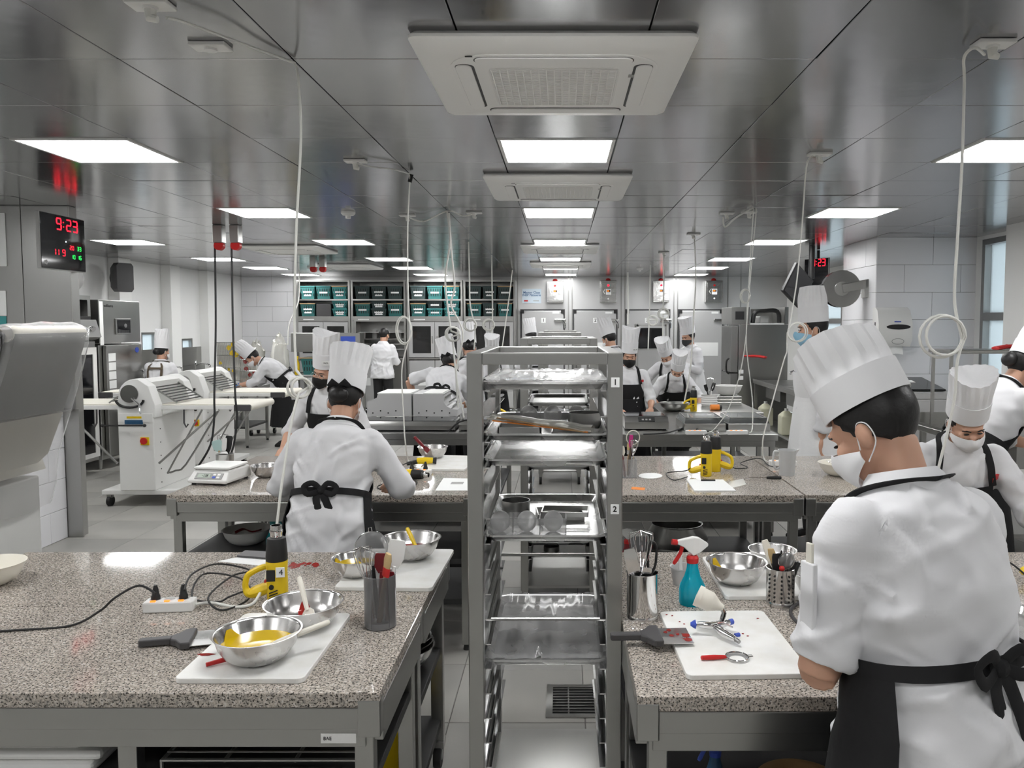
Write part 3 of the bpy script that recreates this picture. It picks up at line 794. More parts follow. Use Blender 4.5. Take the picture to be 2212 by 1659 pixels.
def heat_gun(label, loc, rz=0, rot=None, h=.25, cord=None, number=None):
    """standing on its tail, nozzle up, D-handle towards -X"""
    t = T('heat_gun', label, 'heat gun', loc, rz, 'yellow heat guns', rot=rot); k = h/.25
    b = MB()
    prof = [(.034, 0), (.037, .004), (.0375, .05), (.036, .10), (.038, .125), (.0385, .133), (.036, .138)]
    b.loft([[(r*k*math.cos(2*PI*j/20)*(.9), r*k*math.sin(2*PI*j/20)*.86, z*k) for j in range(20)] for r, z in prof]); b.build('body', 'yellow', t, smooth=50)
    MB().lathe([(.034*k, .136*k), (.0345*k, .15*k), (.030*k, .205*k), (.028*k, .209*k), (.001, .21*k)], 20).build('collar', 'black', t)
    MB().lathe([(.019*k, .207*k), (.019*k, .225*k), (.021*k, .228*k), (.021*k, .234*k), (.018*k, .236*k), (.018*k, .25*k), (.015*k, .25*k), (.015*k, .22*k), (.001, .219*k)], 18, caps=False).build('nozzle', 'chrome', t)
    hp = spline([(-.02*k, 0, .118*k), (-.05*k, 0, .112*k), (-.088*k, 0, .092*k), (-.098*k, 0, .07*k), (-.098*k, 0, .045*k), (-.085*k, 0, .03*k), (-.05*k, 0, .04*k), (-.02*k, 0, .05*k)], 5)
    rs = [.010*k+(.010*k if i > len(hp)*.55 else 0)*min(1, (i-len(hp)*.55)/8) for i in range(len(hp))]
    MB().tube(hp, rs, 10, flat=.95).build('grip', 'yellow', t)
    MB().box(-.027*k, .0*k, -.0335*k, -.029*k, .075*k, .112*k).build('plate', 'black', t, bevel=.001)
    MB().cyl((-.012*k, -.035*k, .056*k), (-.012*k, -.028*k, .056*k), .008*k, n=14).build('dial', 'black', t)
    for j in range(4):
        q = MB(); q.X = Matrix.Translation((-.006*k, -.0315*k, (.014+.009*j)*k)) @ Matrix.Rotation(-.35, 4, 'Y'); q.box(-.014*k, .014*k, -.003, .003, -.0015*k, .0015*k); q.build('vent_slot', 'black', t)
    MB().box(-.04*k, -.026*k, -.006*k, .006*k, .052*k, .072*k).build('trigger', 'red', t, bevel=.002)
    if number:
        q = MB().box(.003*k, .030*k, -.0345*k, -.0300*k, .088*k, .120*k).build('number_label', 'paper', t)
        text(number, .026*k, 'ink', q, (.019*k, -.0352*k, .104*k))
    if cord:
        inv = t.matrix_basis.inverted() if rot is None else (Matrix.Translation(loc) @ Euler(rot).to_matrix().to_4x4()).inverted()
        inv = (Matrix.Translation(loc) @ (Euler(rot) if rot else Euler((0, 0, rz))).to_matrix().to_4x4()).inverted()
        MB().tube([inv @ q for q in spline(cord, 7)], .0032, 7).build('power_cord', 'rubber', t)
    return t
def plug(t, p, d=(0, 0, 1), m='black'):
    q = MB(); q.X = FR(p, d); q.tube([(0, 0, 0), (0, 0, .012), (0, 0, .016), (0, 0, .034), (0, 0, .046)], [.0135, .0135, .011, .0085, .005], 10); return q.build('plug', m, t)
def power_strip(label, loc, rz, cable, L=.15, W=.05, plugs=(), r=.0042):
    t = T('power_strip', label, 'power strip', loc, rz, 'white power strips')
    MB().box(-L/2, L/2, -W/2, W/2, 0, .034).build('housing', 'white_plastic', t, bevel=.005)
    for k in range(3):
        x = -L/2+.03+k*.042
        MB().lathe([(.016, .034), (.018, .0355), (.0185, .034)], 16, (x, .006, 0), caps=False).build('socket', 'white_plastic', t)
        MB().cyl((x, .006, .0335), (x, .006, .0346), .0155, n=16).build('socket_face', 'grey_plastic', t)
        MB().box(x-.008, x+.008, -.021, -.013, .033, .038).build('rocker_switch', 'orange_lit', t, bevel=.001)
    for k in plugs: plug(t, (-L/2+.03+k*.042, .006, .034))
    inv = (Matrix.Translation(loc) @ Matrix.Rotation(rz, 4, 'Z')).inverted()
    MB().tube([inv @ Vector(q) for q in cable], r, 8).build('cable', 'cable', t)
    return t
def spray_bottle(label, loc, rz=0, h=.235, m='bottle_blue', head='white_plastic', trig='red', liquid=True):
    t = T('spray_bottle', label, 'spray bottle', loc, rz, 'trigger spray bottles'); k = h/.235
    MB().lathe([(.001, 0), (.040*k, 0), (.043*k, .006*k), (.043*k, .045*k), (.040*k, .062*k), (.026*k, .09*k), (.019*k, .115*k), (.017*k, .135*k), (.015*k, .14*k)], 24).build('bottle', m, t, smooth=50)
    MB().lathe([(.019*k, .134*k), (.020*k, .15*k), (.015*k, .158*k), (.001, .158*k)], 18).build('collar', trig, t)
    q = MB(); q.loft([[(x*k, w_*k*s_, z*k) for s_, z in ((-1, a), (1, a), (1, b), (-1, b))] for x, w_, a, b in ((-.052, .007, .196, .208), (-.03, .009, .186, .212), (.0, .011, .158, .218), (.02, .011, .165, .215), (.05, .006, .188, .196))])
    q.build('head', head, t, bevel=.003)
    MB().cyl((-.068*k, 0, .203*k), (-.05*k, 0, .2*k), .009*k, n=12).build('nozzle', trig, t)
    q = MB(); q.tube(spline([(-.034*k, 0, .19*k), (-.04*k, 0, .165*k), (-.062*k, 0, .13*k)], 4), [.007*k]*8+[.005*k], 8, flat=.7); q.build('trigger', trig, t)
    MB().tube([(0, 0, .14*k), (-.01*k, 0, .06*k), (-.02*k, 0, .01)], .0025, 6).build('dip_tube', 'bottle_blue', t)
    return t
def sheet(name, label, cat, corners, z, m, th=.0012, group=None):
    pts = [PZ(*c, z) for c in corners]; c = sum(pts, Vector())/len(pts)
    o = MB().prism([(p.x-c.x, p.y-c.y) for p in pts], 0, th).build(name, m, loc=(c.x, c.y, z+.0003))
    return tag(o, label, cat, group)
def XY(px, py, z=TZ): p = PZ(px, py, z); return p.x, p.y
def coil(c, r, turns, n=18, squash=1.0, ax=(1, 0, 0), ay=(0, 0, 1), wob=.012, side=1):
    """loops of slack hanging beside a cable that runs down past it on the given side"""
    c = Vector(c); ax = Vector(ax).normalized(); ay = Vector(ay); az = ax.cross(ay); out = []; N = int(round(turns))*n
    for i in range(N+1):
        a = -2*PI*i/n; k = i/N; rr_ = r*(1+.10*math.sin(3.1*k*turns)*math.sin(PI*k))
        out.append(c + ax*side*rr_*math.cos(a)*squash + ay*rr_*math.sin(a) + az*wob*(k-.5)*2 + ax*side*(r-rr_)*squash)
    return out
CEIL = H-.012
# ---------------------------------------------------------------- front left tables
x, y = XY(-22, 1262); bowl('cream enamel bowl cut off by the left picture edge', x, y, TZ, .11, .075, 'cream', group='pale enamel bowls')
x, y = XY(368, 1318)
pe = P(636, 132, 2.93); pe.z = CEIL
cab = spline([Vector((x+.075, y+.005, TZ+.016)), PZ(455, 1302, TZ+.006), PZ(520, 1311, TZ+.005), PZ(560, 1285, TZ+.03), P(592, 1170, 2.66), P(608, 1050, 2.7), P(628, 920, 2.76), P(645, 850, 2.8)], 6)
cab += coil(P(648, 838, 2.81), .036, 2.2, wob=.018, ax=(.75, .5, 0)) + spline([P(640, 800, 2.82), P(636, 700, 2.85), P(640, 500, 2.88), P(650, 300, 2.92), P(646, 190, 2.93), pe + Vector((.01, 0, -.03)), pe], 6)
plg = PZ(330, 16, CEIL)
cab += spline([pe, PZ(560, 108, CEIL-.008), PZ(480, 78, CEIL-.02), PZ(390, 45, CEIL-.02), plg + Vector((.04, 0, -.03))], 5)
power_strip('white three socket power strip beside the heat gun on the front left table', (x, y, TZ), math.radians(6), cab, plugs=(0, 2), r=.0048)
def ceiling_socket(label, px, py, plugged=True, rz=0, s=1.0):
    p = PZ(px, py, CEIL)
    t = T('ceiling_socket', label, 'socket', (p.x, p.y, H), rz, 'ceiling power sockets')
    MB().box(-.062*s, .062*s, -.038*s, .038*s, -.014, -.0005).build('plate', 'white_plastic', t, bevel=.003)
    MB().cyl((0, 0, -.022), (0, 0, -.013), .022*s, n=18).build('socket', 'white_plastic', t)
    if plugged: MB().tube([(0, 0, -.022), (0, 0, -.045), (.02, 0, -.05)], [.018, .016, .010], 10).build('plug', 'cable', t)
    return t
ceiling_socket('ceiling socket with the nearest white cable plugged in, top left', 325, 14)
ceiling_socket('unused flat ceiling socket beside the nearest hanging cable', 455, 104, False)
x, y = XY(600, 1298)
heat_gun('yellow heat gun marked 4 standing beside a power strip', (x, y, TZ), math.radians(8), cord=[Vector((x-.095, y-.012, TZ+.04)), Vector((x-.15, y-.02, TZ+.02)), PZ(470, 1300, TZ+.006), PZ(415, 1290, TZ+.01), PZ(440, 1240, TZ+.02), PZ(520, 1250, TZ+.03), PZ(540, 1290, TZ+.01), PZ(480, 1318, TZ+.006), PZ(450, 1290, TZ+.03), PZ(500, 1245, TZ+.05), PZ(540, 1232, TZ+.03), PZ(470, 1218, TZ+.06), PZ(415, 1240, TZ+.085), PZ(398, 1275, TZ+.075)], number='4')
o = MB().tube(spline([PZ(-60, 1368, TZ+.004), PZ(20, 1362, TZ+.004), PZ(150, 1352, TZ+.004), PZ(215, 1320, TZ+.03), PZ(250, 1290, TZ+.07), PZ(300, 1265, TZ+.09), PZ(336, 1282, TZ+.07)], 7), .0036, 7).build('electric_cable', 'rubber')
tag(o, 'black power cord running from the left edge to the front power strip', 'cord')
sheet('paper_sheet', 'white sheet with a red edge lying behind the front heat gun', 'paper', ((470, 1213), (560, 1222), (615, 1203), (545, 1198)), TZ, 'paper')
sheet('tablet', 'dark grey slab lying behind the front heat gun', 'tray', ((512, 1203), (600, 1210), (610, 1196), (530, 1192)), TZ+.003, 'grey_dark', .006)
rnd = random.Random(11); sm = MB(); c0 = PZ(645, 1222, TZ)
for k in range(16):
    cx, cy, r = rnd.gauss(0, .02), rnd.gauss(0, .025), rnd.uniform(.004, .012)
    sm.prism([(cx+r*(1+.5*noise.noise((a, k, 0)))*math.cos(a), cy+1.8*r*(1+.5*noise.noise((a, k, 5)))*math.sin(a)) for a in [2*PI*j/9 for j in range(9)]], 0, .0006+k*.00003)
tag(sm.build('glaze_smear', 'glaze_red', loc=(c0.x, c0.y, TZ+.0003)), 'red glaze smeared on the granite behind the front heat gun', 'stain')['kind'] = 'stuff'
board('white cutting board at the back right corner of the front left tables', ((721, 1268), (933, 1270), (968, 1186)))
x, y = XY(770, 1243, TZ+.014); bowl('small steel bowl of yellow glaze behind the tool beaker', x, y, TZ+.0145, .085, .066, fill=('glaze_yellow', .62))
x, y = XY(888, 1205, TZ+.014); bowl('steel bowl with red glaze and a yellow spatula on the back board', x, y, TZ+.0145, .112, .078, fill=('glaze_red', .4))
spatula('yellow slotted spatula standing in the red glaze bowl at the back', P(879, 1140, 2.95), P(905, 1195, 2.90)-P(879, 1140, 2.95), .085, 'yellow', w=.02, bl=.035)
x, y = XY(822, 1352); BX, BY = x, y
t = cup('clear plastic beaker full of tools at the corner of the front left table', x, y, TZ, .047, .158, 'cup_clear')
MB().lathe([(.001, 0), (.041, 0), (.044, .004), (.044, .02), (.001, .02)], 24).build('base_disc', 'white_plastic', t)
b = V(x, y, TZ+.012)
sieve('large round sieve standing in the clear tool beaker', b+V(-.01, .01, .0), V(-.10, .12, 1.0), .165, .050, 'black', up=(.3, -1, 0), deep=.35)
whisk('steel whisk standing in the clear tool beaker', b+V(-.02, -.012, 0), V(-.12, -.02, 1), .12, .115, .026)
spatula('white plastic scraper standing in the clear tool beaker', b+V(.018, .012, 0), V(.13, .05, 1), .165, 'white_plastic', w=.026, bl=.085)
brush('red pastry brush with pale bristles in the clear tool beaker', b+V(0, -.02, 0), V(.16, -.06, 1), .155, 'red_f')
spatula('dark red silicone spatula in the clear tool beaker', b+V(.0, .005, 0), V(.02, .04, 1), .15, 'dark_red', w=.022, bl=.06)
spatula('dark red flat tool upright in the clear tool beaker', b+V(.022, -.005, 0), V(.05, .0, 1), .10, 'dark_red', w=.016, bl=.06)
board('white cutting board at the front of the front left table', ((374, 1466), (655, 1466), (742, 1324)))
x, y = XY(657, 1352, TZ+.014); bowl('steel bowl smeared with red glaze, behind the yellow glaze bowl', x, y, TZ+.0145, .112, .072, fill=('glaze_red', .16), tilt=(0, 0, .4))
spatula('cream spatula standing in the red smeared front bowl', P(646, 1246, 2.33), P(668, 1335, 2.27)-P(646, 1246, 2.33), .105, 'cream', w=.018, bl=.03)
x, y = XY(557, 1425, TZ+.014); bowl('steel bowl of yellow glaze at the front of the white board', x, y, TZ+.0145, .112, .078, fill=('glaze_yellow', .55))
spatula('cream spatula resting across the front yellow glaze bowl', P(712, 1343, 2.12), P(560, 1402, 2.02)-P(712, 1343, 2.12), .15, 'cream', w=.018, bl=.07, up=(0, 0, 1))
p = PZ(445, 1436, TZ+.02)
o = MB().tube([(0, 0, 0), (.045, .028, .004), (.085, .055, .006)], [.0055, .0065, .0055], 9).build('spoon_handle', 'red', loc=p); tag(o, 'red spoon handle lying on the front left board', 'spoon')
o = MB().prism([(.022*math.cos(a)*(1+.3*math.sin(3*a)), .008*math.sin(a)) for a in [2*PI*j/14 for j in range(14)]], 0, .0008).build('glaze_drop', 'glaze_red', loc=PZ(445, 1414, TZ+.0148)); tag(o, 'red glaze drop on the front left white board', 'stain')
x, y = XY(425, 1388); scraper('wide grey scraper on the front left table with handle to the left', (x-.01, y, TZ+.0005), math.radians(14))
# under the front left table
t = T('cooling_rack', 'black wire cooling rack on the shelf under the front left table', 'rack', (-.78, 2.16, .635))
for q in (-.24, .26):
    for q2 in (-.2, .196): MB().cyl((q, q2, -.035), (q, q2, .006), .005, n=7).build('foot', 'steel', t)
for k in range(13): MB().cyl((-.24, -.2+k*.033, .012 if k not in (0, 12) else .008), (.26, -.2+k*.033, .012 if k not in (0, 12) else .008), .0032 if k not in (0, 12) else .005, n=7).build('wire', 'steel', t)
for q in (-.24, -.08, .1, .26): MB().cyl((q, -.2, .006), (q, .196, .006), .005, n=7).build('cross_wire', 'steel_dark', t)
for k, (x0, y0, w_, d_, z0, h_) in enumerate(((-1.40, 2.17, .40, .42, .601, .032), (-1.38, 2.18, .40, .42, .634, .03), (-1.42, 2.17, .38, .40, .665, .028))):
    tag(MB().box(-w_/2, w_/2, -d_/2, d_/2, 0, h_).build('storage_box', 'white_plastic', loc=(x0, y0, z0), bevel=.012), ('lowest', 'middle', 'topmost')[k] + ' pale plastic box of the stack under the front left table', 'box', 'stacked plastic boxes')
for k, (r, zz) in enumerate(((.13, .491), (.125, .507), (.12, .523))):
    bowl(('lowest', 'middle', 'topmost')[k]+' of the nested steel bowls on the castor table shelf', -.60, 2.86, zz, r, .085)
t = T('bucket', 'yellow plastic bucket on the bottom shelf of the castor table', 'bucket', (-.62, 2.72, .201))
MB().lathe([(.001, 0), (.075, 0), (.095, .17), (.1, .17), (.1, .18), (.092, .18), (.073, .004), (.001, .004)], 26, caps=False).build('pail', 'yellow', t)
# ---------------------------------------------------------------- front right tables
x, y = XY(1387, 1338); b = V(x, y, TZ+.008)
cup('shiny steel tool cup at the left end of the front right table', x, y, TZ, .047, .148, 'chrome')
whisk('large balloon whisk standing in the shiny steel cup', b+V(0, 0, 0), V(-.02, .03, 1), .13, .135, .036)
spatula('steel palette blade leaning left in the shiny steel cup', b+V(.005, -.015, 0), V(-.22, -.05, 1), .12, 'wood', 'chrome', w=.02, bl=.11)
spatula('second steel blade leaning left in the shiny steel cup', b+V(.0, .015, 0), V(-.20, .10, 1), .11, 'black', 'chrome', w=.017, bl=.10)
handle_tool('kitchen_tongs', 'black looped tongs handle in the shiny steel cup', 'tongs', b+V(.012, .0, 0), V(.1, .05, 1), .13, .006, 'black', lambda t, L: MB().tube(spline([(0, 0, L), (-.012, 0, L+.03), (-.010, 0, L+.085), (.006, 0, L+.10), (.014, 0, L+.07), (.006, 0, L)], 5), .004, 8).build('loop', 'black', t))
spatula('short steel spoon blade low in the shiny steel cup', b+V(-.01, -.02, 0), V(.14, -.06, 1), .12, 'chrome', w=.014, bl=.05)
x, y = XY(1495, 1303); spray_bottle('blue trigger spray bottle with red collar on the front right table', (x, y, TZ), math.radians(4))
x, y = XY(1477, 1262); t = T('plastic_tub', 'clear deli tub behind the blue spray bottle', 'tub', (x, y, TZ), 0, 'clear plastic tubs')
MB().lathe([(.001, 0), (.036, 0), (.046, .058), (.049, .06), (.049, .064), (.044, .062), (.034, .003), (.001, .003)], 24, caps=False).build('bowl', 'tub', t)
spatula('white spoon standing in the clear deli tub', V(x-.01, y, TZ+.01), V(-.02, .1, 1), .09, 'white_plastic', w=.008, bl=.02)
board('white cutting board at the back of the front right tables', ((1567, 1288), (1790, 1288), (1735, 1202)))
x, y = XY(1590, 1258, TZ+.014); bowl('steel bowl with a little yellow glaze on the back right board', x, y, TZ+.0145, .102, .076, fill=('glaze_yellow', .25))
x, y = XY(1668, 1222, TZ+.014); bowl('empty steel bowl behind the perforated tool cup', x, y, TZ+.0145, .086, .062)
x, y = XY(1768, 1285, TZ+.014); bowl('steel bowl half hidden by the nearest chef', x, y, TZ+.0145, .086, .075)
x, y = XY(1685, 1306); b = V(x, y, TZ+.008)
cup('perforated steel cup of tools on the front right table', x, y, TZ, .0445, .122, 'bowl_steel', perf=True)
brush('wooden pastry brush in the perforated cup', b+V(.02, 0, 0), V(-.30, .04, 1), .11, 'wood', w=.014, bl=.05)
spatula('pale wooden spatula leaning left in the perforated cup', b+V(.022, .015, 0), V(-.34, .12, 1), .11, 'cream', w=.012, bl=.10)
spatula('black rubber spatula upright in the perforated cup', b+V(-.01, -.015, 0), V(-.05, -.02, 1), .10, 'black', w=.015, bl=.07)
sieve('small sieve standing in the perforated cup', b+V(.005, -.018, 0), V(.04, -.05, 1), .115, .027, 'chrome', up=(.2, -1, 0), deep=.3)
for k, (dx, dy) in enumerate(((.18, .05), (.24, .08), (.30, .04), (.38, -.02), (.46, .06))):
    knife_handle(f'{ORD[k]} black handled decorating tool from the left in the perforated cup', 'decorating_tool', b+V(-.02+.004*k, .016-.007*k, 0), V(dx, dy, 1), .145, 'black' if k > 2 else 'chrome', 'black' if k < 3 else 'chrome', 'tool', .02 if k < 3 else .004, .004)
o = MB().sphere((0, 0, 0), .009).build('red_knob', 'red', loc=b+V(-.005, -.032, .12)); tag(o, 'small red ball handle at the rim of the perforated cup', 'knob')
board('white cutting board with the spray gun on the front right table', ((1484, 1459), (1756, 1455), (1643, 1318)))
x, y = XY(1437, 1393); scraper('wide grey scraper with red stains left of the spray gun', (x-.015, y, TZ+.0145), math.radians(3), blade=.085, stain=True)
sieve('small sieve with a red handle in front of the spray gun', PZ(1514, 1421, TZ+.022), PZ(1640, 1416, TZ+.020)-PZ(1514, 1421, TZ+.022), .068, .030, 'red', up=(0, 0, -1), deep=.3)
# spray gun lying on the board
g0 = PZ(1545, 1375, TZ+.015)
t = T('spray_gun', 'chrome paint spray gun with a white cup lying on the board', 'spray gun', g0, math.radians(0))
MB().tube([(-.055, .015, .03), (-.04, .013, .03), (-.01, .005, .03), (.03, .02, .03), (.045, .03, .03)], [.006, .009, .011, .010, .008], 12).build('barrel', 'chrome', t)
MB().tube([(-.068, .016, .03), (-.057, .015, .03), (-.054, .015, .03)], [.005, .012, .013], 14).build('air_cap', 'blue', t)
MB().tube([(0, .004, .028), (.015, -.02, .022), (.033, -.045, .018), (.045, -.062, .016)], [.010, .011, .010, .008], 12).build('grip', 'chrome', t)
MB().tube([(.04, -.056, .017), (.052, -.074, .014)], [.0075, .0055], 10).build('air_inlet', 'steel_dark', t)
MB().tube([(-.012, -.002, .036), (.02, -.012, .045), (.045, -.02, .034)], [.003, .005, .004], 8, flat=.5).build('trigger', 'chrome', t)
MB().cyl((.045, .03, .03), (.056, .036, .03), .0085, n=12).build('pattern_knob', 'blue', t)
MB().cyl((.047, -.042, .02), (.06, -.036, .02), .006, n=12).build('air_knob', 'blue', t)
MB().tube([(.02, .014, .035), (.028, .02, .06), (.022, .026, .075)], [.008, .0075, .008], 10).build('cup_stem', 'chrome', t)
cp = MB(); cp.X = FR((.022, .026, .075), (-.80, .25, .34))
cp.lathe([(.009, -.006), (.012, .006), (.024, .026), (.029, .034), (.029, .07), (.0, .072)], 22); cp.build('paint_cup', 'cream', t)
cp = MB(); cp.X = FR((.022, .026, .075), (-.80, .25, .34)); cp.lathe([(.031, .062), (.031, .076), (.001, .078)], 18); cp.build('cup_lid', 'cream', t)
rnd = random.Random(9)
for k, (px, py) in enumerate(((1440, 1328), (1452, 1330), (1468, 1343), (1478, 1348), (1560, 1340), (1637, 1336), (1605, 1369), (1615, 1374))):
    o = MB().prism([(rnd.uniform(.7, 1.3)*.0035*math.cos(a), rnd.uniform(.7, 1.3)*.0035*math.sin(a)) for a in [2*PI*j/8 for j in range(8)]], 0, .0007).build('glaze_speck', 'glaze_red', loc=PZ(px, py, TZ+.0148))
    tag(o, 'tiny red glaze speck on the spray gun board', 'stain', 'red specks on the spray gun board')
o = MB().tube(spline([PZ(1800, 1285, TZ+.06), PZ(1750, 1292, TZ+.02), PZ(1708, 1318, TZ+.005), PZ(1735, 1352, TZ+.005), PZ(1800, 1350, TZ+.005), PZ(1850, 1325, TZ+.005), PZ(1800, 1300, TZ+.006), PZ(1762, 1322, TZ+.006), PZ(1800, 1370, TZ+.005), PZ(1860, 1390, TZ+.006)], 8), .0055, 8).build('air_hose', 'grey_dark')
tag(o, 'grey air hose looped on the table beside the nearest chef', 'hose')
p = PZ(2190, 1410, TZ); tray('film wrapped baking tray on the front right table behind the nearest chef', p.x+.02, 2.15, TZ+.0005, group='baking trays on the tables'); film_sheet('clear film over the baking tray behind the nearest chef', p.x+.02, 2.15, TZ+.0005, seed=8)
heat_gun('yellow heat gun lying at the right edge of the picture', (1.70, 2.80, TZ+.034), rot=(math.radians(90), 0, math.radians(14)), cord=[V(1.58, 2.78, TZ+.03), V(1.54, 2.70, TZ+.08), V(1.57, 2.65, TZ+.05), V(1.6, 2.62, TZ+.006), V(1.7, 2.58, TZ+.006)])
spray_bottle('dark blue bottle under the front right table', (.42, 2.12, .452), .4, .2, 'navy', 'blue', 'blue')
bowl('copper toned steel bowl under the front right table', (.64), 2.06, .452, .12, .07, 'wood')
tag(MB().box(-.18, .18, -.15, .15, 0, .07).build('storage_box', 'white_plastic', loc=(.98, 2.2, .452), bevel=.01), 'pale flat box under the front right table', 'box')
# ================================================================== MIDDLE ROW TABLE TOPS
# --- kitchen scale
def scale(label, loc, rz, disp='-138', s=1.0):
    t = T('kitchen_scale', label, 'scale', loc, rz, 'kitchen scales')
    q = MB(); q.loft([[(x*s, y*s, z*s) for x, y in ((-a, -f), (a, -f), (a, .13), (-a, .13))] for a, f, z in ((.125, .155, .012), (.13, .158, .03), (.118, .105, .078), (.112, .10, .085))]); q.build('housing', 'white_plastic', t, bevel=.006)
    MB().box(-.115*s, .115*s, -.11*s, .12*s, .090*s, .106*s).build('platform', 'ac_white', t, bevel=.006)
    MB().box(-.05*s, .05*s, -.05*s, .05*s, .08*s, .095*s).build('platform_post', 'grey_plastic', t)
    fr = Matrix.Translation((0, -.133*s, .0545*s)) @ Matrix.Rotation(math.atan2(.048, .053), 4, 'X')
    q = MB(); q.X = fr; q.box(-.085*s, .09*s, -.022*s, .022*s, -.001, .003); q.build('control_plate', 'grey_plastic', t)
    q = MB(); q.X = fr; q.box(-.07*s, .012*s, -.014*s, .014*s, .003, .0042); d = q.build('display', 'lcd', t)
    if disp: o = text(disp, .026*s, 'ink', d, (0, 0, 0), sx=.9)
    if disp: o.matrix_local = fr @ Matrix.Translation((-.022*s, 0, .0046)) @ Matrix.Diagonal((.85, 1, 1, 1))
    for k, (bx, by) in enumerate(((.038, .008), (.066, .008), (.038, -.011), (.066, -.011))):
        q = MB(); q.X = fr; q.box((bx-.010)*s, (bx+.010)*s, (by-.007)*s, (by+.007)*s, .003, .0052); q.build('key', 'blue' if k == 2 else 'white_plastic', t, bevel=.001)
    for x in (-.1, .1):
        for y in (-.13, .11): MB().cyl((x*s, y*s, 0), (x*s, y*s, .014*s), .014*s, n=12).build('foot', 'black', t)
    return t
x, y = XY(475, 1040); scale('white electronic kitchen scale on the middle left table', (x, y+.02, TZ), math.radians(-8), s=.92)
x, y = XY(487, 1027); b = V(x, y, TZ+.006); cup('steel tool cup behind the kitchen scale', x, y, TZ, .05, .13, 'steel')
mat('mint', (.45, .62, .60), .5)
spatula('pale green rubber spatula in the cup behind the scale', b+V(.01, -.01, 0), V(-.26, -.04, 1), .15, 'wood', 'mint', w=.03, bl=.07)
whisk('whisk standing in the cup behind the scale', b+V(0, .015, 0), V(-.12, .1, 1), .12, .12, .03)
spatula('black turner standing in the cup behind the scale', b+V(-.01, .0, 0), V(.16, .02, 1), .13, 'black', w=.022, bl=.11)
spatula('white spatula standing in the cup behind the scale', b+V(-.015, -.015, 0), V(.12, -.05, 1), .14, 'white_plastic', w=.014, bl=.09)
spatula('steel ladle leaning in the cup behind the scale', b+V(.015, -.02, 0), V(-.08, -.12, 1), .10, 'chrome', w=.028, bl=.05)
x, y = XY(575, 1030); bowl('empty steel bowl right of the kitchen scale', x, y, TZ, .086, .07)
x, y = XY(905, 1026)
c0 = P(872, 712, 4.9); top = PZ(885, 376, CEIL)
c1 = spline([Vector((x+.03, y+.035, TZ+.02)), PZ(885, 1000, TZ+.01), P(876, 960, 5.0), P(872, 900, 5.02), P(868, 800, 5.0), P(880, 745, 5.0)], 6) + coil(P(873, 714, 5.0), .085, 2.1, squash=.55) + spline([P(884, 690, 5.0), P(881, 600, 5.05), P(881, 480, 5.1), top+Vector((0, 0, -.05)), top], 6)
c1 += spline([top, PZ(850, 366, CEIL-.01), PZ(800, 360, CEIL-.015), PZ(770, 352, CEIL-.02)], 5)
power_strip('white power strip on the middle left table under the looped cable', (x, y, TZ), math.radians(-7), c1, plugs=(0, 2))
ceiling_socket('ceiling socket feeding the cable over the middle left table', 768, 350)
o = MB().box(-.012, .012, -.006, .006, -.05, 0).build('cable_clip', 'black', loc=top + Vector((.012, 0, -.002)), rot=(0, .25, 0)); tag(o, 'black clip holding the second hanging cable to the ceiling', 'clip')
x, y = XY(838, 1035); heat_gun('yellow heat gun lying beside the chef at the middle left table', (x+.03, y+.02, TZ+.031), rot=(math.radians(90), 0, math.radians(75)), h=.22, cord=[V(x+.06, y-.02, TZ+.02), PZ(880, 1030, TZ+.01), PZ(900, 1045, TZ+.006), PZ(850, 1060, TZ+.006), PZ(815, 1052, TZ+.006), PZ(850, 1035, TZ+.04), PZ(870, 1005, TZ+.06), PZ(885, 1002, TZ+.07), PZ(890, 1015, TZ+.05)])
t = T('infrared_thermometer', 'yellow and black handheld thermometer beside the middle left board', 'thermometer', PZ(925, 1003, TZ+.015), .1)
MB().tube([(-.07, 0, .022), (-.02, 0, .024), (.03, 0, .024)], [.02, .022, .018], 10).build('barrel', 'yellow', t)
MB().tube([(.03, 0, .024), (.052, 0, .022)], [.019, .022], 10).build('nose', 'black', t)
MB().tube([(-.06, 0, .02), (-.10, -.02, .014), (-.13, -.03, .012)], [.015, .014, .012], 10).build('grip', 'black', t)
board('white cutting board at the right end of the middle left tables', ((905, 1012), (1003, 1014), (1006, 984)))
x, y = XY(934, 990, TZ+.014); bowl('steel bowl with a red spatula at the middle left table', x, y+.02, TZ+.0145, .10, .075)
spatula('dark red spatula standing in the middle left bowl', P(895, 944, 5.2), P(935, 985, 5.1)-P(895, 944, 5.2), .11, 'dark_red', w=.016, bl=.05, hr=.011)
o = sheet('recipe_sheet', 'white recipe sheet with a grey photo on the middle left table', 'paper', ((940, 1060), (1012, 1060), (1012, 1034), (958, 1033)), TZ, 'paper')
MB().box(-.02, .05, .0, .06, .0013, .0018).build('picture', 'grey_plastic', o)
sheet('phone', 'black phone lying at the far edge of the middle left table', 'phone', ((618, 995), (645, 995), (645, 990), (622, 990)), TZ, 'black_gloss', .008)
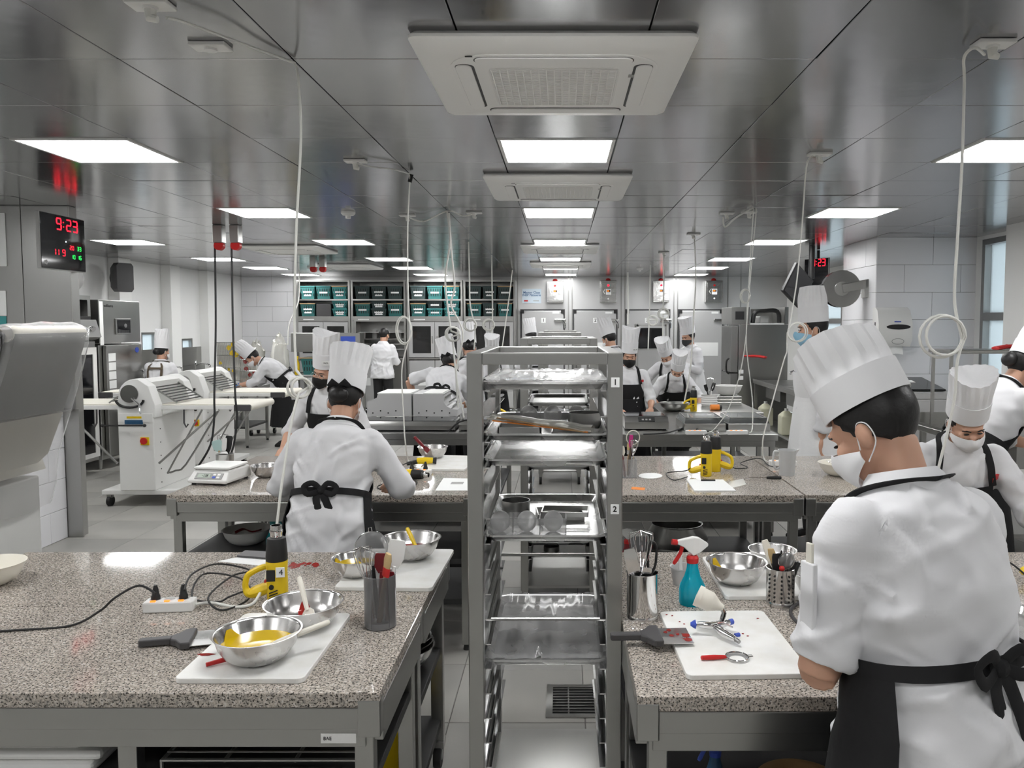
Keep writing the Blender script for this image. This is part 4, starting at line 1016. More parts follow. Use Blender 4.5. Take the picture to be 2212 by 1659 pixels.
# under the middle left table
sz = .501
bowl('white enamel bowl with wrappers on the shelf under the scale table', -1.80, 4.48, sz, .135, .085, 'white_enamel', group='pale enamel bowls')
o = MB().tube(spline([(-.06, 0, .0), (-.02, .02, .015), (.04, -.01, .008), (.08, .02, .012)], 4), [.012]*13, 8, flat=.3).build('wrapper', 'dark_red', loc=(-1.80, 4.46, sz+.066)); tag(o, 'dark red wrapper in the white bowl under the scale table', 'wrapper')
spray_bottle('teal spray bottle under the middle left table', (-1.62, 4.40, sz), 2.8, .23, 'bottle_teal', 'teal', 'teal')
def pail(label, x, y, z, r, h, m):
    t = T('bin', label, 'bin', (x, y, z), 0)
    MB().lathe([(.001, 0), (r*.85, 0), (r, h), (r*1.04, h), (r*1.04, h+.012), (r*.95, h+.012), (r*.82, .006), (.001, .006)], 28, caps=False).build('pail', m, t); return t
pail('grey plastic bin under the middle left table', -1.50, 4.62, sz, .10, .20, 'grey_plastic')
bowl('dark steel bowl behind the chef under the middle left table', -1.22, 4.45, sz, .15, .11, 'steel_dark')
x_ = T('measuring_jug', 'clear jug with a handle behind the teal bottle under the table', 'jug', (-1.68, 4.62, sz), 0, 'plastic measuring jugs')
def jug_parts(t, r, h, m='jug'):
    MB().lathe([(.001, 0), (r*.85, 0), (r, h*.97), (r*1.05, h), (r*1.0, h), (r*.82, .005), (.001, .005)], 26, caps=False).build('vessel', m, t)
    MB().tube(spline([(-r*.95, 0, h*.9), (-r*1.5, 0, h*.92), (-r*1.6, 0, h*.5), (-r*1.3, 0, h*.25), (-r*.88, 0, h*.3)], 5), .007, 8).build('handle', m, t)
    q = MB(); q.loft([[(r*.75, -r*.45, h*.80), (r*.95, 0, h*.78), (r*.75, r*.45, h*.80)], [(r*.9, -r*.45, h*1.0), (r*1.42, 0, h*1.02), (r*.9, r*.45, h*1.0)]], False, False); q.build('spout', m, t)
jug_parts(x_, .055, .16)
# --- middle right table
def acrylic_box(label, px, py, s=.09, h=.11):
    x, y = XY(px, py); t = T('tool_box', label, 'holder', (x, y, TZ), .05)
    for b in ((-s/2, s/2, -s/2, -s/2+.003), (-s/2, s/2, s/2-.003, s/2), (-s/2, -s/2+.003, -s/2, s/2), (s/2-.003, s/2, -s/2, s/2)): MB().box(*b, 0, h).build('side', 'acrylic', t)
    MB().box(-s/2, s/2, -s/2, s/2, 0, .003).build('base', 'acrylic', t); return V(x, y, TZ+.004)
b = acrylic_box('clear square holder full of tools beside the front rack', 1357, 1030)
whisk('whisk in the clear square holder beside the rack', b+V(.01, -.01, 0), V(.12, -.05, 1), .12, .10, .022)
spatula('cream scraper in the clear square holder beside the rack', b+V(-.02, -.02, 0), V(-.14, -.05, 1), .13, 'dark_red', 'cream', w=.02, bl=.06)
brush('wooden brush in the clear square holder beside the rack', b+V(0, .02, 0), V(.04, .02, 1), .13, 'wood')
mat('magenta', (.5, .03, .2), .45)
spatula('magenta striped palette tool in the clear square holder', b+V(.0, .0, 0), V(.08, .06, 1), .17, 'brown', 'magenta', w=.012, bl=.08)
o = MB().tube([(.042*math.cos(2*PI*j/24), 0, .042*math.sin(2*PI*j/24)) for j in range(25)], .003, 7).build('cutter_ring', 'cream', loc=b+V(.03, .03, .225), rot=(0, 0, .3)); tag(o, 'pale round cutter hanging over the clear square holder', 'ring')
x, y = XY(1525, 1028); heat_gun('front yellow heat gun of the upright pair on the middle right table', (x, y, TZ), math.radians(-8), h=.25, cord=[V(x-.095, y, TZ+.045), V(x-.125, y, TZ+.03), PZ(1440, 1022, TZ+.006), PZ(1455, 1037, TZ+.006), PZ(1485, 1030, TZ+.006)])
x, y = XY(1545, 1018); heat_gun('rear yellow heat gun of the upright pair on the middle right table', (x, y, TZ), math.radians(172), h=.255, cord=[V(x+.09, y, TZ+.045), V(x+.12, y-.01, TZ+.02), PZ(1615, 1010, TZ+.012), PZ(1600, 1000, TZ+.02), PZ(1640, 990, TZ+.03), PZ(1660, 1005, TZ+.02), PZ(1680, 1010, TZ+.03)])
sheet('paper_disc', 'round white paper on the table left of the upright heat guns', 'paper', [(1405+26*math.cos(2*PI*j/18), 1028+6*math.sin(2*PI*j/18)) for j in range(17, -1, -1)], TZ, 'paper')
sheet('sticky_note', 'orange note stuck on the middle right table', 'note', ((1363, 1057), (1392, 1059), (1394, 1054), (1365, 1052)), TZ, 'orange')
o = sheet('clipboard', 'white sheet on a clipboard on the middle right table', 'clipboard', ((1500, 1062), (1590, 1062), (1562, 1038), (1483, 1037)), TZ, 'paper', .006)
MB().box(-.03, .05, .10, .115, .006, .014).build('clip', 'black', o)
sheet('film_scrap', 'clear film scrap with a bright tip right of the clipboard', 'film', ((1572, 1058), (1612, 1048), (1605, 1035), (1575, 1042)), TZ, 'film_milky', .004)
a_, b2 = PZ(1688, 1032, TZ+.01), PZ(1605, 1031, TZ+.01); knife_handle('black handled knife lying on the middle right table', 'kitchen_knife', a_, b2-a_, .085, 'black', 'chrome', bl=.12, w=.008)
x, y = XY(1700, 1026); t = T('measuring_jug', 'clear plastic measuring jug on the middle right table', 'jug', (x, y, TZ), 0, 'plastic measuring jugs'); jug_parts(t, .052, .152)
x2, y2 = XY(1700, 1012); tp = PZ(1758, 337, CEIL)
c2 = spline([Vector((x2-.08, y2+.1, TZ+.02)), PZ(1650, 990, TZ+.03), P(1648, 950, 5.1), P(1660, 900, 5.1), P(1690, 790, 5.1), P(1700, 760, 5.1)][::1], 6) + coil(P(1722, 718, 5.1), .06, 2, side=-1) + spline([P(1708, 690, 5.1), P(1722, 600, 5.1), P(1733, 480, 5.1), Vector((tp.x-.04, tp.y, H-.07)), tp], 6)
power_strip('white power strip behind the clear measuring jug', (x2, y2+.1, TZ), math.radians(-4), c2, L=.17)
ceiling_socket('ceiling socket holding the hanging cable right of the aisle', 1770, 335)
x, y = XY(1815, 1026); bowl('wide white enamel bowl with film on the middle right table', x, y, TZ, .128, .075, 'cream', group='pale enamel bowls')
rnd = random.Random(2); q = MB(); rows = [[(-.09+.18*i/12, -.06+.12*j/10, .055+.03*math.exp(-((i-6)**2+(j-5)**2)/18)+.016*noise.noise((i*.9, j*.9, 2))) for j in range(11)] for i in range(13)]; q.grid(rows)
tag(q.build('film_wad', 'film_milky', loc=(x+.02, y, TZ+.02)), 'crumpled film heaped in the wide white bowl', 'film')
# under the middle right table
sz = .302
spray_bottle('red trigger sprayer under the middle right table', (.36, 4.36, sz+.10), 0, .23, 'dark_red', 'white_plastic', 'red')
tag(MB().box(-.07, .07, -.07, .07, 0, .098).build('storage_tin', 'steel_dark', loc=(.36, 4.36, sz), bevel=.004), 'dark tin under the red sprayer on the shelf', 'tin')
bowl('large dark steel bowl under the middle right table, left one', .58, 4.5, sz, .15, .11, 'steel')
bowl('steel bowl filled with white sugar under the middle right table', .855, 4.45, sz, .105, .085, 'steel', fill=('paper', .85))
scale('grey kitchen scale on the shelf under the middle right table', (1.09, 4.5, sz), .1, '', .85)
bowl('big steel pot behind the sugar bowl under the table', .72, 4.95, sz, .16, .2, 'steel', base=.85)
# ================================================================== BACK TABLE ROW
def cooker(label, x, y, w=.35, d=.42, h=.11, panel=True, z=TZ):
    t = T('induction_cooker', label, 'cooker', (x, y, z), 0, 'countertop induction cookers')
    q = MB(); q.loft([[(a*w/2, -d/2, zz) for a, zz in ()]] if 0 else [[(-w/2, yy, zz) , (w/2, yy, zz)] for yy, zz in ((-d/2, .012), (-d/2, h*.62), (-d/2+.06, h), (d/2, h), (d/2, .012), (-d/2, .012))], False, False)
    for s_ in (-1, 1): q.add([(s_*w/2, yy, zz) for yy, zz in ((-d/2, .012), (-d/2, h*.62), (-d/2+.06, h), (d/2, h), (d/2, .012))], [(0, 1, 2, 3, 4)])
    q.build('housing', 'steel', t)
    MB().box(-w/2+.015, w/2-.015, -d/2+.085, d/2-.015, h, h+.004).build('glass_top', 'black_gloss', t)
    if panel:
        fr = Matrix.Translation((0, -d/2+.03, h*.81)) @ Matrix.Rotation(math.atan2(h*.38, .06), 4, 'X')
        q = MB(); q.X = fr; q.box(-.07, .07, -.028, .028, -.001, .003); p_ = q.build('control_panel', 'black', t)
        for k in range(3): q = MB(); q.X = fr; q.box(-.04+.03*k, -.022+.03*k, -.012, .004, .003, .0045); q.build('button', 'grey_plastic', p_)
    for a in (-1, 1):
        for b in (-1, 1): MB().cyl((a*(w/2-.03), b*(d/2-.03), 0), (a*(w/2-.03), b*(d/2-.03), .014), .015, n=10).build('foot', 'black', t)
    return t
cooker('induction cooker with black control panel, leftmost on the right back table', .715, 6.92, .37)
for k, (px, lab) in enumerate(((1535, 'shallow clear lidded steel unit in the middle of the cooker row'), (1630, 'shallow clear lidded steel unit at the right end of the cooker row'))):
    t = T('warming_unit', lab, 'cooker', (1.20 if k == 0 else 1.575, 6.90, TZ), 0, 'clear lidded warming units'); w_, d_ = .355, .46
    MB().box(-w_/2, w_/2, -d_/2, d_/2, 0, .062).build('base', 'steel', t, bevel=.004)
    f = MB(); f.loft([[(-w_/2+a, -d_/2+a*1.6, z), (w_/2-a, -d_/2+a*1.6, z), (w_/2-a, d_/2-a, z), (-w_/2+a, d_/2-a, z)] for a, z in ((.006, .062), (.022, .105))]); f.build('lid', 'glass', t)
    for b in ((-w_/2+.02, w_/2-.02, -d_/2+.032, -d_/2+.04), (-w_/2+.02, w_/2-.02, d_/2-.03, d_/2-.022), (-w_/2+.02, -w_/2+.028, -d_/2+.032, d_/2-.022), (w_/2-.028, w_/2-.02, -d_/2+.032, d_/2-.022)): MB().box(*b, .1055, .111).build('lid_frame', 'steel', t)
for k, (px, lab, cp, ct) in enumerate(((1505, 'white power strip at the front of the cooker table, left one', (1617, 640), (1627, 448)), (1595, 'white power strip at the front of the cooker table, right one', None, (1633, 450)))):
    x, y = XY(px, 940); t0 = PZ(*ct, CEIL)
    if k == 0: cb = spline([V(x+.09, y, TZ+.02), PZ(1545, 925, TZ+.03), P(1575, 880, 6.6), P(1600, 800, 6.6), P(1612, 720, 6.6), P(1614, 655, 6.6)], 5)+coil(P(1610, 640, 6.6), .055, 3, squash=.7)+spline([P(1617, 620, 6.6), P(1622, 540, 6.7), t0+V(0, 0, -.06), t0], 5)
    else: cb = spline([V(x+.09, y, TZ+.02), PZ(1625, 925, TZ+.04), P(1625, 860, 6.65), P(1612, 740, 6.65), P(1618, 640, 6.65), P(1626, 540, 6.7), t0+V(0, 0, -.06), t0], 5)
    power_strip(lab, (x, y+.04, TZ), math.radians(3), cb, L=.17)
ceiling_socket('ceiling socket left of two above the cooker table', 1570, 462); ceiling_socket('ceiling socket right of two above the cooker table', 1618, 460)
for k, pts in enumerate(([(1465, 930), (1500, 915), (1560, 925), (1600, 912), (1630, 925)], [(1390, 938), (1440, 935), (1480, 925), (1530, 932)])):
    o = MB().tube(spline([PZ(a, c, TZ+.006+.02*(i % 2)) for i, (a, c) in enumerate(pts)], 6), .006, 7).build('power_lead', 'rubber'); tag(o, ('black power lead curling behind the power strips on the cooker table', 'black power lead lying before the leftmost induction cooker')[k], 'cord')
x, y = XY(1418, 886); bowl('steel bowl with a whisk on the far table before the masked chef', 1.16, 8.25, TZ, .155, .085, 'steel')
heat_gun('yellow heat gun upright on the far table beside the steel bowl', (1.36, 8.22, TZ), math.radians(5), h=.26)
o = MB().tube([(-.05, 0, .03), (.04, 0, .03)], [.03, .03], 14).build('spray_can', 'orange', loc=(1.60, 8.3, TZ), rot=(0, 0, .1)); tag(o, 'small orange can lying on the far steel table', 'can')
MB().tube([(.041, 0, .03), (.065, 0, .03)], .028, 12).build('cap', 'black', o)
t = T('tool_tub', 'white ribbed tub of whisks on the far steel table', 'tub', (1.62, 8.75, TZ)); 
MB().lathe([(.001, 0), (.08, 0)] + [(.085+.006*(k % 2), .012+.012*k) for k in range(9)] + [(.095, .125), (.085, .125), (.075, .005), (.001, .005)], 24, caps=False).build('vessel', 'white_plastic', t)
b = V(1.62, 8.75, TZ+.01)
whisk('big whisk standing in the white ribbed tub', b, V(.05, 0, 1), .13, .17, .045)
spatula('black spatula leaning left in the white ribbed tub', b+V(.02, 0, 0), V(-.3, 0, 1), .16, 'black', w=.02, bl=.08); spatula('black and white spatula leaning right in the white ribbed tub', b+V(-.02, 0, 0), V(.3, 0, 1), .16, 'white_plastic', 'black', w=.02, bl=.1)
bowl('white enamel bowl on the shelf behind the tub of whisks', 1.86, 8.92, TZ+.102, .16, .11, 'white_enamel', group='pale enamel bowls')
for k in range(3): tag(MB().box(-.15, .15, -.12, .12, 0, .032).build('tray_box', 'steel', loc=(1.84, 8.92, TZ+.0005+.0335*k), bevel=.004), ('bottom', 'middle', 'top')[k]+' steel box of the stack under the far enamel bowl', 'box', 'stacked steel boxes')
# under the cooker table: crate with a yellow handle, bowls
def crate(label, x, y, z, w, d, h, m='basket', rim=None, tagn=None, name='crate', group=None, det=True):
    t = T(name, label, 'crate' if name == 'crate' else 'basket', (x, y, z), 0, group)
    q = MB(); k = .86
    o_ = [[(-w/2*s, -d/2*s, zz), (w/2*s, -d/2*s, zz), (w/2*s, d/2*s, zz), (-w/2*s, d/2*s, zz)] for s, zz in ((k, 0), (1, h), (1.04, h), (1.04, h-.012), (1.0, h-.012))]
    o_ = o_[:3]+[[(-w/2*s, -d/2*s, zz), (w/2*s, -d/2*s, zz), (w/2*s, d/2*s, zz), (-w/2*s, d/2*s, zz)] for s, zz in ((.96, h), (k-.03, .008))]
    q.loft(o_, True, True); q.build('shell', m, t, smooth=0)
    MB().box(-w*.53, w*.53, -d*.53, -d*.53+.014, h-.014, h+.004).build('rim', rim or m, t, bevel=.003)
    MB().box(-w*.53, w*.53, d*.53-.014, d*.53, h-.014, h+.004).build('rim', rim or m, t, bevel=.003)
    if det:
        sm_ = MB().box(-.007, .007, -.003, .003, -.022, .022).mesh('slot', 'black')
        for r in range(2):
            for c in range(int(w/.045)):
                zz = h*(.34+.36*r); s = k+(1-k)*zz/h
                o2 = link('slot', sm_, t, (-w*.4+c*.045, -d/2*s-.0015, zz), scale=(1, 1, h/.2))
    if tagn:
        for zz, ww in tagn:
            s = k+(1-k)*zz/h; o2 = MB().box(-w*ww/2, w*ww/2, -.002, .002, -.016, .016).build('paper_label', 'paper', t, loc=(0, -d/2*s-.004, zz), rot=(-.08, 0, 0))
    return t
crate('dark crate with an orange rim under the cooker table', .78, 6.75, .301, .5, .36, .26, 'basket_dark', 'wood', name='crate')
bowl('steel bowl turned up under the cooker table, left one', 1.22, 6.8, .301, .16, .12); bowl('steel bowl under the cooker table, right one', 1.56, 6.85, .301, .13, .12)
# left back table: two grey hoppers
for k, x0 in enumerate((-1.58, -1.16)):
    t = T('steel_hopper', ('left', 'right')[k]+' grey steel hopper with a curved front on the left back table', 'hopper', (x0, 7.45, TZ+.06)); w_ = .405
    prof = [(-.22, 0), (-.22, .06), (-.12, .10), (-.10, .14), (-.09, .20), (-.02, .215), (.25, .215), (.25, 0)]
    if k == 1:
        q = MB(); q.X = Matrix.Rotation(0, 4, 'Z')
        arc = [(w_/2, 0), (w_/2, .06), (w_/2-.05, .066), (w_/2-.10, .09), (w_/2-.125, .13), (w_/2-.13, .19), (w_/2-.12, .205), (-w_/2, .205), (-w_/2, 0)]
        q.loft([[(a, yy, zz) for a, zz in arc] for yy in (-.22, .25)])
        q.build('housing', 'grey_paint', t)
        for j in range(3): MB().box(w_/2-.115+.034*j, w_/2-.108+.034*j, -.2, .23, .165-.042*j, .178-.042*j).build('front_slat', 'steel', t)
    else:
        q = MB(); q.loft([[(a, yy, zz) for a, zz in ((-w_/2, 0), (-w_/2, .13), (-w_/2+.09, .17), (-w_/2+.10, .205), (w_/2, .205), (w_/2, 0))] for yy in (-.22, .25)]); q.build('housing', 'grey_paint', t)
    MB().box(-w_/2+.09, w_/2-.13*k-.01, -.2, .23, .205, .212).build('lid', 'white_paint', t, bevel=.002)
    for j in range(5): MB().cyl((-.15+.07*j, -.2225, .03+.02*(j % 2)), (-.15+.07*j, -.219, .03+.02*(j % 2)), .007, n=10).build('rivet', 'black', t)
    for a in (-.15, .15):
        for b in (-.17, .2): MB().box(a-.02, a+.02, b-.02, b+.02, -.06, 0).build('foot', 'steel_dark', t)
cooker('induction cooker left of the aisle below the grey hoppers', -1.35, 6.85, .9, .42, .075, False)
cooker('induction cooker left of the aisle beside the heat gun', -.70, 6.9, .34, .5, .085, False)
tray('baking tray on the left back table behind the induction cookers', -.72, 7.62, TZ+.001, TRAYD, 'baking trays on the tables')
heat_gun('yellow heat gun upright on the left back table beside the rack', (-.62, 7.25, TZ), 3.0, h=.27)
o = MB().tube(spline([V(-.95, 6.6, TZ+.006), V(-.85, 6.58, TZ+.09), V(-.7, 6.6, TZ+.1), V(-.62, 6.6, TZ+.02), V(-.75, 6.58, TZ+.01), V(-.6, 6.58, TZ+.05)], 7), .007, 7).build('power_lead', 'rubber'); tag(o, 'black power lead curling at the front of the left back table', 'cord')
bowl('white dish at the left end of the left back table', -1.885, 7.12, TZ, .075, .04, 'white_enamel', group='pale enamel bowls')
# ================================================================== LEFT SIDE MACHINES
def dough_sheeter(label, x, y, fold=False):
    """belt along X, body long in Y; origin on the floor below the body's middle"""
    t = T('dough_sheeter', label, 'dough sheeter', (x, y, 0), 0, 'white dough sheeters')
    MB().box(-.17, .17, -.42, .42, .16, .86).build('body', 'white_paint', t, bevel=.008)
    MB().box(-.165, .165, -.425, -.419, .82, .90).build('upper_band', 'white_paint', t)
    MB().box(-.10, .07, -.428, -.4195, .80, .84).build('nameplate', 'navy', t)
    MB().box(-.08, .06, -.428, -.4195, .855, .875).build('warning_strip', 'yellow', t)
    q = MB().box(.045, .125, -.43, -.419, .60, .675).build('switch_plate', 'yellow', t); MB().cyl((.08, -.445, .64), (.08, -.428, .64), .032, n=18).build('stop_button', 'red', q)
    # end housing with rounded top
    for s_ in (-1, 1):
        q = MB(); pts = [(-.17, .86), (-.17, .98)] + [(.0-.17*math.cos(a), 1.03+.20*math.sin(a)) for a in [PI*.08*j for j in range(2, 8)]] + [(.13, 1.16), (.19, .98), (.19, .86)]
        y0, y1 = (-.42, -.28) if s_ < 0 else (.28, .42)
        q.loft([[(a, yy, zz) for a, zz in pts] for yy in (y0, y1)]); q.build('end_housing', 'white_paint', t, bevel=.006)
    MB().cyl((-.045, -.435, 1.09), (-.045, -.418, 1.09), .085, n=24).build('dial', 'chrome', t)
    q = MB(); q.X = Matrix.Translation((-.045, -.43, 1.03)); pts = [(.13*math.cos(a), 0, .07*math.sin(a)) for a in [PI+PI*j/12 for j in range(13)]]; q.tube(pts, .012, 8); q.build('dial_scale', 'black', t)
    MB().tube([(-.01, -.45, 1.05), (.06, -.46, .99), (.075, -.47, .90)], [.014, .012, .009], 9).build('lever', 'chrome', t)
    q = MB(); q.loft([[(a, yy, zz) for a, zz in ((-.09, 1.15), (-.06, 1.215), (.03, 1.225), (.09, 1.19), (.06, 1.10))] for yy in (-.28, .28)]); q.build('roller_cover', 'white_paint', t)
    for s_ in (-1, 1):
        gd = MB()
        for j in range(6): MB().box(min(s_*.09, s_*.30), max(s_*.09, s_*.30), -.26+j*.1, -.245+j*.1, 1.03, 1.04).build('guard_bar', 'black', t, rot=(0, s_*.35, 0), loc=(0, 0, .075*1)) if 0 else None
        for j in range(7):
            xx = .10+.035*j; MB().cyl((s_*xx, -.27, 1.135-.022*j), (s_*xx, .27, 1.135-.022*j), .006, n=8).build('guard_bar', 'black', t)
        for yy in (-.27, .27): MB().tube([(s_*.08, yy, 1.15), (s_*.33, yy, .99)], .008, 8).build('guard_side', 'steel', t)
        # belt tables
        x0, x1 = sorted((s_*.17, s_*1.02))
        MB().box(x0, x1, -.31, .31, .925, .965).build('table_frame', 'white_paint', t, bevel=.004)
        MB().box(x0, x1, -.29, .29, .966, .978).build('belt', 'belt', t, bevel=.003)
        MB().cyl((s_*1.03, -.30, .945), (s_*1.03, .30, .945), .034, n=18).build('end_roller', 'belt', t)
        MB().box(min(s_*.90, s_*1.06), max(s_*.90, s_*1.06), -.335, -.31, .915, .975).build('bearing_plate', 'grey_dark', t, bevel=.006)
        MB().tube([(s_*.75, -.31, .93), (s_*.20, -.40, .42)], .011, 10).build('strut', 'steel', t)
        if s_ > 0: MB().tube(spline([(.60, -.34, .93), (.28, -.34, .37), (.26, -.34, .32), (.33, -.34, .34), (.43, -.34, .40), (.72, -.34, .86), (.75, -.34, .92)], 3), .009, 8).build('folding_leg', 'steel_dark', t)
        MB().tube([(s_*.42, -.33, .93), (s_*.42, -.335, .80), (s_*.44, -.335, .76), (s_*.46, -.335, .79)], .008, 7).build('hook', 'grey_dark', t)
    MB().cyl((-.30, -.45, .79), (.10, -.45, .79), .008, n=8).build('clutch_bar', 'black', t)
    for e_ in (-.30, .10): MB().sphere((e_, -.45, .79), .016).build('bar_knob', 'black', t)
    MB().box(-.36, .36, -.40, .40, .115, .16).build('base_frame', 'white_paint', t, bevel=.006)
    for a in (-.30, .30):
        for b in (-.36, .36):
            MB().cyl((a-.016, b, .05), (a+.016, b, .05), .05, n=18).build('castor_wheel', 'rubber', t); MB().box(a-.022, a+.022, b-.025, b+.025, .08, .116).build('castor_fork', 'steel', t)
    for j in range(5): MB().cyl((.169, -.30, .22+.13*j), (.173, -.30, .22+.13*j), .006, n=8).build('screw', 'black', t)
    return t
dough_sheeter('nearer white dough sheeter on castors with belts out at the left', -4.06, 7.95)
dough_sheeter('farther white dough sheeter standing behind the first one', -4.22, 9.35)
def trash(label, x, y):
    t = T('ingredient_bin', label, 'bin', (x, y, 0), 0, 'ingredient bins on castors')
    q = MB(); q.loft([[(-a, -b, z), (a, -b, z), (a, b, z), (-a, b, z)] for a, b, z in ((.17, .2, .10), (.2, .24, .62), (.21, .25, .62), (.21, .25, .65))]); q.build('body', 'white_plastic', t, bevel=.01)
    MB().box(-.215, .215, -.26, .26, .651, .68).build('lid', 'ac_white', t, bevel=.008)
    for a in (-.13, .13):
        for b in (-.15, .15): MB().cyl((a-.014, b, .045), (a+.014, b, .045), .045, n=14).build('castor_wheel', 'rubber', t); MB().box(a-.02, a+.02, b-.02, b+.02, .05, .101).build('castor_fork', 'grey_plastic', t)
    return t
trash('white ingredient bin on castors behind the sheeters, left one', -4.75, 12.55); trash('white ingredient bin on castors behind the sheeters, right one', -4.2, 12.6)
# folded dough sheeter wrapped in film at the very left (table folded up)
wx = P(60, 720, 4.15)
t = T('wrapped_sheeter', 'dough sheeter wrapped in clear plastic film at the left edge', 'dough sheeter', (-3.165, 4.30, 0))
MB().box(-.30, .08, -.35, .35, .15, .86).build('body', 'white_paint', t, bevel=.01)
MB().box(-.42, .25, -.38, .38, .10, .15).build('base_frame', 'white_paint', t, bevel=.006)
for a in (-.36, .19):
    for b in (-.32, .32): MB().cyl((a-.015, b, .05), (a+.015, b, .05), .05, n=16).build('castor_wheel', 'rubber', t)
up = [(.10, .93), (.36, 1.69)]
q = MB(); q.loft([[(-.02, yy, .92), (.06, yy, .90), (.17, yy, 1.0), (.265, yy, 1.24), (.19, yy, 1.27)] for yy in (-.30, .30)]); q.build('belt_loop', 'belt', t)
q = MB(); q.loft([[(.19, yy, 1.275), (.268, yy, 1.25), (.40, yy, 1.62), (.42, yy, 1.70), (.36, yy, 1.74), (.31, yy, 1.70)] for yy in (-.30, .30)]); q.build('folded_table', 'grey_film', t)
MB().cyl((.375, -.31, 1.70), (.375, .31, 1.70), .042, n=18).build('end_roller', 'belt', t)
q = MB(); q.X = Matrix.Translation((.30, -.335, 1.60)) @ Matrix.Rotation(.35, 4, 'Y'); q.box(-.055, .055, -.02, .02, -.16, .13); q.build('bearing_plate', 'grey_dark', t, bevel=.02)
q = MB(); q.X = Matrix.Translation((.22, -.336, 1.38)) @ Matrix.Rotation(.35, 4, 'Y'); q.box(-.05, .05, -.018, .018, -.06, .07); q.build('bracket', 'steel', t, bevel=.006)
q = MB(); q.loft([[(-.30, yy, .86), (-.30, yy, 1.02), (-.15, yy, 1.16), (.05, yy, 1.12), (.12, yy, .90)] for yy in (-.35, .35)]); q.build('roller_housing', 'cream', t)
MB().tube(spline([(.28, -.38, 1.14), (.30, -.38, .90), (.285, -.38, .50), (.24, -.38, .40), (.0, -.40, .33), (-.3, -.42, .28)], 5), .013, 9).build('guard_tube', 'steel', t)
MB().tube([(.28, -.39, 1.02), (.31, -.42, 1.0), (.35, -.45, 1.03)], [.022, .035, .02], 10).build('grip_housing', 'grey_plastic', t)
MB().tube([(.31, -.44, 1.045), (.37, -.465, 1.035)], [.012, .02], 10).build('red_grip', 'red', t)
rnd = random.Random(4); rows = []
sec = [(-.42, 1.30), (-.10, 1.52), (.24, 1.73), (.36, 1.752), (.425, 1.72), (.425, 1.64), (.385, 1.50), (.325, 1.32), (.27, 1.15), (.22, .98), (.20, .82), (.17, .70)]
q = MB(); rows = []
for i in range(15):
    v = i/14; yy = -.36+.72*v
    rows.append([(a+.02*noise.noise((k*.9, v*4, 1)) - (.03 if i in (0, 14) else 0), yy+.015*noise.noise((k*.7, v*3, 7)), zz+.02*noise.noise((k*.8, v*4, 5))) for k, (a, zz) in enumerate(sec)])
q.grid(rows); q.build('film_wrap', 'film', t, smooth=80)
q = MB(); rows = [[(rows[0][k][0]*(1-.5*u)-.25*u, -.37-.02*u+.012*noise.noise((k, u*5, 2)), rows[0][k][2]*(1-u)+(1.05-.03*k)*u) for k in range(len(sec))] for u in (0, .25, .5, .75, 1)]; q.grid(rows); q.build('film_wrap', 'film', t, smooth=80)
# black ribbed door leaf by the pillar
t = T('ribbed_panel', 'black ribbed vertical panel hanging beside the stainless pillar', 'panel', (-3.98, 6.25, 1.02))
MB().box(-.16, .0, -.01, .01, .04, .62).build('backing', 'black', t)
for k in range(5): MB().box(-.155+.035*k, -.14+.035*k, -.022, -.01, .04, .62).build('rib', 'steel_dark' if k == 4 else 'black', t)
o = t; MB().box(-.2, .0, .0, .2, .03, .0401).build('hinge_bracket', 'steel', t)
# upright freezer and oven
t = T('upright_freezer', 'stainless upright freezer with blue sticker by the left wall', 'freezer', (-5.92, 9.93, 0), math.radians(90)); t.scale = (1.27, 1, 1)
MB().box(-.36, .36, -.40, .40, .12, 1.50).build('cabinet', 'steel', t, bevel=.006)
MB().box(-.36, .36, -.42, .40, 1.52, 2.04).build('compressor_hood', 'steel', t, bevel=.006)
MB().box(-.355, -.30, -.425, -.419, 1.50, 2.02).build('side_strip', 'white_paint', t)
d = MB().box(-.30, .33, -.45, -.405, .16, 1.49).build('door', 'steel', t, bevel=.006)
MB().tube(spline([(.28, -.46, 1.16), (.28, -.50, 1.12), (.28, -.50, .90), (.28, -.46, .86)], 4), .012, 8).build('handle', 'chrome', d)
MB().cyl((.24, -.4525, 1.42), (.24, -.4505, 1.42), .035, n=18).build('sticker', 'blue', d)
for k in range(6): MB().box(-.27, -.15, -.4525, -.4505, 1.30-.11*k, 1.395-.11*k).build('notice_strip', 'paper', d)
f = MB().box(-.10, .16, -.44, -.42, 1.62, 1.82).build('control_frame', 'steel_dark', t, bevel=.004); MB().box(-.08, .14, -.446, -.4395, 1.64, 1.80).build('control_display', 'black_gloss', f); MB().cyl((.05, -.449, 1.73), (.05, -.445, 1.73), .025, n=16).build('knob', 'chrome', f)
text('williams', .05, 'ink', t, (-.2, -.4215, 1.97))
for a in (-.3, .3):
    for b in (-.33, .33): MB().cyl((a, b, 0), (a, b, .12), .022, n=10).build('foot', 'steel', t)
t = T('deck_oven', 'dark proofer oven with three dials left of the freezer', 'oven', (-5.88, 9.17, 0), math.radians(90)); t.scale = (1.42, 1, 1)
MB().box(-.12, .12, -.38, .38, .15, 1.55).build('cabinet', 'steel_dark', t, bevel=.005) if 0 else MB().box(-.30, .12, -.40, .40, .15, 1.55).build('cabinet', 'steel_dark', t, bevel=.005)
f = MB(); 
for b in ((-.27, -.23, .2, 1.48), (.05, .10, .2, 1.48), (-.23, .05, .2, .25), (-.23, .05, 1.40, 1.48)): f.box(b[0], b[1], -.43, -.405, b[2], b[3])
dd = f.build('door_frame', 'white_paint', t); MB().box(-.23, .05, -.42, -.41, .25, 1.40).build('door_glass', 'black_gloss', dd)
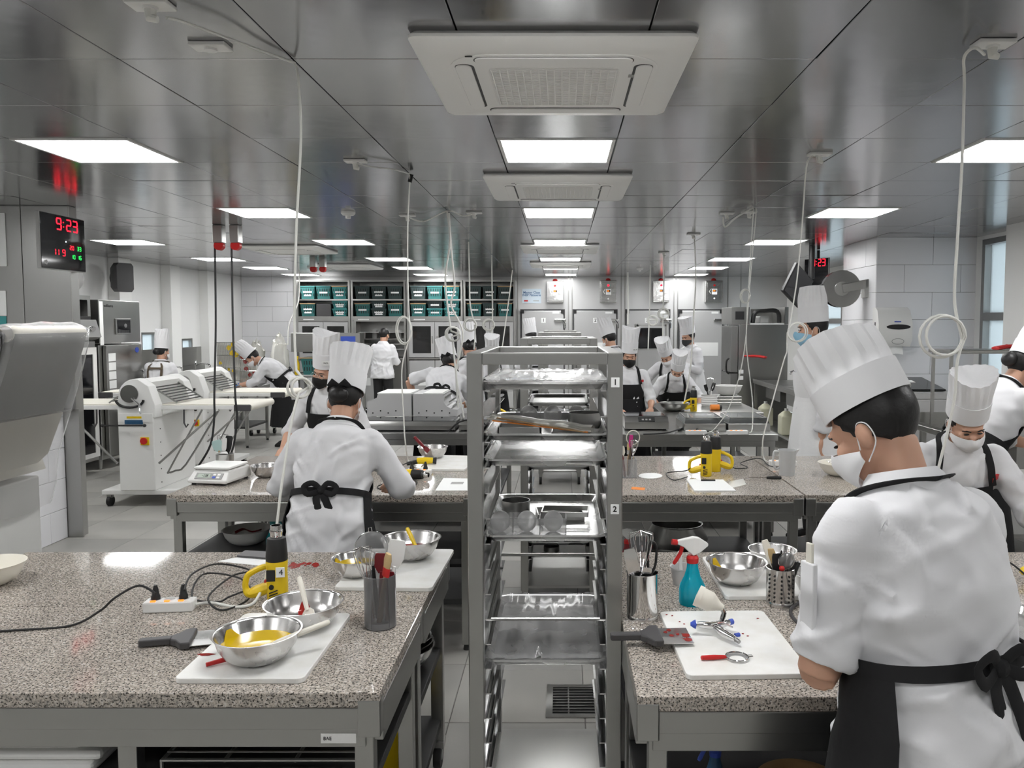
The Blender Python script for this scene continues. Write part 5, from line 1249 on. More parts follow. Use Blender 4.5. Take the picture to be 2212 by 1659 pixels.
q = MB(); q.loft([[(a, yy, zz) for a in (-.30, .12)] for yy, zz in ((-.40, 1.56), (-.48, 1.60), (-.42, 1.80), (-.38, 1.80))], False, False); q.build('control_fascia', 'steel_dark', t)
for k in range(3): MB().cyl((-.20+.11*k, -.475, 1.69), (-.20+.11*k, -.44, 1.70), .03, n=16).build('dial', 'chrome', t)
MB().box(-.30, .12, -.36, .40, 1.551, 1.84).build('upper_case', 'black', t, bevel=.004)
for b in ((-.30, -.26, 1.84, 2.08), (.08, .12, 1.84, 2.08), (-.26, .08, 2.03, 2.08)): MB().box(b[0], b[1], -.36, .40, b[2], b[3]).build('hood_side', 'steel', t)
MB().box(-.24, -.05, -.3, -.1, 1.841, 1.90).build('stored_box', 'white_plastic', t); MB().box(-.2, .06, -.05, .2, 1.841, 1.98).build('stored_case', 'black', t)
def hose_reel(label, loc, rot, flip=1, s=1.0, tail=True):
    t = T('hose_reel', label, 'hose reel', loc, 0, 'wall hose reels', rot=rot)
    for yy in (-.07, .07): MB().cyl((0, yy-.006, 0), (0, yy+.006, 0), .21*s, n=36).build('flange', 'chrome', t)
    for k in range(3):
        for r_ in (.15, .18):
            MB().tube([(r_*s*math.cos(2*PI*j/28), -.04+.04*k, r_*s*math.sin(2*PI*j/28)) for j in range(29)], .018*s, 8).build('hose_turn', 'rubber', t)
    MB().cyl((0, -.085, 0), (0, .085, 0), .08*s, n=24).build('hub', 'steel', t)
    q = MB(); q.X = Matrix.Rotation(-.2*flip, 4, 'Y'); q.box(0, .30*flip if flip > 0 else 0, -.10, -.088, -.05, .05) if flip > 0 else q.box(-.30, 0, -.10, -.088, -.05, .05); q.build('arm', 'steel', t, bevel=.01)
    MB().box(.27*flip-.02, .27*flip+.02, -.10, .08, -.10, .10).build('wall_bracket', 'steel', t)
    if not tail: return t
    MB().tube(spline([(-.18*flip*s, 0, .05), (-.26*flip*s, 0, .0), (-.28*flip*s, 0, -.2), (-.285*flip*s, 0, -.42)], 5), .017, 8).build('hose_end', 'rubber', t)
    MB().cyl((-.285*flip*s, 0, -.42), (-.285*flip*s, 0, -.62), .026, n=12).build('nozzle', 'orange', t)
    return t
hose_reel('chrome hose reel standing on top of the dark oven at the left', (-5.62, 9.05, 2.27), (0, 0, .9), -1, .8, False)
hose_reel('chrome hose reel fixed to the tiled pier at the right', (3.18, 9.15, 2.15), (0, 0, -.12), 1, 1.0)
# wall speaker
t = T('wall_speaker', 'black speaker on a bracket high on the left wall', 'speaker', (XL+.30, 11.25, 2.40), math.radians(60))
q = MB(); q.loft([[(a*k, yy, zz*k2) for a, zz in ((-.12, -.16), (-.09, -.2), (.09, -.2), (.12, -.16), (.12, .16), (.09, .2), (-.09, .2), (-.12, .16))] for yy, k, k2 in ((-.10, 1, 1), (.02, 1, 1), (.12, .7, .8))]); q.build('cabinet', 'grey_dark', t)
MB().tube(spline([(0, .10, .1), (0, .22, .08), (0, .26, 0), (0, .22, -.08), (0, .10, -.1)], 4), .012, 8).build('bracket', 'black', t)
# LED clock
def seg7(ch): return {'0': 'abcdef', '1': 'bc', '2': 'abged', '3': 'abgcd', '5': 'afgcd', '6': 'afgedc', '8': 'abcdefg', '9': 'abfgcd'}[ch]
def digits(t, s, x, z, h, m, y=-.0135, gap=.72):
    for ch in s:
        if ch == ':':
            for k in (.3, .7): MB().box(x-h*.05, x+h*.05, y-.001, y, z+h*k-h*.05, z+h*k+h*.05).build('led_dot', m, t)
            x += h*.35; continue
        if ch == ' ': x += h*gap; continue
        w_ = h*.46; k = h*.06
        S = {'a': (0, w_, h-k, h+k), 'g': (0, w_, h/2-k, h/2+k), 'd': (0, w_, -k, k), 'f': (-k, k, h/2+k, h-k), 'b': (w_-k, w_+k, h/2+k, h-k), 'e': (-k, k, k, h/2-k), 'c': (w_-k, w_+k, k, h/2-k)}
        q = MB()
        for c in seg7(ch): b = S[c]; q.box(x+b[0], x+b[1], y-.001, y, z+b[2], z+b[3])
        q.build('led_digit', m, t); x += h*gap
def led_clock(label, loc, rz, w_=.42, h=.43, full=True):
    t = T('led_clock', label, 'clock', loc, rz, 'digital LED clocks')
    MB().box(-w_/2, w_/2, -.01, .02, -h/2, h/2).build('frame', 'grey_plastic', t, bevel=.006)
    MB().box(-w_/2+.006, w_/2-.006, -.0125, -.009, -h/2+.006, h/2-.006).build('glass_face', 'black_gloss', t, bevel=.001)
    digits(t, '9:23', -.06, .10, .085, 'led_red'); 
    if full:
        digits(t, '11 9', -.10, -.10, .046, 'led_red', gap=.62); digits(t, '20', .055, -.045, .03, 'led_red'); digits(t, '33', .125, -.045, .03, 'led_green')
        digits(t, '10', .065, -.115, .03, 'led_green'); digits(t, '16', .125, -.115, .03, 'led_green')
        MB().cyl((.02, -.0135, .012), (.02, -.012, .012), .006, n=10).build('led_dot', 'led_white', t)
        text('✱', .04, 'grey_plastic', t, (-.17, -.0132, -.17)) if 0 else None
        for k in range(5): a = 2*PI*k/5; MB().cyl((-.165+.012*math.cos(a), -.0134, -.165+.012*math.sin(a)), (-.165+.012*math.cos(a), -.0124, -.165+.012*math.sin(a)), .0075, n=8).build('flower_mark', 'grey_plastic', t)
    return t
c = P(127, 525, 6.3); c.x = -3.925; t = led_clock('digital clock showing 9:23 in red mounted at the stainless pillar', c, math.radians(90)); t.scale = (1.36, 1, 1)
MB().box(.14, .2, .0201, .032, -.05, .05).build('mounting_arm', 'steel_dark', t)
# posters on the pillar at the left edge
for (a, b, m_, lab) in (((-30, 10), (460, 575), 'paper', 'white notice on the stainless pillar at the upper left edge'), ((-30, 12), (628, 682), 'paper', 'second white notice on the stainless pillar'), ((-30, 13), (683, 740), 'teal', 'teal notice low on the stainless pillar')):
    p0, p1 = P(a[0], b[1], 6.462), P(a[1], b[0], 6.462)
    tag(MB().box(p0.x, p1.x, 6.461, 6.467, p0.z, p1.z).build('notice', m_), lab, 'notice')
# red twin ceiling cord reels with hanging black cables
for k, (px, py, lab, dd_) in enumerate(((474, 530, 'left red cord reel hanging from the ceiling with a black cable', 0), (510, 530, 'right red cord reel hanging from the ceiling with a black cable', 0))):
    p = P(px, 525, 7.75)
    t = T('cord_reel', lab, 'cord reel', (p.x, 7.75, H-.02), 0, 'ceiling cord reels')
    MB().box(-.045, .045, -.05, .05, -.15, .018).build('housing', 'steel', t, bevel=.006)
    MB().cyl((0, -.03, -.175), (0, .03, -.175), .045, n=16).build('red_drum', 'red', t)
    MB().tube([(-.02, 0, -.18), (-.05, 0, -.19)], [.02, .014], 8).build('strain_relief', 'black', t)
    ep = P((463, 510)[k], (975, 965)[k], 7.62); inv = -Vector((p.x, 7.75, H-.02))
    MB().tube([q+inv for q in spline([V(p.x-.045, 7.75, H-.21), P((466, 503)[k], 700, 7.6), P((463, 508)[k], 850, 7.45), P((463, 512)[k], 900, 7.45), P((455, 505)[k], 960, 7.42), P((430, 490)[k], 1005, 7.42)], 6)], .010, 8).build('cable', 'rubber', t)
for k, px in enumerate((677, 697)):
    p = P(px, 562, 11.4); t = T('cord_reel', ('left', 'right')[k]+' distant red cord reel on the ceiling above the left chefs', 'cord reel', (p.x, 11.4, H-.02), 0, 'ceiling cord reels')
    MB().box(-.04, .04, -.05, .05, -.12, .018).build('housing', 'steel', t); MB().cyl((0, -.03, -.15), (0, .03, -.15), .045, n=14).build('red_drum', 'red', t)
# ================================================================== BACK WALL
CYF = 15.55
def bx(px): return P(px, 690, CYF).x
bays = [(640, 757), (758, 877), (878, 1000), (1001, 1114)]
names = ['leftmost', 'second from the left', 'third from the left', 'rightmost']
ZU, ZS2, ZS1, ZC = 2.60, 2.235, 1.90, 1.10
for i, (a, b) in enumerate(bays):
    x0, x1 = bx(a), bx(b); xc, w_ = (x0+x1)/2, x1-x0-.006
    t = T('storage_cabinet', f'tall stainless storage cabinet at the back, {names[i]} of four', 'cabinet', (xc, CYF, 0), 0, 'tall storage cabinets at the back')
    h = w_/2; dp = .58
    for s_ in (-1, 1): MB().box(min(s_*h, s_*(h-.04)), max(s_*h, s_*(h-.04)), 0, dp, .08, ZU).build('side_panel', 'steel', t, bevel=.003)
    MB().box(-h+.04, h-.04, dp-.02, dp, .08, ZU).build('back_panel', 'steel_dark', t)
    for z in (ZU-.03, ZS2-.03, ZS1-.03, ZC-.04, .10): MB().box(-h+.04, h-.04, .0, dp-.02, z, z+.03).build('shelf', 'steel', t)
    MB().box(-h+.04, h-.04, .01, .04, ZS1-.10, ZS1-.03).build('front_rail', 'steel', t)
    MB().box(-h*.75, -h*.35, .004, .0095, ZS1-.072, ZS1-.05).build('shelf_label', 'paper', t)
    for k in range(2):
        if i == 1:
            if k: continue
            for z in (1.25, 1.35, 1.45, 1.58): MB().box(-h+.05, h-.05, .08, dp-.03, z, z+.015).build('tray_shelf', 'tray', t)
            f = MB(); f.box(-h+.04, -h+.10, -.02, .0, ZC, ZS1-.10); d = f.build('door_stile', 'steel_dark', t)
        else:
            d0, d1 = (-h+.045, -.004) if k == 0 else (.004, h-.045); f = MB(); z0, z1 = ZC, ZS1-.11
            for q in ((d0, d0+.07, z0, z1), (d1-.07, d1, z0, z1), (d0+.07, d1-.07, z0, z0+.08), (d0+.07, d1-.07, z1-.08, z1)): f.box(q[0], q[1], -.022, 0, q[2], q[3])
            d = f.build('glass_door', 'cooler_door', t); MB().box(d0+.07, d1-.07, -.014, -.008, z0+.08, z1-.08).build('pane', 'glass_dark', d)
            MB().box(d1-.055 if k == 0 else d0+.035, d1-.035 if k == 0 else d0+.055, -.035, -.022, (z0+z1)/2-.07, (z0+z1)/2+.07).build('handle', 'chrome', d)
        d0, d1 = (-h+.045, -.004) if k == 0 else (.004, h-.045)
        d = MB().box(d0, d1, -.022, 0, .12, ZC-.06).build('door', 'cooler_door', t, bevel=.003); MB().box((d0+d1)/2-.08, (d0+d1)/2+.08, -.0245, -.0215, .55, .70).build('notice', 'paper', d)
    MB().box(-h+.045, h-.045, .06, dp-.03, 1.45, 1.465).build('inner_shelf', 'steel', t)
    for k in range(4): MB().lathe([(.05, 0), (.055, .12+.05*(k % 2)), (.001, .12+.05*(k % 2))], 12, (-h*.7+k*h*.45, .25, 1.466)).build('stored_jar', ('white_plastic', 'grey_plastic', 'steel')[k % 3], t)
    for x in (-h+.06, h-.06): MB().cyl((x, .1, 0), (x, .1, .08), .025, n=10).build('foot', 'steel', t); MB().cyl((x, dp-.08, 0), (x, dp-.08, .08), .025, n=10).build('foot', 'steel', t)
# baskets on the open shelves
rows_ = {0: [('G', 'G', 'L'), ('D', 'D', 'D'), ('D', 'G', 'L'), ('D', 'D', 'D')], 1: [('G', 'X', 'LL'), ('G', 'DD', 'G'), ('G', 'LD', 'LL'), ('G', 'D', 'G')]}
CM = {'G': 'basket', 'L': 'basket_light', 'D': 'basket_dark'}; CN = {'G': 'dark green', 'L': 'light teal', 'D': 'blackish green'}
pos = ['left', 'middle', 'right']; cabn = ['leftmost', 'second', 'third', 'rightmost']
for r in (0, 1):
    for i, (a, b) in enumerate(bays):
        x0, x1 = bx(a)+.06, bx(b)-.06; ww = (x1-x0)/3
        for k, c in enumerate(rows_[r][i]):
            x = x0+ww*(k+.5); z = (ZS2 if r == 0 else ZS1)+.001; sh = ('upper', 'lower')[r]
            if c == 'X':
                tag(MB().box(-ww*.46, ww*.46, 0, .36, 0, .24).build('storage_box', 'grey_dark', loc=(x, CYF+.03, z), bevel=.006), 'plain dark grey box on the lower shelf of the leftmost cabinet', 'box'); continue
            n = len(c); hh = .25 if n == 1 else .145
            for j, ch in enumerate(c):
                st = '' if n == 1 else (', lower of two stacked', ', upper of two stacked')[j]
                lab = f'{CN[ch]} basket at the {pos[k]} of the {sh} shelf, {cabn[i]} cabinet{st}'
                crate(lab, x, CYF+.22, z+j*(hh+.004), ww*.90, .38, hh, CM[ch], 'wood' if (r == 1 and k in (0, 2) and n == 1) or (r == 0 and k > 1 and i != 1) else None, [(hh*.5, .55)] if (k+i) % 2 else [(hh*.55, .6), (hh*.3, .5)], 'basket', 'green plastic baskets on the back shelves', det=True)
# walk-in cooler doors
doors = [(1127, 1217, '1', 1174), (1240, 1331, '2', 1286), (1354, 1445, '3', 1398), (1468, 1560, None, 0)]
wb = bpy.data.objects['wall_back']
for px in (1118, 1228, 1236, 1342, 1350, 1456, 1464, 1572, 1600): 
    x = P(px, 640, YB).x; MB().box(x-.012, x+.012, YB-.006, YB, 0, H).build('panel_joint', 'steel', wb)
for i, (a, b, num, pn) in enumerate(doors):
    x0, x1 = P(a, 700, YB-.06).x, P(b, 700, YB-.06).x; z1 = P(a, 671, YB-.06).z
    d = struct(MB().box(x0, x1, YB-.07, YB-.008, .05, z1).build(f'door_{i+1}', 'cooler_door', bevel=.012))
    f = MB()
    for q in ((x0-.03, x0-.004, .04, z1+.03), (x1+.004, x1+.03, .04, z1+.03), (x0-.004, x1+.004, z1+.004, z1+.03)): f.box(q[0], q[1], YB-.045, YB-.001, q[2], q[3])
    f.build('door_gasket', 'grey_dark', d)
    zh = P(a, 692, YB).z
    MB().box(x1-.18, x1+.05, YB-.12, YB-.07, zh-.03, zh+.03).build('latch', 'chrome', d, bevel=.01); MB().tube([(x1-.02, YB-.11, zh), (x1+.03, YB-.13, zh-.08), (x1+.035, YB-.13, zh-.16)], [.02, .018, .014], 8).build('latch_lever', 'chrome', d)
    MB().box(x0-.01, x0+.05, YB-.085, YB-.07, z1-.06, z1+.01).build('corner_hinge', 'black', d); MB().box(x1-.05, x1+.01, YB-.085, YB-.07, z1-.06, z1+.01).build('corner_hinge', 'black', d)
    MB().box(x1-.22, x1-.08, YB-.074, YB-.069, z1-.06, z1-.025).build('door_plate', 'paper', d)
    if num:
        xn, zn = P(pn, 692, YB-.07).x, P(pn, 692, YB-.07).z; q = MB().box(xn-.045, xn+.045, YB-.074, YB-.0705, zn-.05, zn+.05).build('number_plate', 'paper', d); text(num, .085, 'ink', q, (xn, YB-.0748, zn), bold=.002)
    if i in (1, 3):
        xn, zn = P(b-55, 745, YB).x, P(b, 745, YB).z; MB().box(xn-.06, xn+.42, YB-.074, YB-.0705, zn-.22, zn+.05).build('notice_sheet', 'paper', d)
# control boxes above the doors
for i, (a, b, y0, y1, lamp) in enumerate(((1181, 1217, 607, 654, 'led_red'), (1296, 1332, 606, 654, 'led_red'), (1411, 1446, 606, 653, 'led_red'), (1524, 1562, 606, 653, 'led_red'))):
    p0, p1 = P(a, y1, YB-.18), P(b, y0, YB-.18); w_, h = p1.x-p0.x, p1.z-p0.z
    t = T('control_box', f'shiny steel cooler control box, {ORD[i]} from the left on the back wall', 'control box', (p0.x, YB-.18, p0.z), 0, 'cooler control boxes')
    MB().box(0, w_, 0, .18, 0, h).build('case', 'chrome_soft', t, bevel=.008); MB().box(.03, w_-.03, -.008, 0, .03, h-.03).build('lid', 'chrome_soft', t, bevel=.004)
    MB().box(w_*.36, w_*.66, -.014, -.008, h*.36, h*.62).build('controller', 'paper', t); MB().box(w_*.40, w_*.62, -.017, -.014, h*.48, h*.58).build('readout', 'black', t); MB().box(w_*.42, w_*.55, -.0185, -.017, h*.505, h*.555).build('readout_digits', 'orange_lit', t)
    MB().cyl((w_/2, -.02, h*.78), (w_/2, -.008, h*.78), .022, n=12).build('warning_lamp', lamp if i in (1, 2) else 'red', t); MB().cyl((w_/2, -.02, h*.18), (w_/2, -.008, h*.18), .018, n=12).build('push_button', 'white_plastic', t)
    MB().tube([(w_*.32, -.01, h*.62), (w_*.2, -.012, h*.5), (w_*.3, -.01, h*.4)], .006, 6).build('lead', 'paper', t)
    MB().lathe([(.05, 0), (.05, .012), (.04, .04), (.001, .055)], 14, (w_/2, .08, h)).build('alarm_dome', 'red', t)
# class sign
p0, p1 = P(1128, 655, YB-.01), P(1169, 624, YB-.01); t = T('class_sign', 'pale blue class sign reading Master Class on the back wall', 'sign', ((p0.x+p1.x)/2, YB-.004, (p0.z+p1.z)/2)); w_, h = p1.x-p0.x, p1.z-p0.z
MB().box(-w_/2, w_/2, -.006, .003, -h/2, h/2).build('panel', 'paper_blue', t)
text('Master Class', .066, 'ink_blue', t, (0, -.0068, h*.24), bold=.001); text('INBP Pâtisserie', .060, 'ink_blue', t, (0, -.0068, h*.06), bold=.001)
MB().box(-w_*.4, -w_*.2, -.008, -.006, -h*.38, -h*.28).build('logo', 'red', t); MB().box(w_*.08, w_*.38, -.0075, -.006, -h*.355, -h*.315).build('logo', 'grey_plastic', t)
# black double microwave on a shelf in front of door 3
x0, x1 = P(1378, 700, 15.2).x, P(1437, 700, 15.2).x
t = T('oven_stand', 'steel stand holding a black twin oven before cooler door 3', 'stand', ((x0+x1)/2, 15.2, 0)); h = (x1-x0)/2
for z in (P(0, 753, 15.2).z, P(0, 701, 15.2).z): MB().box(-h-.02, h+.02, 0, .5, z-.03, z).build('shelf', 'steel', t)
for x in (-h-.02, h): MB().box(x, x+.03, 0, .03, 0, 1.76).build('post', 'steel', t); MB().box(x, x+.03, .47, .5, 0, 1.76).build('post', 'steel', t)
z = P(0, 753, 15.2).z+.001; z1 = P(0, 705, 15.2).z-.03
t = T('twin_oven', 'black twin door oven on the steel stand at the back', 'oven', ((x0+x1)/2, 15.25, z))
MB().box(-h+.02, h-.03, 0, .4, 0, z1-z).build('case', 'black', t, bevel=.006); MB().box(-h+.03, -.02, -.012, 0, .02, z1-z-.02).build('door', 'black_gloss', t); MB().box(.0, h-.04, -.012, 0, .02, z1-z-.02).build('door', 'black_gloss', t)
# ================================================================== BACK LEFT WASH AREA
def counter(label, x0, x1, y0, y1, z=.88, back=.15, sinks=(), legs=True, backside='y1', name='sink_counter'):
    t = T(name, label, 'counter', ((x0+x1)/2, (y0+y1)/2, 0), 0, 'stainless sink counters'); a, b = (x1-x0)/2, (y1-y0)/2
    MB().box(-a, a, -b, b, z-.05, z).build('worktop', 'steel', t, bevel=.006)
    for s_ in (-1, 1): MB().box(min(s_*a, s_*(a-.012)), max(s_*a, s_*(a-.012)), -b, b, z, z+.02).build('raised_edge', 'steel', t)
    if backside == 'y1': MB().box(-a, a, b-.02, b, z, z+back).build('backsplash', 'steel', t)
    elif backside == 'x0': MB().box(-a, -a+.02, -b, b, z, z+back).build('backsplash', 'steel', t)
    else: MB().box(a-.02, a, -b, b, z, z+back).build('backsplash', 'steel', t)
    for sx, sy, sw, sd in sinks:
        MB().box(sx-sw/2, sx+sw/2, sy-sd/2, sy+sd/2, z-.24, z-.051).build('sink_bowl', 'steel_dark', t); MB().box(sx-sw/2+.02, sx+sw/2-.02, sy-sd/2+.02, sy+sd/2-.02, z+.0005, z+.003).build('sink_opening', 'steel_dark', t)
    for x in (-a+.04, a-.04):
        for y in (-b+.04, b-.04): MB().box(x-.02, x+.02, y-.02, y+.02, 0, z-.05).build('leg', 'steel', t)
    MB().box(-a+.03, a-.03, -b+.03, b-.03, .2, .23).build('lower_shelf', 'steel_dark', t)
    return t
def faucet(label, x, y, z, rz):
    t = T('faucet', label, 'faucet', (x, y, z), rz, 'chrome faucets')
    MB().cyl((0, 0, 0), (0, 0, .18), .022, n=12).build('column', 'chrome', t); MB().tube(spline([(0, 0, .15), (0, -.10, .20), (0, -.24, .17), (0, -.25, .13)], 4), .013, 8).build('spout', 'chrome', t)
    MB().tube([(0, 0, .18), (.03, .01, .22), (.08, .02, .24)], [.014, .012, .009], 8).build('lever', 'chrome', t); return t
counter('stainless sink counter against the left wall behind the strapped chef', XL+.05, XL+.7, 11.0, 15.2, sinks=((0, 0, .45, 1.0),), backside='x0')
for k, yy in enumerate((11.6, 12.6, 13.6)): faucet(f'{ORD[k]} chrome faucet from the camera along the left wall', XL+.22, yy, .884, math.radians(90))
wt = steel_table('steel table of the bending chef at the back left', -5.0, -4.42, 11.15, 12.0)
def spray_screen(label, px0, px1, py0, py1, d, rz=0):
    p0, p1 = P(px0, py1, d), P(px1, py0, d); w_, h = p1.x-p0.x, p1.z-p0.z
    t = T('wire_screen', label, 'screen', (p0.x, d, p0.z), rz, 'wire spray screens')
    for z in (0, h/3, 2*h/3, h): MB().cyl((0, 0, z), (w_, 0, z), .004, n=6).build('cross_wire', 'chrome', t)
    n = 14
    for k in range(n): MB().cyl((w_*k/(n-1), 0, 0), (w_*k/(n-1), 0, h), .0022, n=5).build('wire', 'chrome', t)
    MB().box(0, w_, .006, .008, 0, h).build('film_sheet', 'film_milky', t)
    rnd = random.Random(px0)
    for k in range(8):
        x, z, r = rnd.uniform(.1, .9)*w_, rnd.uniform(.2, .95)*h, rnd.uniform(.02, .05); q = MB(); q.X = Matrix.Translation((x, .0055, z)) @ Matrix.Rotation(PI/2, 4, 'X'); q.prism([(r*(1+.4*noise.noise((a, k, 1)))*math.cos(a), r*(1+.4*noise.noise((a, k, 4)))*math.sin(a)) for a in [2*PI*j/12 for j in range(12)]], 0, .001); q.build('colour_splash', 'yellow' if px0 < 500 else 'glaze_red', t)
    return t
spray_screen('wire screen splashed with yellow behind the sheeters', 470, 518, 740, 822, 11.9); spray_screen('wire screen splashed with red before the bending chef', 519, 553, 752, 826, 11.9)
counter('stainless counter with crates beside the cabinets at the back left', -4.75, -3.6, 13.9, 14.6, .86, .2)
crate('dark green crate with an orange rim on the back left counter', -4.45, 14.15, .861, .62, .42, .30, 'basket', 'wood', [(.15, .3)], 'crate')
o = T('sauce_bottle', 'yellow capped bottle on the back left counter', 'bottle', (-4.66, 13.7+.25, .861)); MB().lathe([(.04, 0), (.045, .02), (.045, .2), (.02, .26), (.02, .29), (.001, .29)], 14).build('bottle', 'glaze_yellow', o); MB().cyl((0, 0, .28), (0, 0, .33), .026, n=12).build('cap', 'yellow', o)
o.location.x = -4.655; bpy.data.objects['crate.001' if 'crate.001' in bpy.data.objects else 'crate'].location.x = -4.28
t = T('dish_rack', 'steel hood with two blue pads above the back left counter', 'hood', (-4.25, 14.3, 1.25))
MB().box(-.62, .62, -.02, .3, .0, .34).build('hood', 'steel', t, bevel=.006)
for x in (-.05, .28): MB().box(x, x+.26, -.035, -.02, .05, .28).build('blue_pad', 'blue', t)
for x in (-.58, .55): MB().box(x, x+.03, .20, .23, -.389, 0).build('post', 'steel', t)
# ================================================================== RIGHT SIDE
x0, x1, d0 = P(1580, 700, 12.7).x, P(1703, 700, 12.7).x, 12.7
t = T('blast_chiller', 'stainless refrigerator with its top cover open, right of the cooler doors', 'refrigerator', ((x0+x1)/2, d0+.4, 0)); a = (x1-x0)/2
MB().box(-a+.12, a, -.4, .4, .1, 1.74).build('cabinet', 'steel', t, bevel=.006)
MB().box(-a, -a+.115, -.38, .38, .98, 1.72).build('upper_door', 'steel_dark', t, bevel=.006); MB().box(-a, -a+.115, -.38, .38, .14, .96).build('lower_door', 'steel_dark', t, bevel=.006)
MB().box(-a, -a+.30, -.4, .4, 1.745, 2.02).build('control_head', 'steel', t, bevel=.006); MB().box(-a+.06, -a+.20, -.41, -.4, 1.82, 1.95).build('display', 'black', t)
MB().box(a-.06, a, -.4, .4, 1.745, 2.02).build('rear_post', 'steel', t); MB().box(-a+.30, a-.06, .34, .38, 1.745, 2.0).build('back_plate', 'steel_dark', t)
MB().box(-a+.30, a-.06, -.38, .3, 1.745, 1.76).build('top_plate', 'white_paint', t)
MB().tube(spline([(-a+.36, -.3, 1.77), (-a+.40, -.3, 1.93), (-a+.55, -.3, 1.96), (a-.15, -.3, 1.95), (a-.12, -.3, 1.77)], 5), .035, 10).build('copper_duct', 'black', t)
MB().box(-a+.5, a-.25, -.2, .2, 1.761, 1.88).build('compressor', 'grey_plastic', t, bevel=.02)
MB().tube(spline([(-a-.01, -.3, 1.2), (-a-.05, -.3, 1.15), (-a-.05, -.3, 1.0), (-a-.01, -.3, .95)], 4), .014, 8).build('handle', 'black', t)
for k in range(2): MB().box(-a+.125, -a+.20, -.404, -.4, .86+.1*k, .92+.1*k).build('sticker', 'paper', t)
for x in (-a+.16, a-.06):
    for y in (-.34, .34): MB().cyl((x, y, 0), (x, y, .1), .025, n=10).build('foot', 'steel', t)
counter('long stainless sink counter right of the aisle with canisters below', 2.97, 3.72, 9.95, 12.4, .88, .35, sinks=((0, -.6, .5, .8), (0, .5, .5, .8)), backside='x1')
for k, yy in enumerate((10.5, 11.6)): faucet(('nearer', 'farther')[k]+' chrome faucet on the right sink counter', 3.58, yy, .884, math.radians(-90))
def canister(label, x, y, z):
    t = T('canister', label, 'canister', (x, y, z), 0, 'pale plastic canisters')
    q = MB(); q.loft([[(-a, -b, zz), (a, -b, zz), (a, b, zz), (-a, b, zz)] for a, b, zz in ((.085, .10, 0), (.09, .105, .02), (.09, .105, .26), (.05, .05, .31), (.03, .03, .33))]); q.build('vessel', 'liquid_jug', t, bevel=.012)
    MB().cyl((0, 0, .325), (0, 0, .36), .026, n=12).build('cap', 'white_plastic', t); return t
mat('liquid_jug', (.70, .69, .52), .35, trans=.1)
canister('pale yellow canister on the shelf under the right sink counter, far one', 3.05, 11.9, .231); canister('pale yellow canister under the right sink counter, near one', 3.08, 10.9, .231)
# red gloves on the sinks
def glove(label, loc, rz, s=1.0, hang=True, roll=0):
    t = T('rubber_glove', label, 'glove', loc, 0, 'red rubber gloves', rot=(0, roll, rz))
    q = MB(); q.tube([(0, 0, 0), (.10*s, 0, .012), (.16*s, 0, .014), (.21*s, 0, .012), (.235*s, 0, .01)], [.042*s, .04*s, .042*s, .044*s, .03*s], 12, flat=.42, up=(0, 0, 1))
    for k in range(4): yy = -.033+.022*k; q.tube([(.22*s, yy*s, .012), (.27*s, yy*1.25*s, .016), (.30*s+.012*(k in (1, 2)), yy*1.4*s, .006)], [.0125*s, .0115*s, .009*s], 8)
    q.tube([(.14*s, .03*s, .014), (.18*s, .065*s, .02), (.21*s, .075*s, .014)], [.015*s, .013*s, .010*s], 8)
    m = remesh(q, .006*s, 3); o = link('glove_body', m, t); m.materials.append(M['red']); return t
def remesh(mb, vox, smooth=3, fac=.5):
    me = bpy.data.meshes.new('tmp'); me.from_pydata(mb.v, [], mb.f)
    bm = bmesh.new(); bm.from_mesh(me); bmesh.ops.recalc_face_normals(bm, faces=bm.faces); bm.to_mesh(me); bm.free()
    o = bpy.data.objects.new('tmp', me); COL.objects.link(o)
    r = o.modifiers.new('r', 'REMESH'); r.mode = 'VOXEL'; r.voxel_size = vox
    if smooth: s_ = o.modifiers.new('s', 'SMOOTH'); s_.iterations = smooth; s_.factor = fac
    dg = bpy.context.evaluated_depsgraph_get(); out = bpy.data.meshes.new_from_object(o.evaluated_get(dg))
    bpy.data.objects.remove(o); bpy.data.meshes.remove(me); out.materials.clear()
    out.polygons.foreach_set('use_smooth', [True]*len(out.polygons)); return out
rack_r = T('drip_shelf', 'stainless drip shelf on posts over the far right sink', 'shelf', (3.62, 6.35, .92))
MB().box(-.62, .62, -.18, .18, .60, .63).build('shelf_plate', 'steel', rack_r, bevel=.004)
for x in (-.60, .58):
    for y in (-.16, .14): MB().box(x, x+.022, y, y+.022, 0, .60).build('post', 'steel', rack_r)
counter('stainless sink counter at the far right behind the bending woman', 2.95, 4.25, 5.65, 6.6, .92, .1, sinks=((.1, 0, .7, .6),))
glove('red rubber glove draped on the right drip shelf, left one', (3.38, 6.22, 1.56), .3); glove('red rubber glove lying flat on the right drip shelf', (3.78, 6.34, 1.56), -.1)
glove('red rubber glove on the far sink counter beside the fridge', (3.12, 12.2, 1.24), 2.4, 1.2)
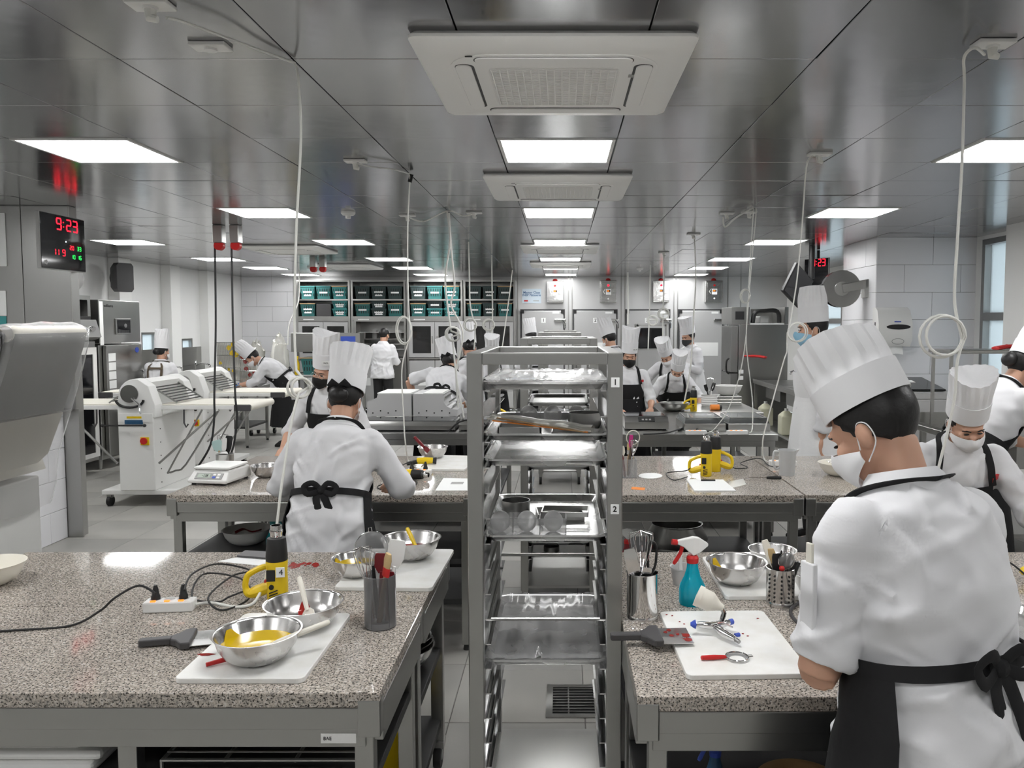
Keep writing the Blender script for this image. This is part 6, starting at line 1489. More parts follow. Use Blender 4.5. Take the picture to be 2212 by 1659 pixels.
# washing machine
p0, p1 = P(1935, 830, 7.95), P(2052, 830, 7.95)
t = T('washing_machine', 'grey top loading washing machine before the tiled pier', 'washing machine', ((p0.x+p1.x)/2, 8.3, 0)); a = .30
MB().box(-a, a, -.34, .34, .03, 1.0).build('body', 'grey_paint', t, bevel=.02); q = MB(); q.loft([[(-a, yy, zz), (a, yy, zz)] for yy, zz in ((-.34, 1.0), (-.34, 1.06), (.34, 1.17), (.34, 1.0), (-.34, 1.0))], False, False)
for s_ in (-1, 1): q.add([(s_*a, -.34, 1.0), (s_*a, -.34, 1.06), (s_*a, .34, 1.17), (s_*a, .34, 1.0)], [(0, 1, 2, 3)])
q.build('top_housing', 'grey_paint', t)
q = MB(); q.X = Matrix.Translation((0, -.02, 1.118)) @ Matrix.Rotation(math.atan2(.11, .68), 4, 'X'); q.box(-a+.04, a-.04, -.28, .28, 0, .02); q.build('lid', 'black_gloss', t, bevel=.006)
q = MB(); q.X = Matrix.Translation((0, -.02, 1.118)) @ Matrix.Rotation(math.atan2(.11, .68), 4, 'X'); q.box(-.06, .08, .02, .12, .0205, .0225); q.build('sticker', 'paper', t)
for x in (-a+.05, a-.05): MB().cyl((x, -.28, 0), (x, -.28, .03), .03, n=10).build('foot', 'black', t); MB().cyl((x, .28, 0), (x, .28, .03), .03, n=10).build('foot', 'black', t)
# paper towel dispenser
p0, p1 = P(1890, 748, 8.70), P(1965, 664, 8.70)
t = T('towel_dispenser', 'white paper towel dispenser on the tiled pier', 'towel dispenser', ((p0.x+p1.x)/2, 8.808, p0.z)); w_, h = p1.x-p0.x, p1.z-p0.z; a = w_/2
q = MB(); q.loft([[(-a*k, y, z), (a*k, y, z)] for k, y, z in ((.96, 0, .0), (.98, -.15, .0), (1, -.19, .06), (1, -.20, h*.55), (.97, -.14, h*.92), (.95, -.08, h), (.95, 0, h))], False, False)
pr = [(0, 0), (-.15, 0), (-.19, .06), (-.20, h*.55), (-.14, h*.92), (-.08, h), (0, h)]
for s_ in (-1, 1): q.add([(s_*a*k, y, z) for (y, z), k in zip(pr, (.96, .98, 1, 1, .97, .95, .95))], [tuple(range(7))])
q.build('cover', 'white_plastic', t, smooth=50)
q = MB(); q.X = Matrix.Translation((.03, -.198, h*.50)) @ Matrix.Rotation(PI/2, 4, 'X'); q.prism([(.13*math.cos(b_), .028*math.sin(b_)) for b_ in [2*PI*j/20 for j in range(20)]], -.004, .006); q.build('window', 'black_gloss', t)
MB().box(-.01, .06, -.192, -.18, h*.62, h*.645).build('brand_badge', 'blue', t); MB().box(-a-.001, -a+.004, -.10, -.085, h*.38, h*.62).build('side_slot', 'black', t)
q = MB(); q.tube([(.05*math.cos(2*PI*j/20)*1.3+.03, -.1965+.004, h*.13+.03*math.sin(2*PI*j/20)) for j in range(21)], .003, 5); q.build('emblem', 'grey_plastic', t)
rows = [[(-a*.5+a*1.1*i/8, -.12-.02*v+.004*math.sin(i*1.3), -.001-.085*v-.006*math.sin(i*.9)*v) for i in range(9)] for v in (0, .33, .66, 1)]; q = MB(); q.grid(rows, .002); q.build('paper_towel', 'paper', t)
# hanging television and second clock
t = T('hanging_monitor', 'black monitor hanging tilted from the ceiling at the right', 'monitor', P(1722, 617, 9.6), 0, rot=(math.radians(8), math.radians(30), math.radians(40)))
MB().box(-.21, .21, -.02, .02, -.20, .20).build('casing', 'black', t, bevel=.01); MB().box(-.19, .19, -.024, -.019, -.18, .18).build('screen', 'black_gloss', t)
pm_ = P(1752, 560, 9.75); o = MB().cyl((pm_.x, 9.72, 2.30), (pm_.x, 9.72, H-.002), .035, n=14).build('ceiling_mount_pole', 'black'); tag(o, 'black ceiling pole carrying the hanging monitor', 'pole')
c = P(1764, 592, 10.3); t = led_clock('digital clock seen edge on behind the right hose reel', c, math.radians(-52), .36, .40, False)
MB().cyl((0, .03, 0), (0, .03, H-c.z-.003), .02, n=10).build('hanger_pole', 'black', t)
# ---------------------------------------------------------------- ceiling cables
def cable(label, pts, r=.006, m='cable', socket=None, rod=None):
    o = MB().tube(pts, r, 7).build('hanging_cable', m); return tag(o, label, 'cable', 'cables hanging from the ceiling')
tp = PZ(2083, 112, CEIL); sk = PZ(2140, 98, CEIL)
cable('white cable with a large loop hanging at the far right', spline([sk+V(-.02, 0, -.03), PZ(2105, 103, CEIL-.03), tp+V(0, 0, -.02), P(2083, 180, 2.93), P(2078, 350, 2.93), P(2068, 520, 2.94), P(2062, 650, 2.95), P(2078, 730, 2.95)], 6)+coil(P(2038, 727, 2.95), .076, 2.3, wob=.012)+spline([P(2082, 735, 2.95), P(2068, 780, 2.95), P(2062, 860, 2.96), P(2045, 940, 2.97), P(2020, 1050, 2.97), PZ(2000, 1230, TZ+.01)], 6), .0055)
ceiling_socket('ceiling socket of the looped cable at the far right', 2145, 98)
def hang(label, top, path, d, r=.007, coils=(), sock=None):
    t0 = PZ(*top, CEIL); d0 = t0.y; pts = [t0]
    for (px, py) in path: pts.append(P(px, py, d0+(d-d0)*min(1, (py-top[1])/120)))
    out = []
    pts = spline(pts, 6)
    if coils:
        px, py, rr_, tn = coils; c = P(px, py, d); k = min(range(len(pts)), key=lambda i: (pts[i]-c).length); out = pts[:k]+coil(c, rr_, tn, wob=.02)+pts[k:]
    else: out = pts
    return cable(label, out, r)
hang('white cable with a narrow loop above the bending chef, left of two', (966, 458), ((972, 520), (962, 600), (968, 670), (978, 740), (988, 830), (1003, 905)), 6.9, .008, (979, 722, .06, 2))
hang('white cable beside the looped one above the bending chef', (970, 460), ((975, 540), (982, 620), (975, 660), (1000, 720), (986, 800), (990, 880)), 6.95, .008)
hang('white cable coiled before the hair net chef', (1012, 522), ((1014, 600), (1016, 660), (1026, 710), (1024, 755)), 9.2, .008, (1016, 702, .07, 2))
hang('white cable coiled left of the third rack', (1062, 552), ((1063, 620), (1064, 680), (1062, 720)), 11.5, .010, (1056, 702, .08, 2))
hang('thin white cable reaching down beside the rightmost cabinet', (1107, 583), ((1100, 640), (1092, 700), (1085, 750)), 14.5, .010)
hang('white cable dropping straight to the masked chef', (1500, 507), ((1503, 600), (1498, 690), (1492, 790), (1478, 870)), 8.5, .008)
hang('white cable coiled before the third cooler door, right one', (1434, 548), ((1434, 620), (1432, 690), (1432, 760)), 10.8, .010, (1434, 678, .07, 2.2))
hang('white cable coiled before the third cooler door, left one', (1405, 572), ((1404, 640), (1402, 700), (1400, 755)), 12.8, .010, (1410, 692, .075, 1.5))
hang('white conduit hanging before the second cooler door', (1356, 588), ((1357, 640), (1357, 700)), 14.5, .018)
hang('white cable hanging at the back left beside the cabinets', (646, 586), ((645, 650), (625, 700), (622, 745)), 14.2, .012)
cable('white cable slung along the ceiling to the left cable cluster', spline([PZ(880, 468, CEIL-.02), PZ(915, 478, CEIL-.03), PZ(966, 456, CEIL-.01), PZ(1000, 466, CEIL-.03), PZ(1022, 462, CEIL-.02)], 6), .007)
cable('white cable loop slung below the ceiling above the cooker table', spline([PZ(1627, 448, CEIL-.01), PZ(1590, 470, CEIL-.05), PZ(1566, 490, CEIL-.06), PZ(1562, 470, CEIL-.03)], 6), .008)
for k, (px, py, lab) in enumerate(((1024, 461, 'ceiling socket right of the left cable cluster'), (880, 467, 'ceiling socket beside the second hanging cable'), (1498, 507, 'distant ceiling socket above the masked chef'), (1434, 546, 'distant ceiling socket before the third cooler door'))): ceiling_socket(lab, px, py, s=1.1)
for k, (px, py, lab) in enumerate(((752, 461, 'round smoke detector on the ceiling left of the aisle'), (1382, 581, 'round smoke detector on the ceiling near the cooler doors'), (672, 578, 'round smoke detector on the ceiling at the back left'))):
    p = PZ(px, py, CEIL); t = T('smoke_detector', lab, 'smoke detector', (p.x, p.y, H), 0, 'ceiling smoke detectors'); MB().lathe([(.06, 0), (.06, -.014), (.045, -.03), (.001, -.032)], 18).build('base', 'white_plastic', t); MB().cyl((0, 0, -.055), (0, 0, -.031), .022, n=12).build('sensor_head', 'white_plastic', t)
# ================================================================== PEOPLE
RX = lambda a: Matrix.Rotation(a, 3, 'X'); RY = lambda a: Matrix.Rotation(a, 3, 'Y'); RZ = lambda a: Matrix.Rotation(a, 3, 'Z')
PROF = [(-1.45, .255, .215), (-.9, .235, .195), (-.46, .212, .168), (-.25, .202, .158), (0, .186, .146), (.20, .172, .134), (.30, .158, .120), (.40, .170, .130), (.52, .178, .136), (.74, .186, .132), (.90, .172, .112), (.99, .115, .085), (1.06, .070, .066), (1.12, .060, .058)]
def prof(t):
    for (a, b, c), (d, e, f) in zip(PROF, PROF[1:]):
        if t <= d: k = (t-a)/(d-a); k = k*k*(3-2*k)*.4+k*.6; return b+(e-b)*k, c+(f-c)*k
    return PROF[-1][1:]
class Body:
    def __init__(B, s, lean, side):
        B.s = s; B.L = .455*s; B.p0 = V(0, 0, .885*s); B.lean, B.side = lean, side
    def up(B, t):
        if t <= 0: return V(0, 0, 1)
        k = .75+.45*min(t, 1.2); a, b = B.lean*k, B.side*k
        return V(math.sin(b), math.sin(a)*math.cos(b), math.cos(a)*math.cos(b)).normalized()
    def c(B, t):
        if t <= 0: return B.p0 + V(0, B.lean*.02, B.L*t)
        p = B.p0.copy(); n = 12
        for i in range(n): p += B.up(t*(i+.5)/n)*B.L*t/n
        return p
    def frame(B, t):
        u = B.up(t); r = (V(1, 0, 0)-u*u.x).normalized(); return r, u.cross(r)*-1 if u.cross(r).y < 0 else u.cross(r), u
    def pt(B, t, phi, off=0, k=1.0):
        a, b = prof(t); r, f, u = B.frame(t); a, b = (a*B.s*k+off), (b*B.s*k+off)
        sn, cs = math.sin(phi), math.cos(phi); e = .86
        return B.c(t) + r*a*math.copysign(abs(sn)**e, sn) + f*b*math.copysign(abs(cs)**e, cs)
def strip(rows, th, name, m, parent, smooth=60):
    q = MB(); q.grid(rows, th); return q.build(name, m, parent, smooth=smooth)
def put(name, me, m, parent):
    me.materials.append(M[m]); return link(name, me, parent)
def hat_mesh(hh, r0=.092, seed=0, band=.42, flare=1.13, pinch=.5, lean=0.0):
    rnd = random.Random(seed); n = 96; pl = 16
    b = MB(); u = MB(); ph = rnd.uniform(0, 6)
    def ring(z, k, ple, zf=None, sq=0.0):
        out = []
        for j in range(n):
            a = 2*PI*j/n; st = (a*pl/(2*PI)) % 1; pm = ple*(.5-abs(st-.5))*2
            rx = r0*k*(1+.10*sq)*(1+pm); ry = r0*1.13*k*(1-.55*sq)*(1+pm)
            zz = z if zf is None else zf(a)
            out.append((rx*math.cos(a), ry*math.sin(a)+lean*zz, zz))
        return out
    zb = hh*band
    b.loft([ring(0, 1.03, 0), ring(zb, 1.05, 0), ring(zb, 1.02, 0), ring(0, .99, 0), ring(0, 1.03, 0)], True, False)
    top = lambda a: hh*(.95+.07*abs(math.cos(a+.1))**2+.025*math.sin(2*a+ph))
    rings = [ring(zb*.9, 1.01, .0)]
    for i in range(1, 8): v = i/8; rings.append(ring(zb+(hh*.9-zb)*v, 1.01+(flare-1.01)*v, -.075*min(1, v*4), None, pinch*v*v*.9))
    rings.append(ring(0, flare, -.06, top, pinch)); rings.append(ring(0, flare*.97, -.06, lambda a: top(a)-.004, pinch))
    rings.append(ring(0, flare*.72, -.05, lambda a: top(a)*.93, pinch)); rings.append(ring(hh*.84, .2, 0, None, pinch)); rings.append(ring(hh*.83, .01, 0, None, pinch))
    u.loft(rings, True, False)
    return b, u
SKIN_N = 0
def chef(label, head, face, lean=8, side=0, hd=(0, 0, 0), arms=None, hat=.25, hat_tilt=(0, 0), mask=None, hair='short', apron='apron', bow=False, wrap=118, sleeve=(.45, .45), vox=.012, fold=.010, name='person', seed=0, jacket='cloth', hand_pose=('curl', 'curl'), glasses=False, patch=None, s_fix=None, gloves=None, hem=-.46, legs=True, eyes=True, badge=False, skirt=-1.3, straps=None, stance=.1, sub=0, neckstrap=True, hat_args=None, hips=0):
    lean, side = math.radians(lean), math.radians(side); pit, yaw, rol = [math.radians(a) for a in hd]
    HR = RZ(yaw) @ RX(-pit) @ RY(rol)
    def headc(B): return B.c(1.05) + (B.up(1.05)*.5 + (HR @ V(0, 0, 1))*.5)*.136*B.s + HR @ V(0, .02*B.s, 0)
    B = Body(1, lean, side); s = s_fix or head[2]/headc(B).z
    B = Body(s, lean, side); hc = headc(B); fz = math.radians(face)
    wz = RZ(fz) @ hc
    root = T(name, label, 'person', (head[0]-wz.x, head[1]-wz.y, (head[2]-hc.z) if s_fix else 0), fz)
    if arms is None: arms = (((-.07, .03, -.27), (.09, .22, .02)), ((.07, .03, -.27), (-.09, .22, .02)))
    J = []
    for i, sg in enumerate((-1, 1)):
        r, f, u = B.frame(.9); sh = B.c(.875) + r*sg*.160*s
        e = sh + V(*arms[i][0])*s; w_ = e + V(*arms[i][1])*s; J.append((sh, e, w_))
    H4 = Matrix.Translation(hc) @ HR.to_4x4() @ Matrix.Scale(s*.97, 4)
    # ---- body (one continuous skin surface: head, neck, trunk, arms, hands, legs)
    sk = MB(); n = 24
    for t0, t1, k in ((0, 1.05, .82),):
        sk.loft([[tuple(B.pt(t, 2*PI*j/n, 0, k)) for j in range(n)] for t in np.linspace(-.05, 1.02, 9)])
    hs = MB()
    hs.sphere((0, -.008, .03), (.074, .093, .085), 22, 14); hs.sphere((0, .018, -.035), (.060, .070, .075), 20, 12)
    hs.sphere((0, .045, -.078), (.042, .042, .034), 16, 10); hs.sphere((0, .094, -.028), (.013, .016, .020), 12, 8)
    for sg in (-1, 1):
        hs.sphere((sg*.075, -.004, -.012), (.011, .022, .033), 12, 8, RZ(sg*.35)); hs.sphere((sg*.032, .072, -.022), (.026, .022, .022), 12, 8)
    hs.tube([(-.045, .078, .022), (0, .086, .024), (.045, .078, .022)], .013, 8)
    sk.add([H4 @ Vector(q) for q in hs.v], hs.f)
    sk.tube([B.c(.96), B.c(1.08), H4 @ V(0, -.02, -.04)], [.060*s, .052*s, .052*s], 16)
    for i, (sh, e, w_) in enumerate(J):
        sg = -1 if i == 0 else 1
        sk.tube([sh, sh.lerp(e, .5), e], [.052*s, .047*s, .041*s], 12); sk.tube([e, e.lerp(w_, .35), e.lerp(w_, .75), w_], [.041*s, .042*s, .033*s, .027*s], 12)
        d = (w_-e).normalized(); side_ = d.cross(V(0, 0, 1)); side_ = (side_ if side_.length > .2 else V(1, 0, 0)).normalized(); nrm = side_.cross(d).normalized()
        if nrm.z > 0: nrm = -nrm      # palm side looks down
        pc = w_ + d*.05*s; sp = MB(); Rm = Matrix((side_, nrm, d)).transposed()
        sk.sphere(pc, (.040*s, .017*s, .050*s), 14, 10, Rm)
        for k in range(4):
            o_ = (-.029+.0195*k)*s; ln = (.075, .085, .082, .066)[k]*s; b0 = w_ + d*.085*s + side_*o_
            cu = .9 if hand_pose[i] == 'curl' else .3; b1 = b0 + (d*math.cos(cu*.5)+nrm*math.sin(cu*.5))*ln*.5 + side_*o_*.15; b2 = b1 + (d*math.cos(cu*1.5)+nrm*math.sin(cu*1.5))*ln*.5
            sk.tube([w_ + d*.06*s + side_*o_*.9, b0, b1, b2], [.0105*s, .0098*s, .0092*s, .0075*s], 8)
        th = side_*(-sg)
        sk.tube([w_ + d*.025*s + th*.02*s, w_ + d*.055*s + th*.046*s + nrm*.012*s, w_ + d*.085*s + th*.052*s + nrm*.026*s], [.014*s, .012*s, .009*s], 8)
    hip = .095*s
    for sg in (-1, 1):
        sk.tube([B.p0 + V(sg*hip*.8, 0, .0), V(sg*stance*s, .03*s, .48*s), V(sg*stance*s, 0, .08*s)], [.075*s, .05*s, .036*s], 12); sk.sphere((sg*stance*s, .05*s, .04*s), (.04*s, .1*s, .035*s), 12, 8)
    put('body', remesh(sk, max(.0075*s, vox*.75), 2, .4), 'skin', root)
    # ---- jacket
    jk = MB(); n = 40
    jk.loft([[tuple(B.pt(t, 2*PI*j/n)) for j in range(n)] for t in list(np.linspace(hem, 1.0, 16))+[1.05]])
    for i, (sh, e, w_) in enumerate(J):
        f = sleeve[i]; en = e.lerp(w_, f); jk.sphere(sh, .064*s, 14, 9)
        up_ = e.lerp(sh, .5)
        if f > .05: jk.tube([sh, up_, e.lerp(sh, .06), e.lerp(w_, f*.6), en], [.066*s, .062*s, .056*s, .053*s, .050*s], 16); jk.tube([e.lerp(w_, max(f-.17, .02)), e.lerp(w_, max(f-.13, .04)), en], [.053*s, .058*s, .056*s], 16)
        else: jk.tube([sh, up_, e.lerp(sh, .12)], [.066*s, .063*s, .060*s], 16); jk.tube([e.lerp(sh, .38), e.lerp(sh, .33), e.lerp(sh, .10)], [.063*s, .069*s, .066*s], 16)
    jm = remesh(jk, vox, 4, .5)
    cs = [Vector(v.co) for v in jm.vertices]; ns = [Vector(v.normal) for v in jm.vertices]; out = []
    for c_, nn in zip(cs, ns):
        q = c_*1.0
        w1 = noise.noise((q.x*7+seed, q.y*7, q.z*3.2)); w2 = noise.noise((q.x*13+3, q.y*13+seed, q.z*9)); rdg = 1-abs(noise.noise((q.x*6+q.z*5+seed, q.y*6-q.z*3, q.z*5)))*2
        zr = (q.z-.885*s)/(.47*s); k = .6+.9*math.exp(-((zr-.15)/.35)**2)
        r2 = 1-abs(noise.noise((q.x*4-q.z*9+seed, q.y*5+q.z*4, q.z*3-q.x*3)))*2
        out += list(c_ + nn*fold*k*(.9*w1+.45*w2+.9*max(0, rdg-.35)+1.0*max(0, r2-.4)))
    rc = random.Random(seed*7+1); cr = []
    for k in range(26):
        sg = rc.choice((-1, 1)); kind = rc.random(); zc = (.885+.455*rc.uniform(-.35, .9))*s
        ang = rc.uniform(.5, 1.2)*sg if kind < .6 else rc.uniform(-.25, .25)+PI/2
        cr.append((sg*rc.uniform(.02, .17)*s, zc, math.cos(ang), math.sin(ang), rc.uniform(.05, .14)*s, rc.uniform(.007, .014)*s, rc.uniform(.4, 1.0)*fold, rc.choice((-1, 1))))
    for i_, (c_, nn) in enumerate(zip(cs, ns)):
        dsp = 0
        for xc, zc, ca, sa, ln, wd, am_, fb in cr:
            if c_.y*fb < -.02: continue
            dx, dz = c_.x-xc, c_.z-zc; l_ = dx*ca+dz*sa
            if abs(l_) > 2*ln: continue
            d_ = -dx*sa+dz*ca+.25*l_*l_/ln
            if abs(d_) < 4*wd: dsp += am_*math.exp(-(l_/ln)**2)*(math.exp(-(d_/wd)**2)-.55*math.exp(-((d_-1.7*wd)/(1.3*wd))**2))
        if dsp: out[3*i_] += nn.x*dsp; out[3*i_+1] += nn.y*dsp; out[3*i_+2] += nn.z*dsp
    jm.vertices.foreach_set('co', out); jm.update()
    jo = put('jacket', jm, jacket, root)
    rows = [[tuple(B.pt(t, 2*PI*j/28, o_)) for j in range(29)] for t, o_ in ((1.0, .004), (1.05, .012*s), (1.085, .012*s), (1.115, .006*s))]
    strip(rows, .004, 'collar', jacket, root)
    # ---- trousers, shoes
    if legs:
        tr = MB(); tr.loft([[tuple(B.pt(t, 2*PI*j/20, 0, .86)) for j in range(20)] for t in (-.30, -.1, .1)])
        for sg in (-1, 1): tr.tube([B.p0 + V(sg*hip*.85, 0, -.04*s), V(sg*stance*s, .03*s, .48*s), V(sg*stance*s, -.005*s, .07*s)], [.098*s, .075*s, .068*s], 16)
        put('trousers', remesh(tr, max(vox, .014), 3), 'trouser', root)
        for sg in (-1, 1): MB().loft([[(sg*stance*s+w2_*s*math.sin(a), y_*s+.0, max(0, z_*s*math.cos(a)*.5+z_*s*.5)) for a in [2*PI*j/12 for j in range(12)]] for y_, w2_, z_ in ((-.10, .02, .05), (-.085, .04, .085), (.0, .042, .095), (.08, .05, .075), (.15, .045, .055), (.18, .02, .03))]).build('shoe', 'black', root, smooth=60)
    # ---- apron
    if apron:
        A = math.radians(wrap); am = apron; off = .014*s + fold*.6
        rows = [[tuple(B.pt(t, -A*(1+.06*max(0, .3-t))+2*A*(1+.06*max(0, .3-t))*j/40, off+.004*math.sin(j*1.1)*max(0, .3-t))) for j in range(41)] for t in np.linspace(skirt, .32, 12)]
        sko = strip(rows, .004, 'apron_skirt', am, root)
        rows = []
        for i in range(9):
            v = i/8; t = .30+.40*v; aw = A*(1-v)**1.6*.75 + math.radians(38)*(1-(1-v)**1.6) if wrap > 60 else math.radians(40)
            rows.append([tuple(B.pt(t, -aw+2*aw*j/24, off)) for j in range(25)])
        bib = strip(rows, .004, 'apron_bib', am, root)
        rows = [[tuple(B.pt(t, 2*PI*j/40, off+.003)) for j in range(41)] for t in (.26, .325)]
        strip(rows, .004, 'apron_tie', am, root)
        if neckstrap:
            for sg in (-1, 1):
                pts = [B.pt(.70, sg*math.radians(37), off)] + [B.pt(t, sg*math.radians(a), o_) for t, a, o_ in ((.80, 34, .018), (.90, 34, .016), (.985, 48, .020), (1.04, 75, .020), (1.06, 120, .018), (1.055, 180, .016))]
                MB().tube(spline(pts, 5), .017*s, 10, flat=.22, up=tuple(B.frame(.9)[1])).build('neck_strap', am if straps is None else straps, root)
        if bow:
            bk = B.pt(.29, PI, off+.010); r, f, u = B.frame(.2); dn = V(0, 0, -1)
            MB().sphere(bk, .020*s, 10, 8).build('bow_knot', am, root)
            for sg, ln, dx in ((-1, .25, .02), (1, .34, .05)):
                pts = [bk, bk+r*sg*.02*s+dn*.04*s-f*.012*s, bk+r*(sg*.02+dx)*s+dn*ln*.5*s-f*.02*s, bk+r*(sg*.015+dx*1.6)*s+dn*ln*s-f*.016*s]
                MB().tube(spline(pts, 5), .017*s, 8, flat=.16, up=tuple(-f)).build('bow_tail', am, root)
                pts = [bk, bk+r*sg*.035*s+u*.03*s-f*.02*s, bk+r*sg*.075*s+u*.012*s-f*.018*s, bk+r*sg*.055*s-u*.02*s-f*.014*s, bk]
                MB().tube(spline(pts, 4), .013*s, 8, flat=.3, up=tuple(-f)).build('bow_loop', am, root)
    # ---- head dress and face
    def HX(mb): mb.v = [tuple(H4 @ Vector(q)) for q in mb.v]; return mb
    if hair:
        q = MB(); nn_, mm_ = 40, 26; rings = []
        for i in range(mm_+1):
            el = -PI/2+PI*i/mm_; rg = []
            for j in range(nn_):
                az = 2*PI*j/nn_; dx, dy, dz = math.cos(el)*math.sin(az), math.cos(el)*math.cos(az), math.sin(el)
                a = abs((az+PI) % (2*PI)-PI); ad = math.degrees(a)
                zmin = .055 if ad < 48 else (.055-.065*(ad-48)/24 if ad < 72 else (-.01-.02*(ad-72)/30 if ad < 102 else -.03-.068*min(1, (ad-102)/40)))
                x_, y_, z_ = .0815*dx, -.010+.103*dy, .030+.097*dz
                k = 1.0 if z_ > zmin else .80; k += .012*noise.noise((dx*9, dy*9, dz*3+seed))
                rg.append((x_*k, -.010+(y_+.010)*k, .03+(z_-.03)*k))
            rings.append(rg)
        q.loft(rings); HX(q).build('hair', 'hair', root, smooth=70)
        if hair in ('bun', 'net'):
            q = MB(); q.sphere((0, -.112, -.005), (.050, .034, .042), 16, 10); HX(q).build('hair_bun', 'hair', root)
            if hair == 'net':
                for sg in (-1, 1):
                    q = MB(); q.tube([(0, -.125, .04), (sg*.03, -.135, .05), (sg*.055, -.12, .035)], [.006, .022, .010], 10, flat=.4); HX(q).build('hair_bow', 'apron', root)
    if mask:
        rows = []
        for i in range(11):
            v = i/10; rw = []
            for j in range(25):
                u_ = j/24*2-1; az = u_*math.radians(82); zt = -.016-.022*u_*u_+.006*(abs(u_) < .2); zb = -.118+.055*abs(u_)**1.5; z_ = zt+(zb-zt)*v
                k = 1.08 - .30*max(0, (-.07-z_)/.05)**1.3 + .05*math.sin(PI*v); y_ = .008+.098*k*math.cos(az); x_ = .070*k*math.sin(az)
                y_ += .020*math.exp(-(u_/.22)**2)*math.exp(-((v-.22)/.3)**2)
                rw.append((x_, y_, z_))
            rows.append(rw)
        q = MB(); q.grid(rows, -.0018); HX(q).build('face_mask', mask, root, smooth=60)
        for sg in (-1, 1):
            q = MB(); q.tube(spline([(sg*.070, .022, -.036), (sg*.079, -.0, .014), (sg*.084, -.026, .006), (sg*.082, -.026, -.034), (sg*.072, .016, -.066)], 5), .0015, 6); HX(q).build('ear_loop', mask if mask != 'mask_blue' else 'mask_white', root)
    if eyes:
        for sg in (-1, 1):
            q = MB(); q.sphere((sg*.030, .0885, -.001), (.0125, .005, .0036), 12, 8); HX(q).build('eye', 'ink', root)
            q = MB(); q.tube([(sg*.014, .097, .018), (sg*.032, .093, .023), (sg*.050, .080, .017)], [.0024, .0034, .0018], 7); HX(q).build('eyebrow', 'hair', root)
    if glasses:
        for sg in (-1, 1):
            q = MB(); q.tube([(sg*.032+.024*math.cos(2*PI*j/18), .100, -.004+.019*math.sin(2*PI*j/18)) for j in range(19)], .0016, 6); HX(q).build('glasses_rim', 'chrome', root)
    if hat:
        hk = dict(r0=.090, seed=seed); hk.update(hat_args or {})
        b, u = hat_mesh(hat/.97, **hk); HT = H4 @ Matrix.Translation((0, -.010, .050)) @ Matrix.Rotation(math.radians(hat_tilt[0]), 4, 'X') @ Matrix.Rotation(math.radians(hat_tilt[1]), 4, 'Y')
        for q, nm, mt in ((u, 'hat_pleats', 'hat'), (b, 'hat_band', 'hat_band')):
            q.v = [tuple(HT @ Vector(p)) for p in q.v]; o = q.build(nm, mt, root, smooth=40)
        if patch:
            tx, az, zz = patch; a = math.radians(az); rr_ = .0955; pl = HT @ Matrix.Translation((rr_*1.06*math.sin(a), rr_*1.21*math.cos(a), zz)) @ Matrix.Rotation(-a, 4, 'Z') @ Matrix.Rotation(PI, 4, 'Z')
            q = MB(); q.X = pl; q.box(-.03, .03, -.001, .001, -.018, .018); po = q.build('number_patch', 'paper', root)
            o = text(tx, .020, 'ink', po, (0, 0, 0)); o.matrix_local = pl @ Matrix.Translation((0, -.002, 0)) @ Matrix.Rotation(PI/2, 4, 'X')
    elif hair == 'cap':
        pass
    if badge:
        for ph, m_ in ((-28, 'red'),):
            c_ = B.pt(.77, math.radians(badge), .010); r, f, u = B.frame(.77); q = MB(); q.X = FR(c_, B.pt(.77, math.radians(badge), .1)-c_, u); q.box(-.028*s, .028*s, -.012*s, .012*s, -.004, .006); q.build('red_badge', 'red', root)
    if gloves:
        for i in gloves:
            sh, e, w_ = J[i]; q = MB(); d = (w_-e).normalized(); q.tube([w_-d*.05*s, w_, w_+d*.06*s, w_+d*.11*s, w_+d*.15*s], [.036*s, .036*s, .048*s, .046*s, .02*s], 12, flat=.7); q.build('glove', 'blue_glove', root)
    return root, B, H4, J
mat('trouser', (.02, .02, .021), .8)
hp = lambda px, py, d: P(px, py, d)
# nearest chef, seen from behind
chefA = chef('nearest chef seen from behind at the front right, black apron bow at his waist', hp(1890, 925, 1.79), 24, lean=13, hd=(32, 20, 0), mask='mask_white', bow=True, wrap=112, vox=.0085, fold=.015, seed=1, hat=.168, sleeve=(0, 0),
     arms=(((-.07, .02, -.295), (.20, .12, .04)), ((.10, .04, -.27), (-.10, .22, .0))), hat_args=dict(pinch=.2, flare=1.10))
root, B, H4, J = chefA
sh, e, w_ = J[0]; pp = e.lerp(sh, .62)
q = MB().box(pp.x-.090, pp.x-.078, pp.y-.022, pp.y+.018, pp.z-.085, pp.z+.06).build('sleeve_pocket', 'cloth', root, bevel=.003)
MB().box(pp.x-.087, pp.x-.080, pp.y-.012, pp.y+.006, pp.z+.04, pp.z+.10).build('pocket_scraper', 'cream', root, bevel=.002)
chef('chef seen from behind at the middle left table, apron tied in a long bow', hp(745, 868, 3.80), -2, lean=24, hd=(28, 0, 0), mask='mask_white', hair='net', bow=True, wrap=112, vox=.011, fold=.011, seed=2, hat=.245, sleeve=(.35, .35), eyes=False,
     arms=(((-.16, .02, -.24), (.10, .20, -.03)), ((.15, .04, -.24), (-.10, .20, -.02))), hat_args=dict(pinch=.3, flare=1.18, r0=.092))
chef('chef with glasses and black mask leaning over the middle left table', hp(702, 803, 5.72), 172, lean=16, hd=(14, -12, -12), mask='mask_black', glasses=True, vox=.013, seed=3, hat=.265, sleeve=(.25, .25), patch=('NO', -38, .06), arms=(((-.14, .06, -.26), (.06, .20, -.06)), ((.16, .0, -.27), (-.02, .16, -.10))), hat_args=dict(pinch=.45))
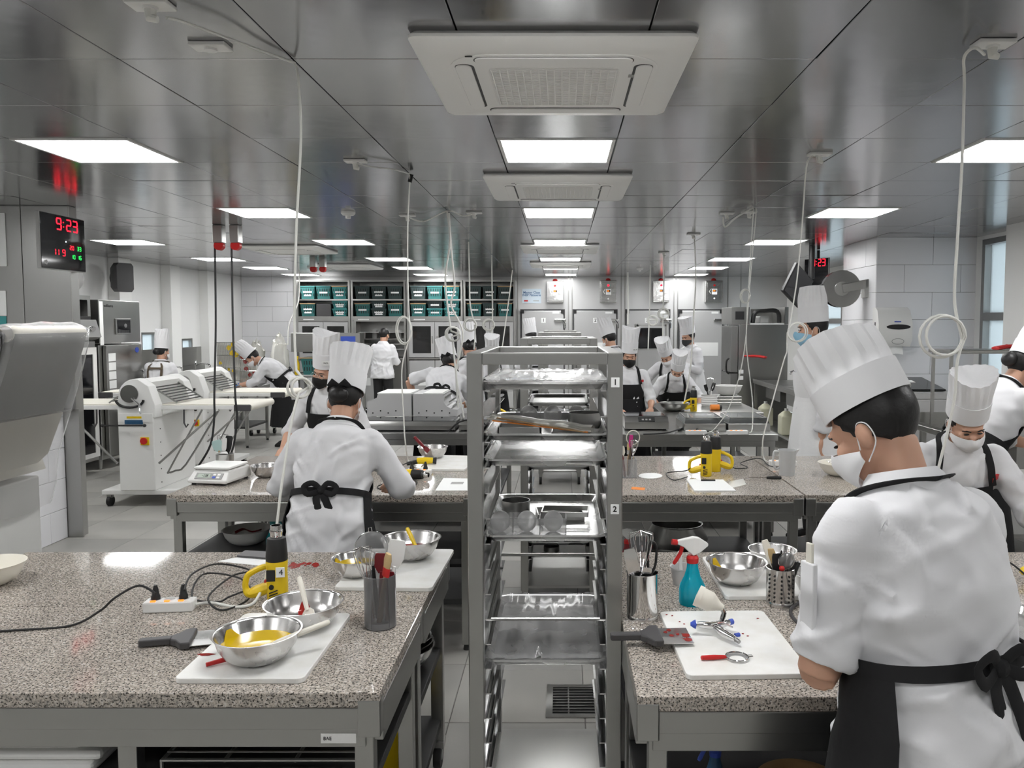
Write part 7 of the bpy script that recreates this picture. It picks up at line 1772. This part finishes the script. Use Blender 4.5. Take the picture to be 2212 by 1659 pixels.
chef('masked woman looking down behind the nearest chef, red chest badge', hp(2088, 912, 3.40), 172, lean=22, hd=(32, 4, 7), mask='mask_white', hair='bun', vox=.011, seed=4, hat=.225, badge=-44, arms=(((-.15, .06, -.25), (.04, .20, -.05)), ((.15, .06, -.25), (-.06, .20, -.05))), sleeve=(.35, .35), hat_args=dict(pinch=.35))
chef('woman bending over the sink at the right picture edge', hp(2212, 795, 4.75), -78, lean=34, hd=(30, 0, 0), mask='mask_white', hair='bun', vox=.013, seed=5, hat=.2, arms=(((-.05, .16, -.24), (.04, .2, -.06)), ((.05, .16, -.24), (-.04, .2, -.06))))
chef('tall man in profile with a pale blue mask and long white apron', hp(1755, 711, 6.3), 84, lean=2, hd=(4, 0, 0), mask='mask_blue', apron='apron_white', vox=.013, seed=6, hat=.25, skirt=-1.05, wrap=120, arms=(((-.06, -.03, -.28), (.01, .03, -.23)), ((.06, -.03, -.28), (-.01, .03, -.23))), sleeve=(.85, .85))
chef('chef bending far over the left back table with bare forearms', hp(972, 783, 8.65), 12, lean=42, side=16, hd=(22, -24, -20), mask='mask_white', hair='net', vox=.013, seed=7, hat=.25, apron='apron', wrap=75, bow=True, arms=(((-.24, .10, -.08), (.06, .05, -.24)), ((.12, .10, -.24), (-.03, .2, -.03))), sleeve=(0, .5), eyes=False)
chef('chef with hair bun seen from behind beside the bending chef', hp(1013, 752, 9.35), 8, lean=12, hd=(20, 10, 0), mask='mask_white', hair='net', vox=.014, seed=8, hat=.27, gloves=(0,), eyes=False, arms=(((-.13, .06, -.25), (.0, .18, -.12)), ((.07, .03, -.27), (-.09, .22, .02))))
chef('chef bowed low behind the top bar of the nearest rack', hp(1063, 764, 10.2), 185, lean=25, hd=(35, 0, 0), mask='mask_white', vox=.015, seed=9, hat=.24)
chef('distant chef in front of cooler door 1', hp(1147, 728, 12.9), 20, lean=8, hd=(15, 12, 0), mask=None, vox=.015, seed=10, hat=.25, eyes=False)
chef('chef turned away before cooler door 2, head bowed left', hp(1316, 733, 10.9), 38, lean=12, hd=(22, 10, 0), mask='mask_white', vox=.014, seed=11, hat=.25)
chef('young chef facing the camera with black mask and number patch on his hat', hp(1359, 770, 8.40), 180, lean=8, hd=(10, 2, -3), mask='mask_black', vox=.012, seed=12, hat=.285, badge=-44, patch=('NO.10', -30, .05), arms=(((-.10, .03, -.27), (.03, .2, -.08)), ((.07, .08, -.26), (-.12, .2, -.1))), sleeve=(.35, .30), hat_args=dict(pinch=.4))
chef('masked chef looking down into a steel bowl at the far table', hp(1463, 800, 9.2), 184, lean=40, hd=(36, -14, -8), mask='mask_white', vox=.012, seed=13, hat=.25, badge=-44, arms=(((-.16, .08, -.22), (.08, .2, -.1)), ((.18, .1, -.2), (-.12, .22, -.16))), sleeve=(.3, .0))
chef('chef bending behind the masked chef, only hat and shoulder in view', hp(1440, 768, 10.1), 150, lean=36, hd=(40, 0, 0), mask='mask_white', vox=.014, seed=14, hat=.22, arms=(((-.10, .08, -.24), (.06, .2, -.1)), ((.20, .06, -.2), (.0, .16, -.14))), sleeve=(.3, .2))
chef('tall chef with a grey mask standing before the fourth cooler door', hp(1487, 728, 11.5), 118, lean=4, hd=(14, 8, 0), mask='mask_grey', vox=.013, seed=15, hat=.235, apron='apron_white', patch=('NO.20', 40, .05), sleeve=(.9, .9), arms=(((-.09, .06, -.25), (.1, .2, .08)), ((.09, .06, -.25), (-.1, .2, .08))), hat_args=dict(pinch=.1, flare=1.22))
rp, Bp, _, _ = chef('chef with brown apron straps standing at the left wall window', hp(350, 760, 10.4), -6, lean=4, hd=(5, -14, 0), mask='mask_white', hair='bun', apron='brown', straps='brown', vox=.013, seed=16, hat=.27, wrap=40, sleeve=(.9, .9), eyes=False)
chef('chef bending to the left over the table with wire screens', hp(546, 772, 11.35), 100, lean=48, hd=(48, 0, 0), mask='mask_white', bow=True, vox=.013, seed=17, hat=.25, gloves=(0,), wrap=112, arms=(((-.04, .14, -.24), (.02, .24, -.04)), ((.04, .10, -.25), (-.02, .24, -.06))), sleeve=(.4, .4))
chef('bareheaded person in white jacket and dark trousers at the back cabinets', hp(830, 724, 14.2), -12, lean=4, hd=(8, -12, 0), mask=None, vox=.014, seed=18, hat=None, apron=None, sleeve=(.9, .9), eyes=False, hem=-.27)

for a in (-1, 1): strip([[tuple(Bp.pt(t, PI+a*math.radians(w_), .016)) for w_ in (22, 27, 32)] for t in np.linspace(-.1, .98, 14)], .004, 'back_strap', 'brown', rp)
strip([[tuple(Bp.pt(t, PI+math.radians(w_), .018)) for w_ in np.linspace(-32, 32, 17)] for t in (.80, .86)], .004, 'cross_strap', 'brown', rp)
# clear plastic bags heaped at the back left
rnd = random.Random(21)
for k, (px, py, lab) in enumerate(((540, 800, 'crumpled clear plastic bag heap behind the bending chef, left one'), (592, 798, 'crumpled clear plastic bag heap behind the bending chef, right one'))):
    c = P(px, py, 13.95); q = MB(); rows = []
    for i in range(11):
        el = PI/2*i/10; rows.append([((.165*math.cos(el))*math.cos(a)*(1+.35*noise.noise((math.cos(a)*2, math.sin(a)*2, i*.5+k*9))), .2*math.cos(el)*math.sin(a), (.55+.1*k)*math.sin(el)*(1+.25*noise.noise((a, i*.7, k)))) for a in [2*PI*j/20 for j in range(21)]])
    q.grid(rows); tag(q.build('plastic_bag', 'film_milky', loc=(c.x, 14.25, .885)), lab, 'bag')
tb = steel_table('steel table under the plastic bags at the back left', -5.7, -4.85, 13.95, 14.6, .88)
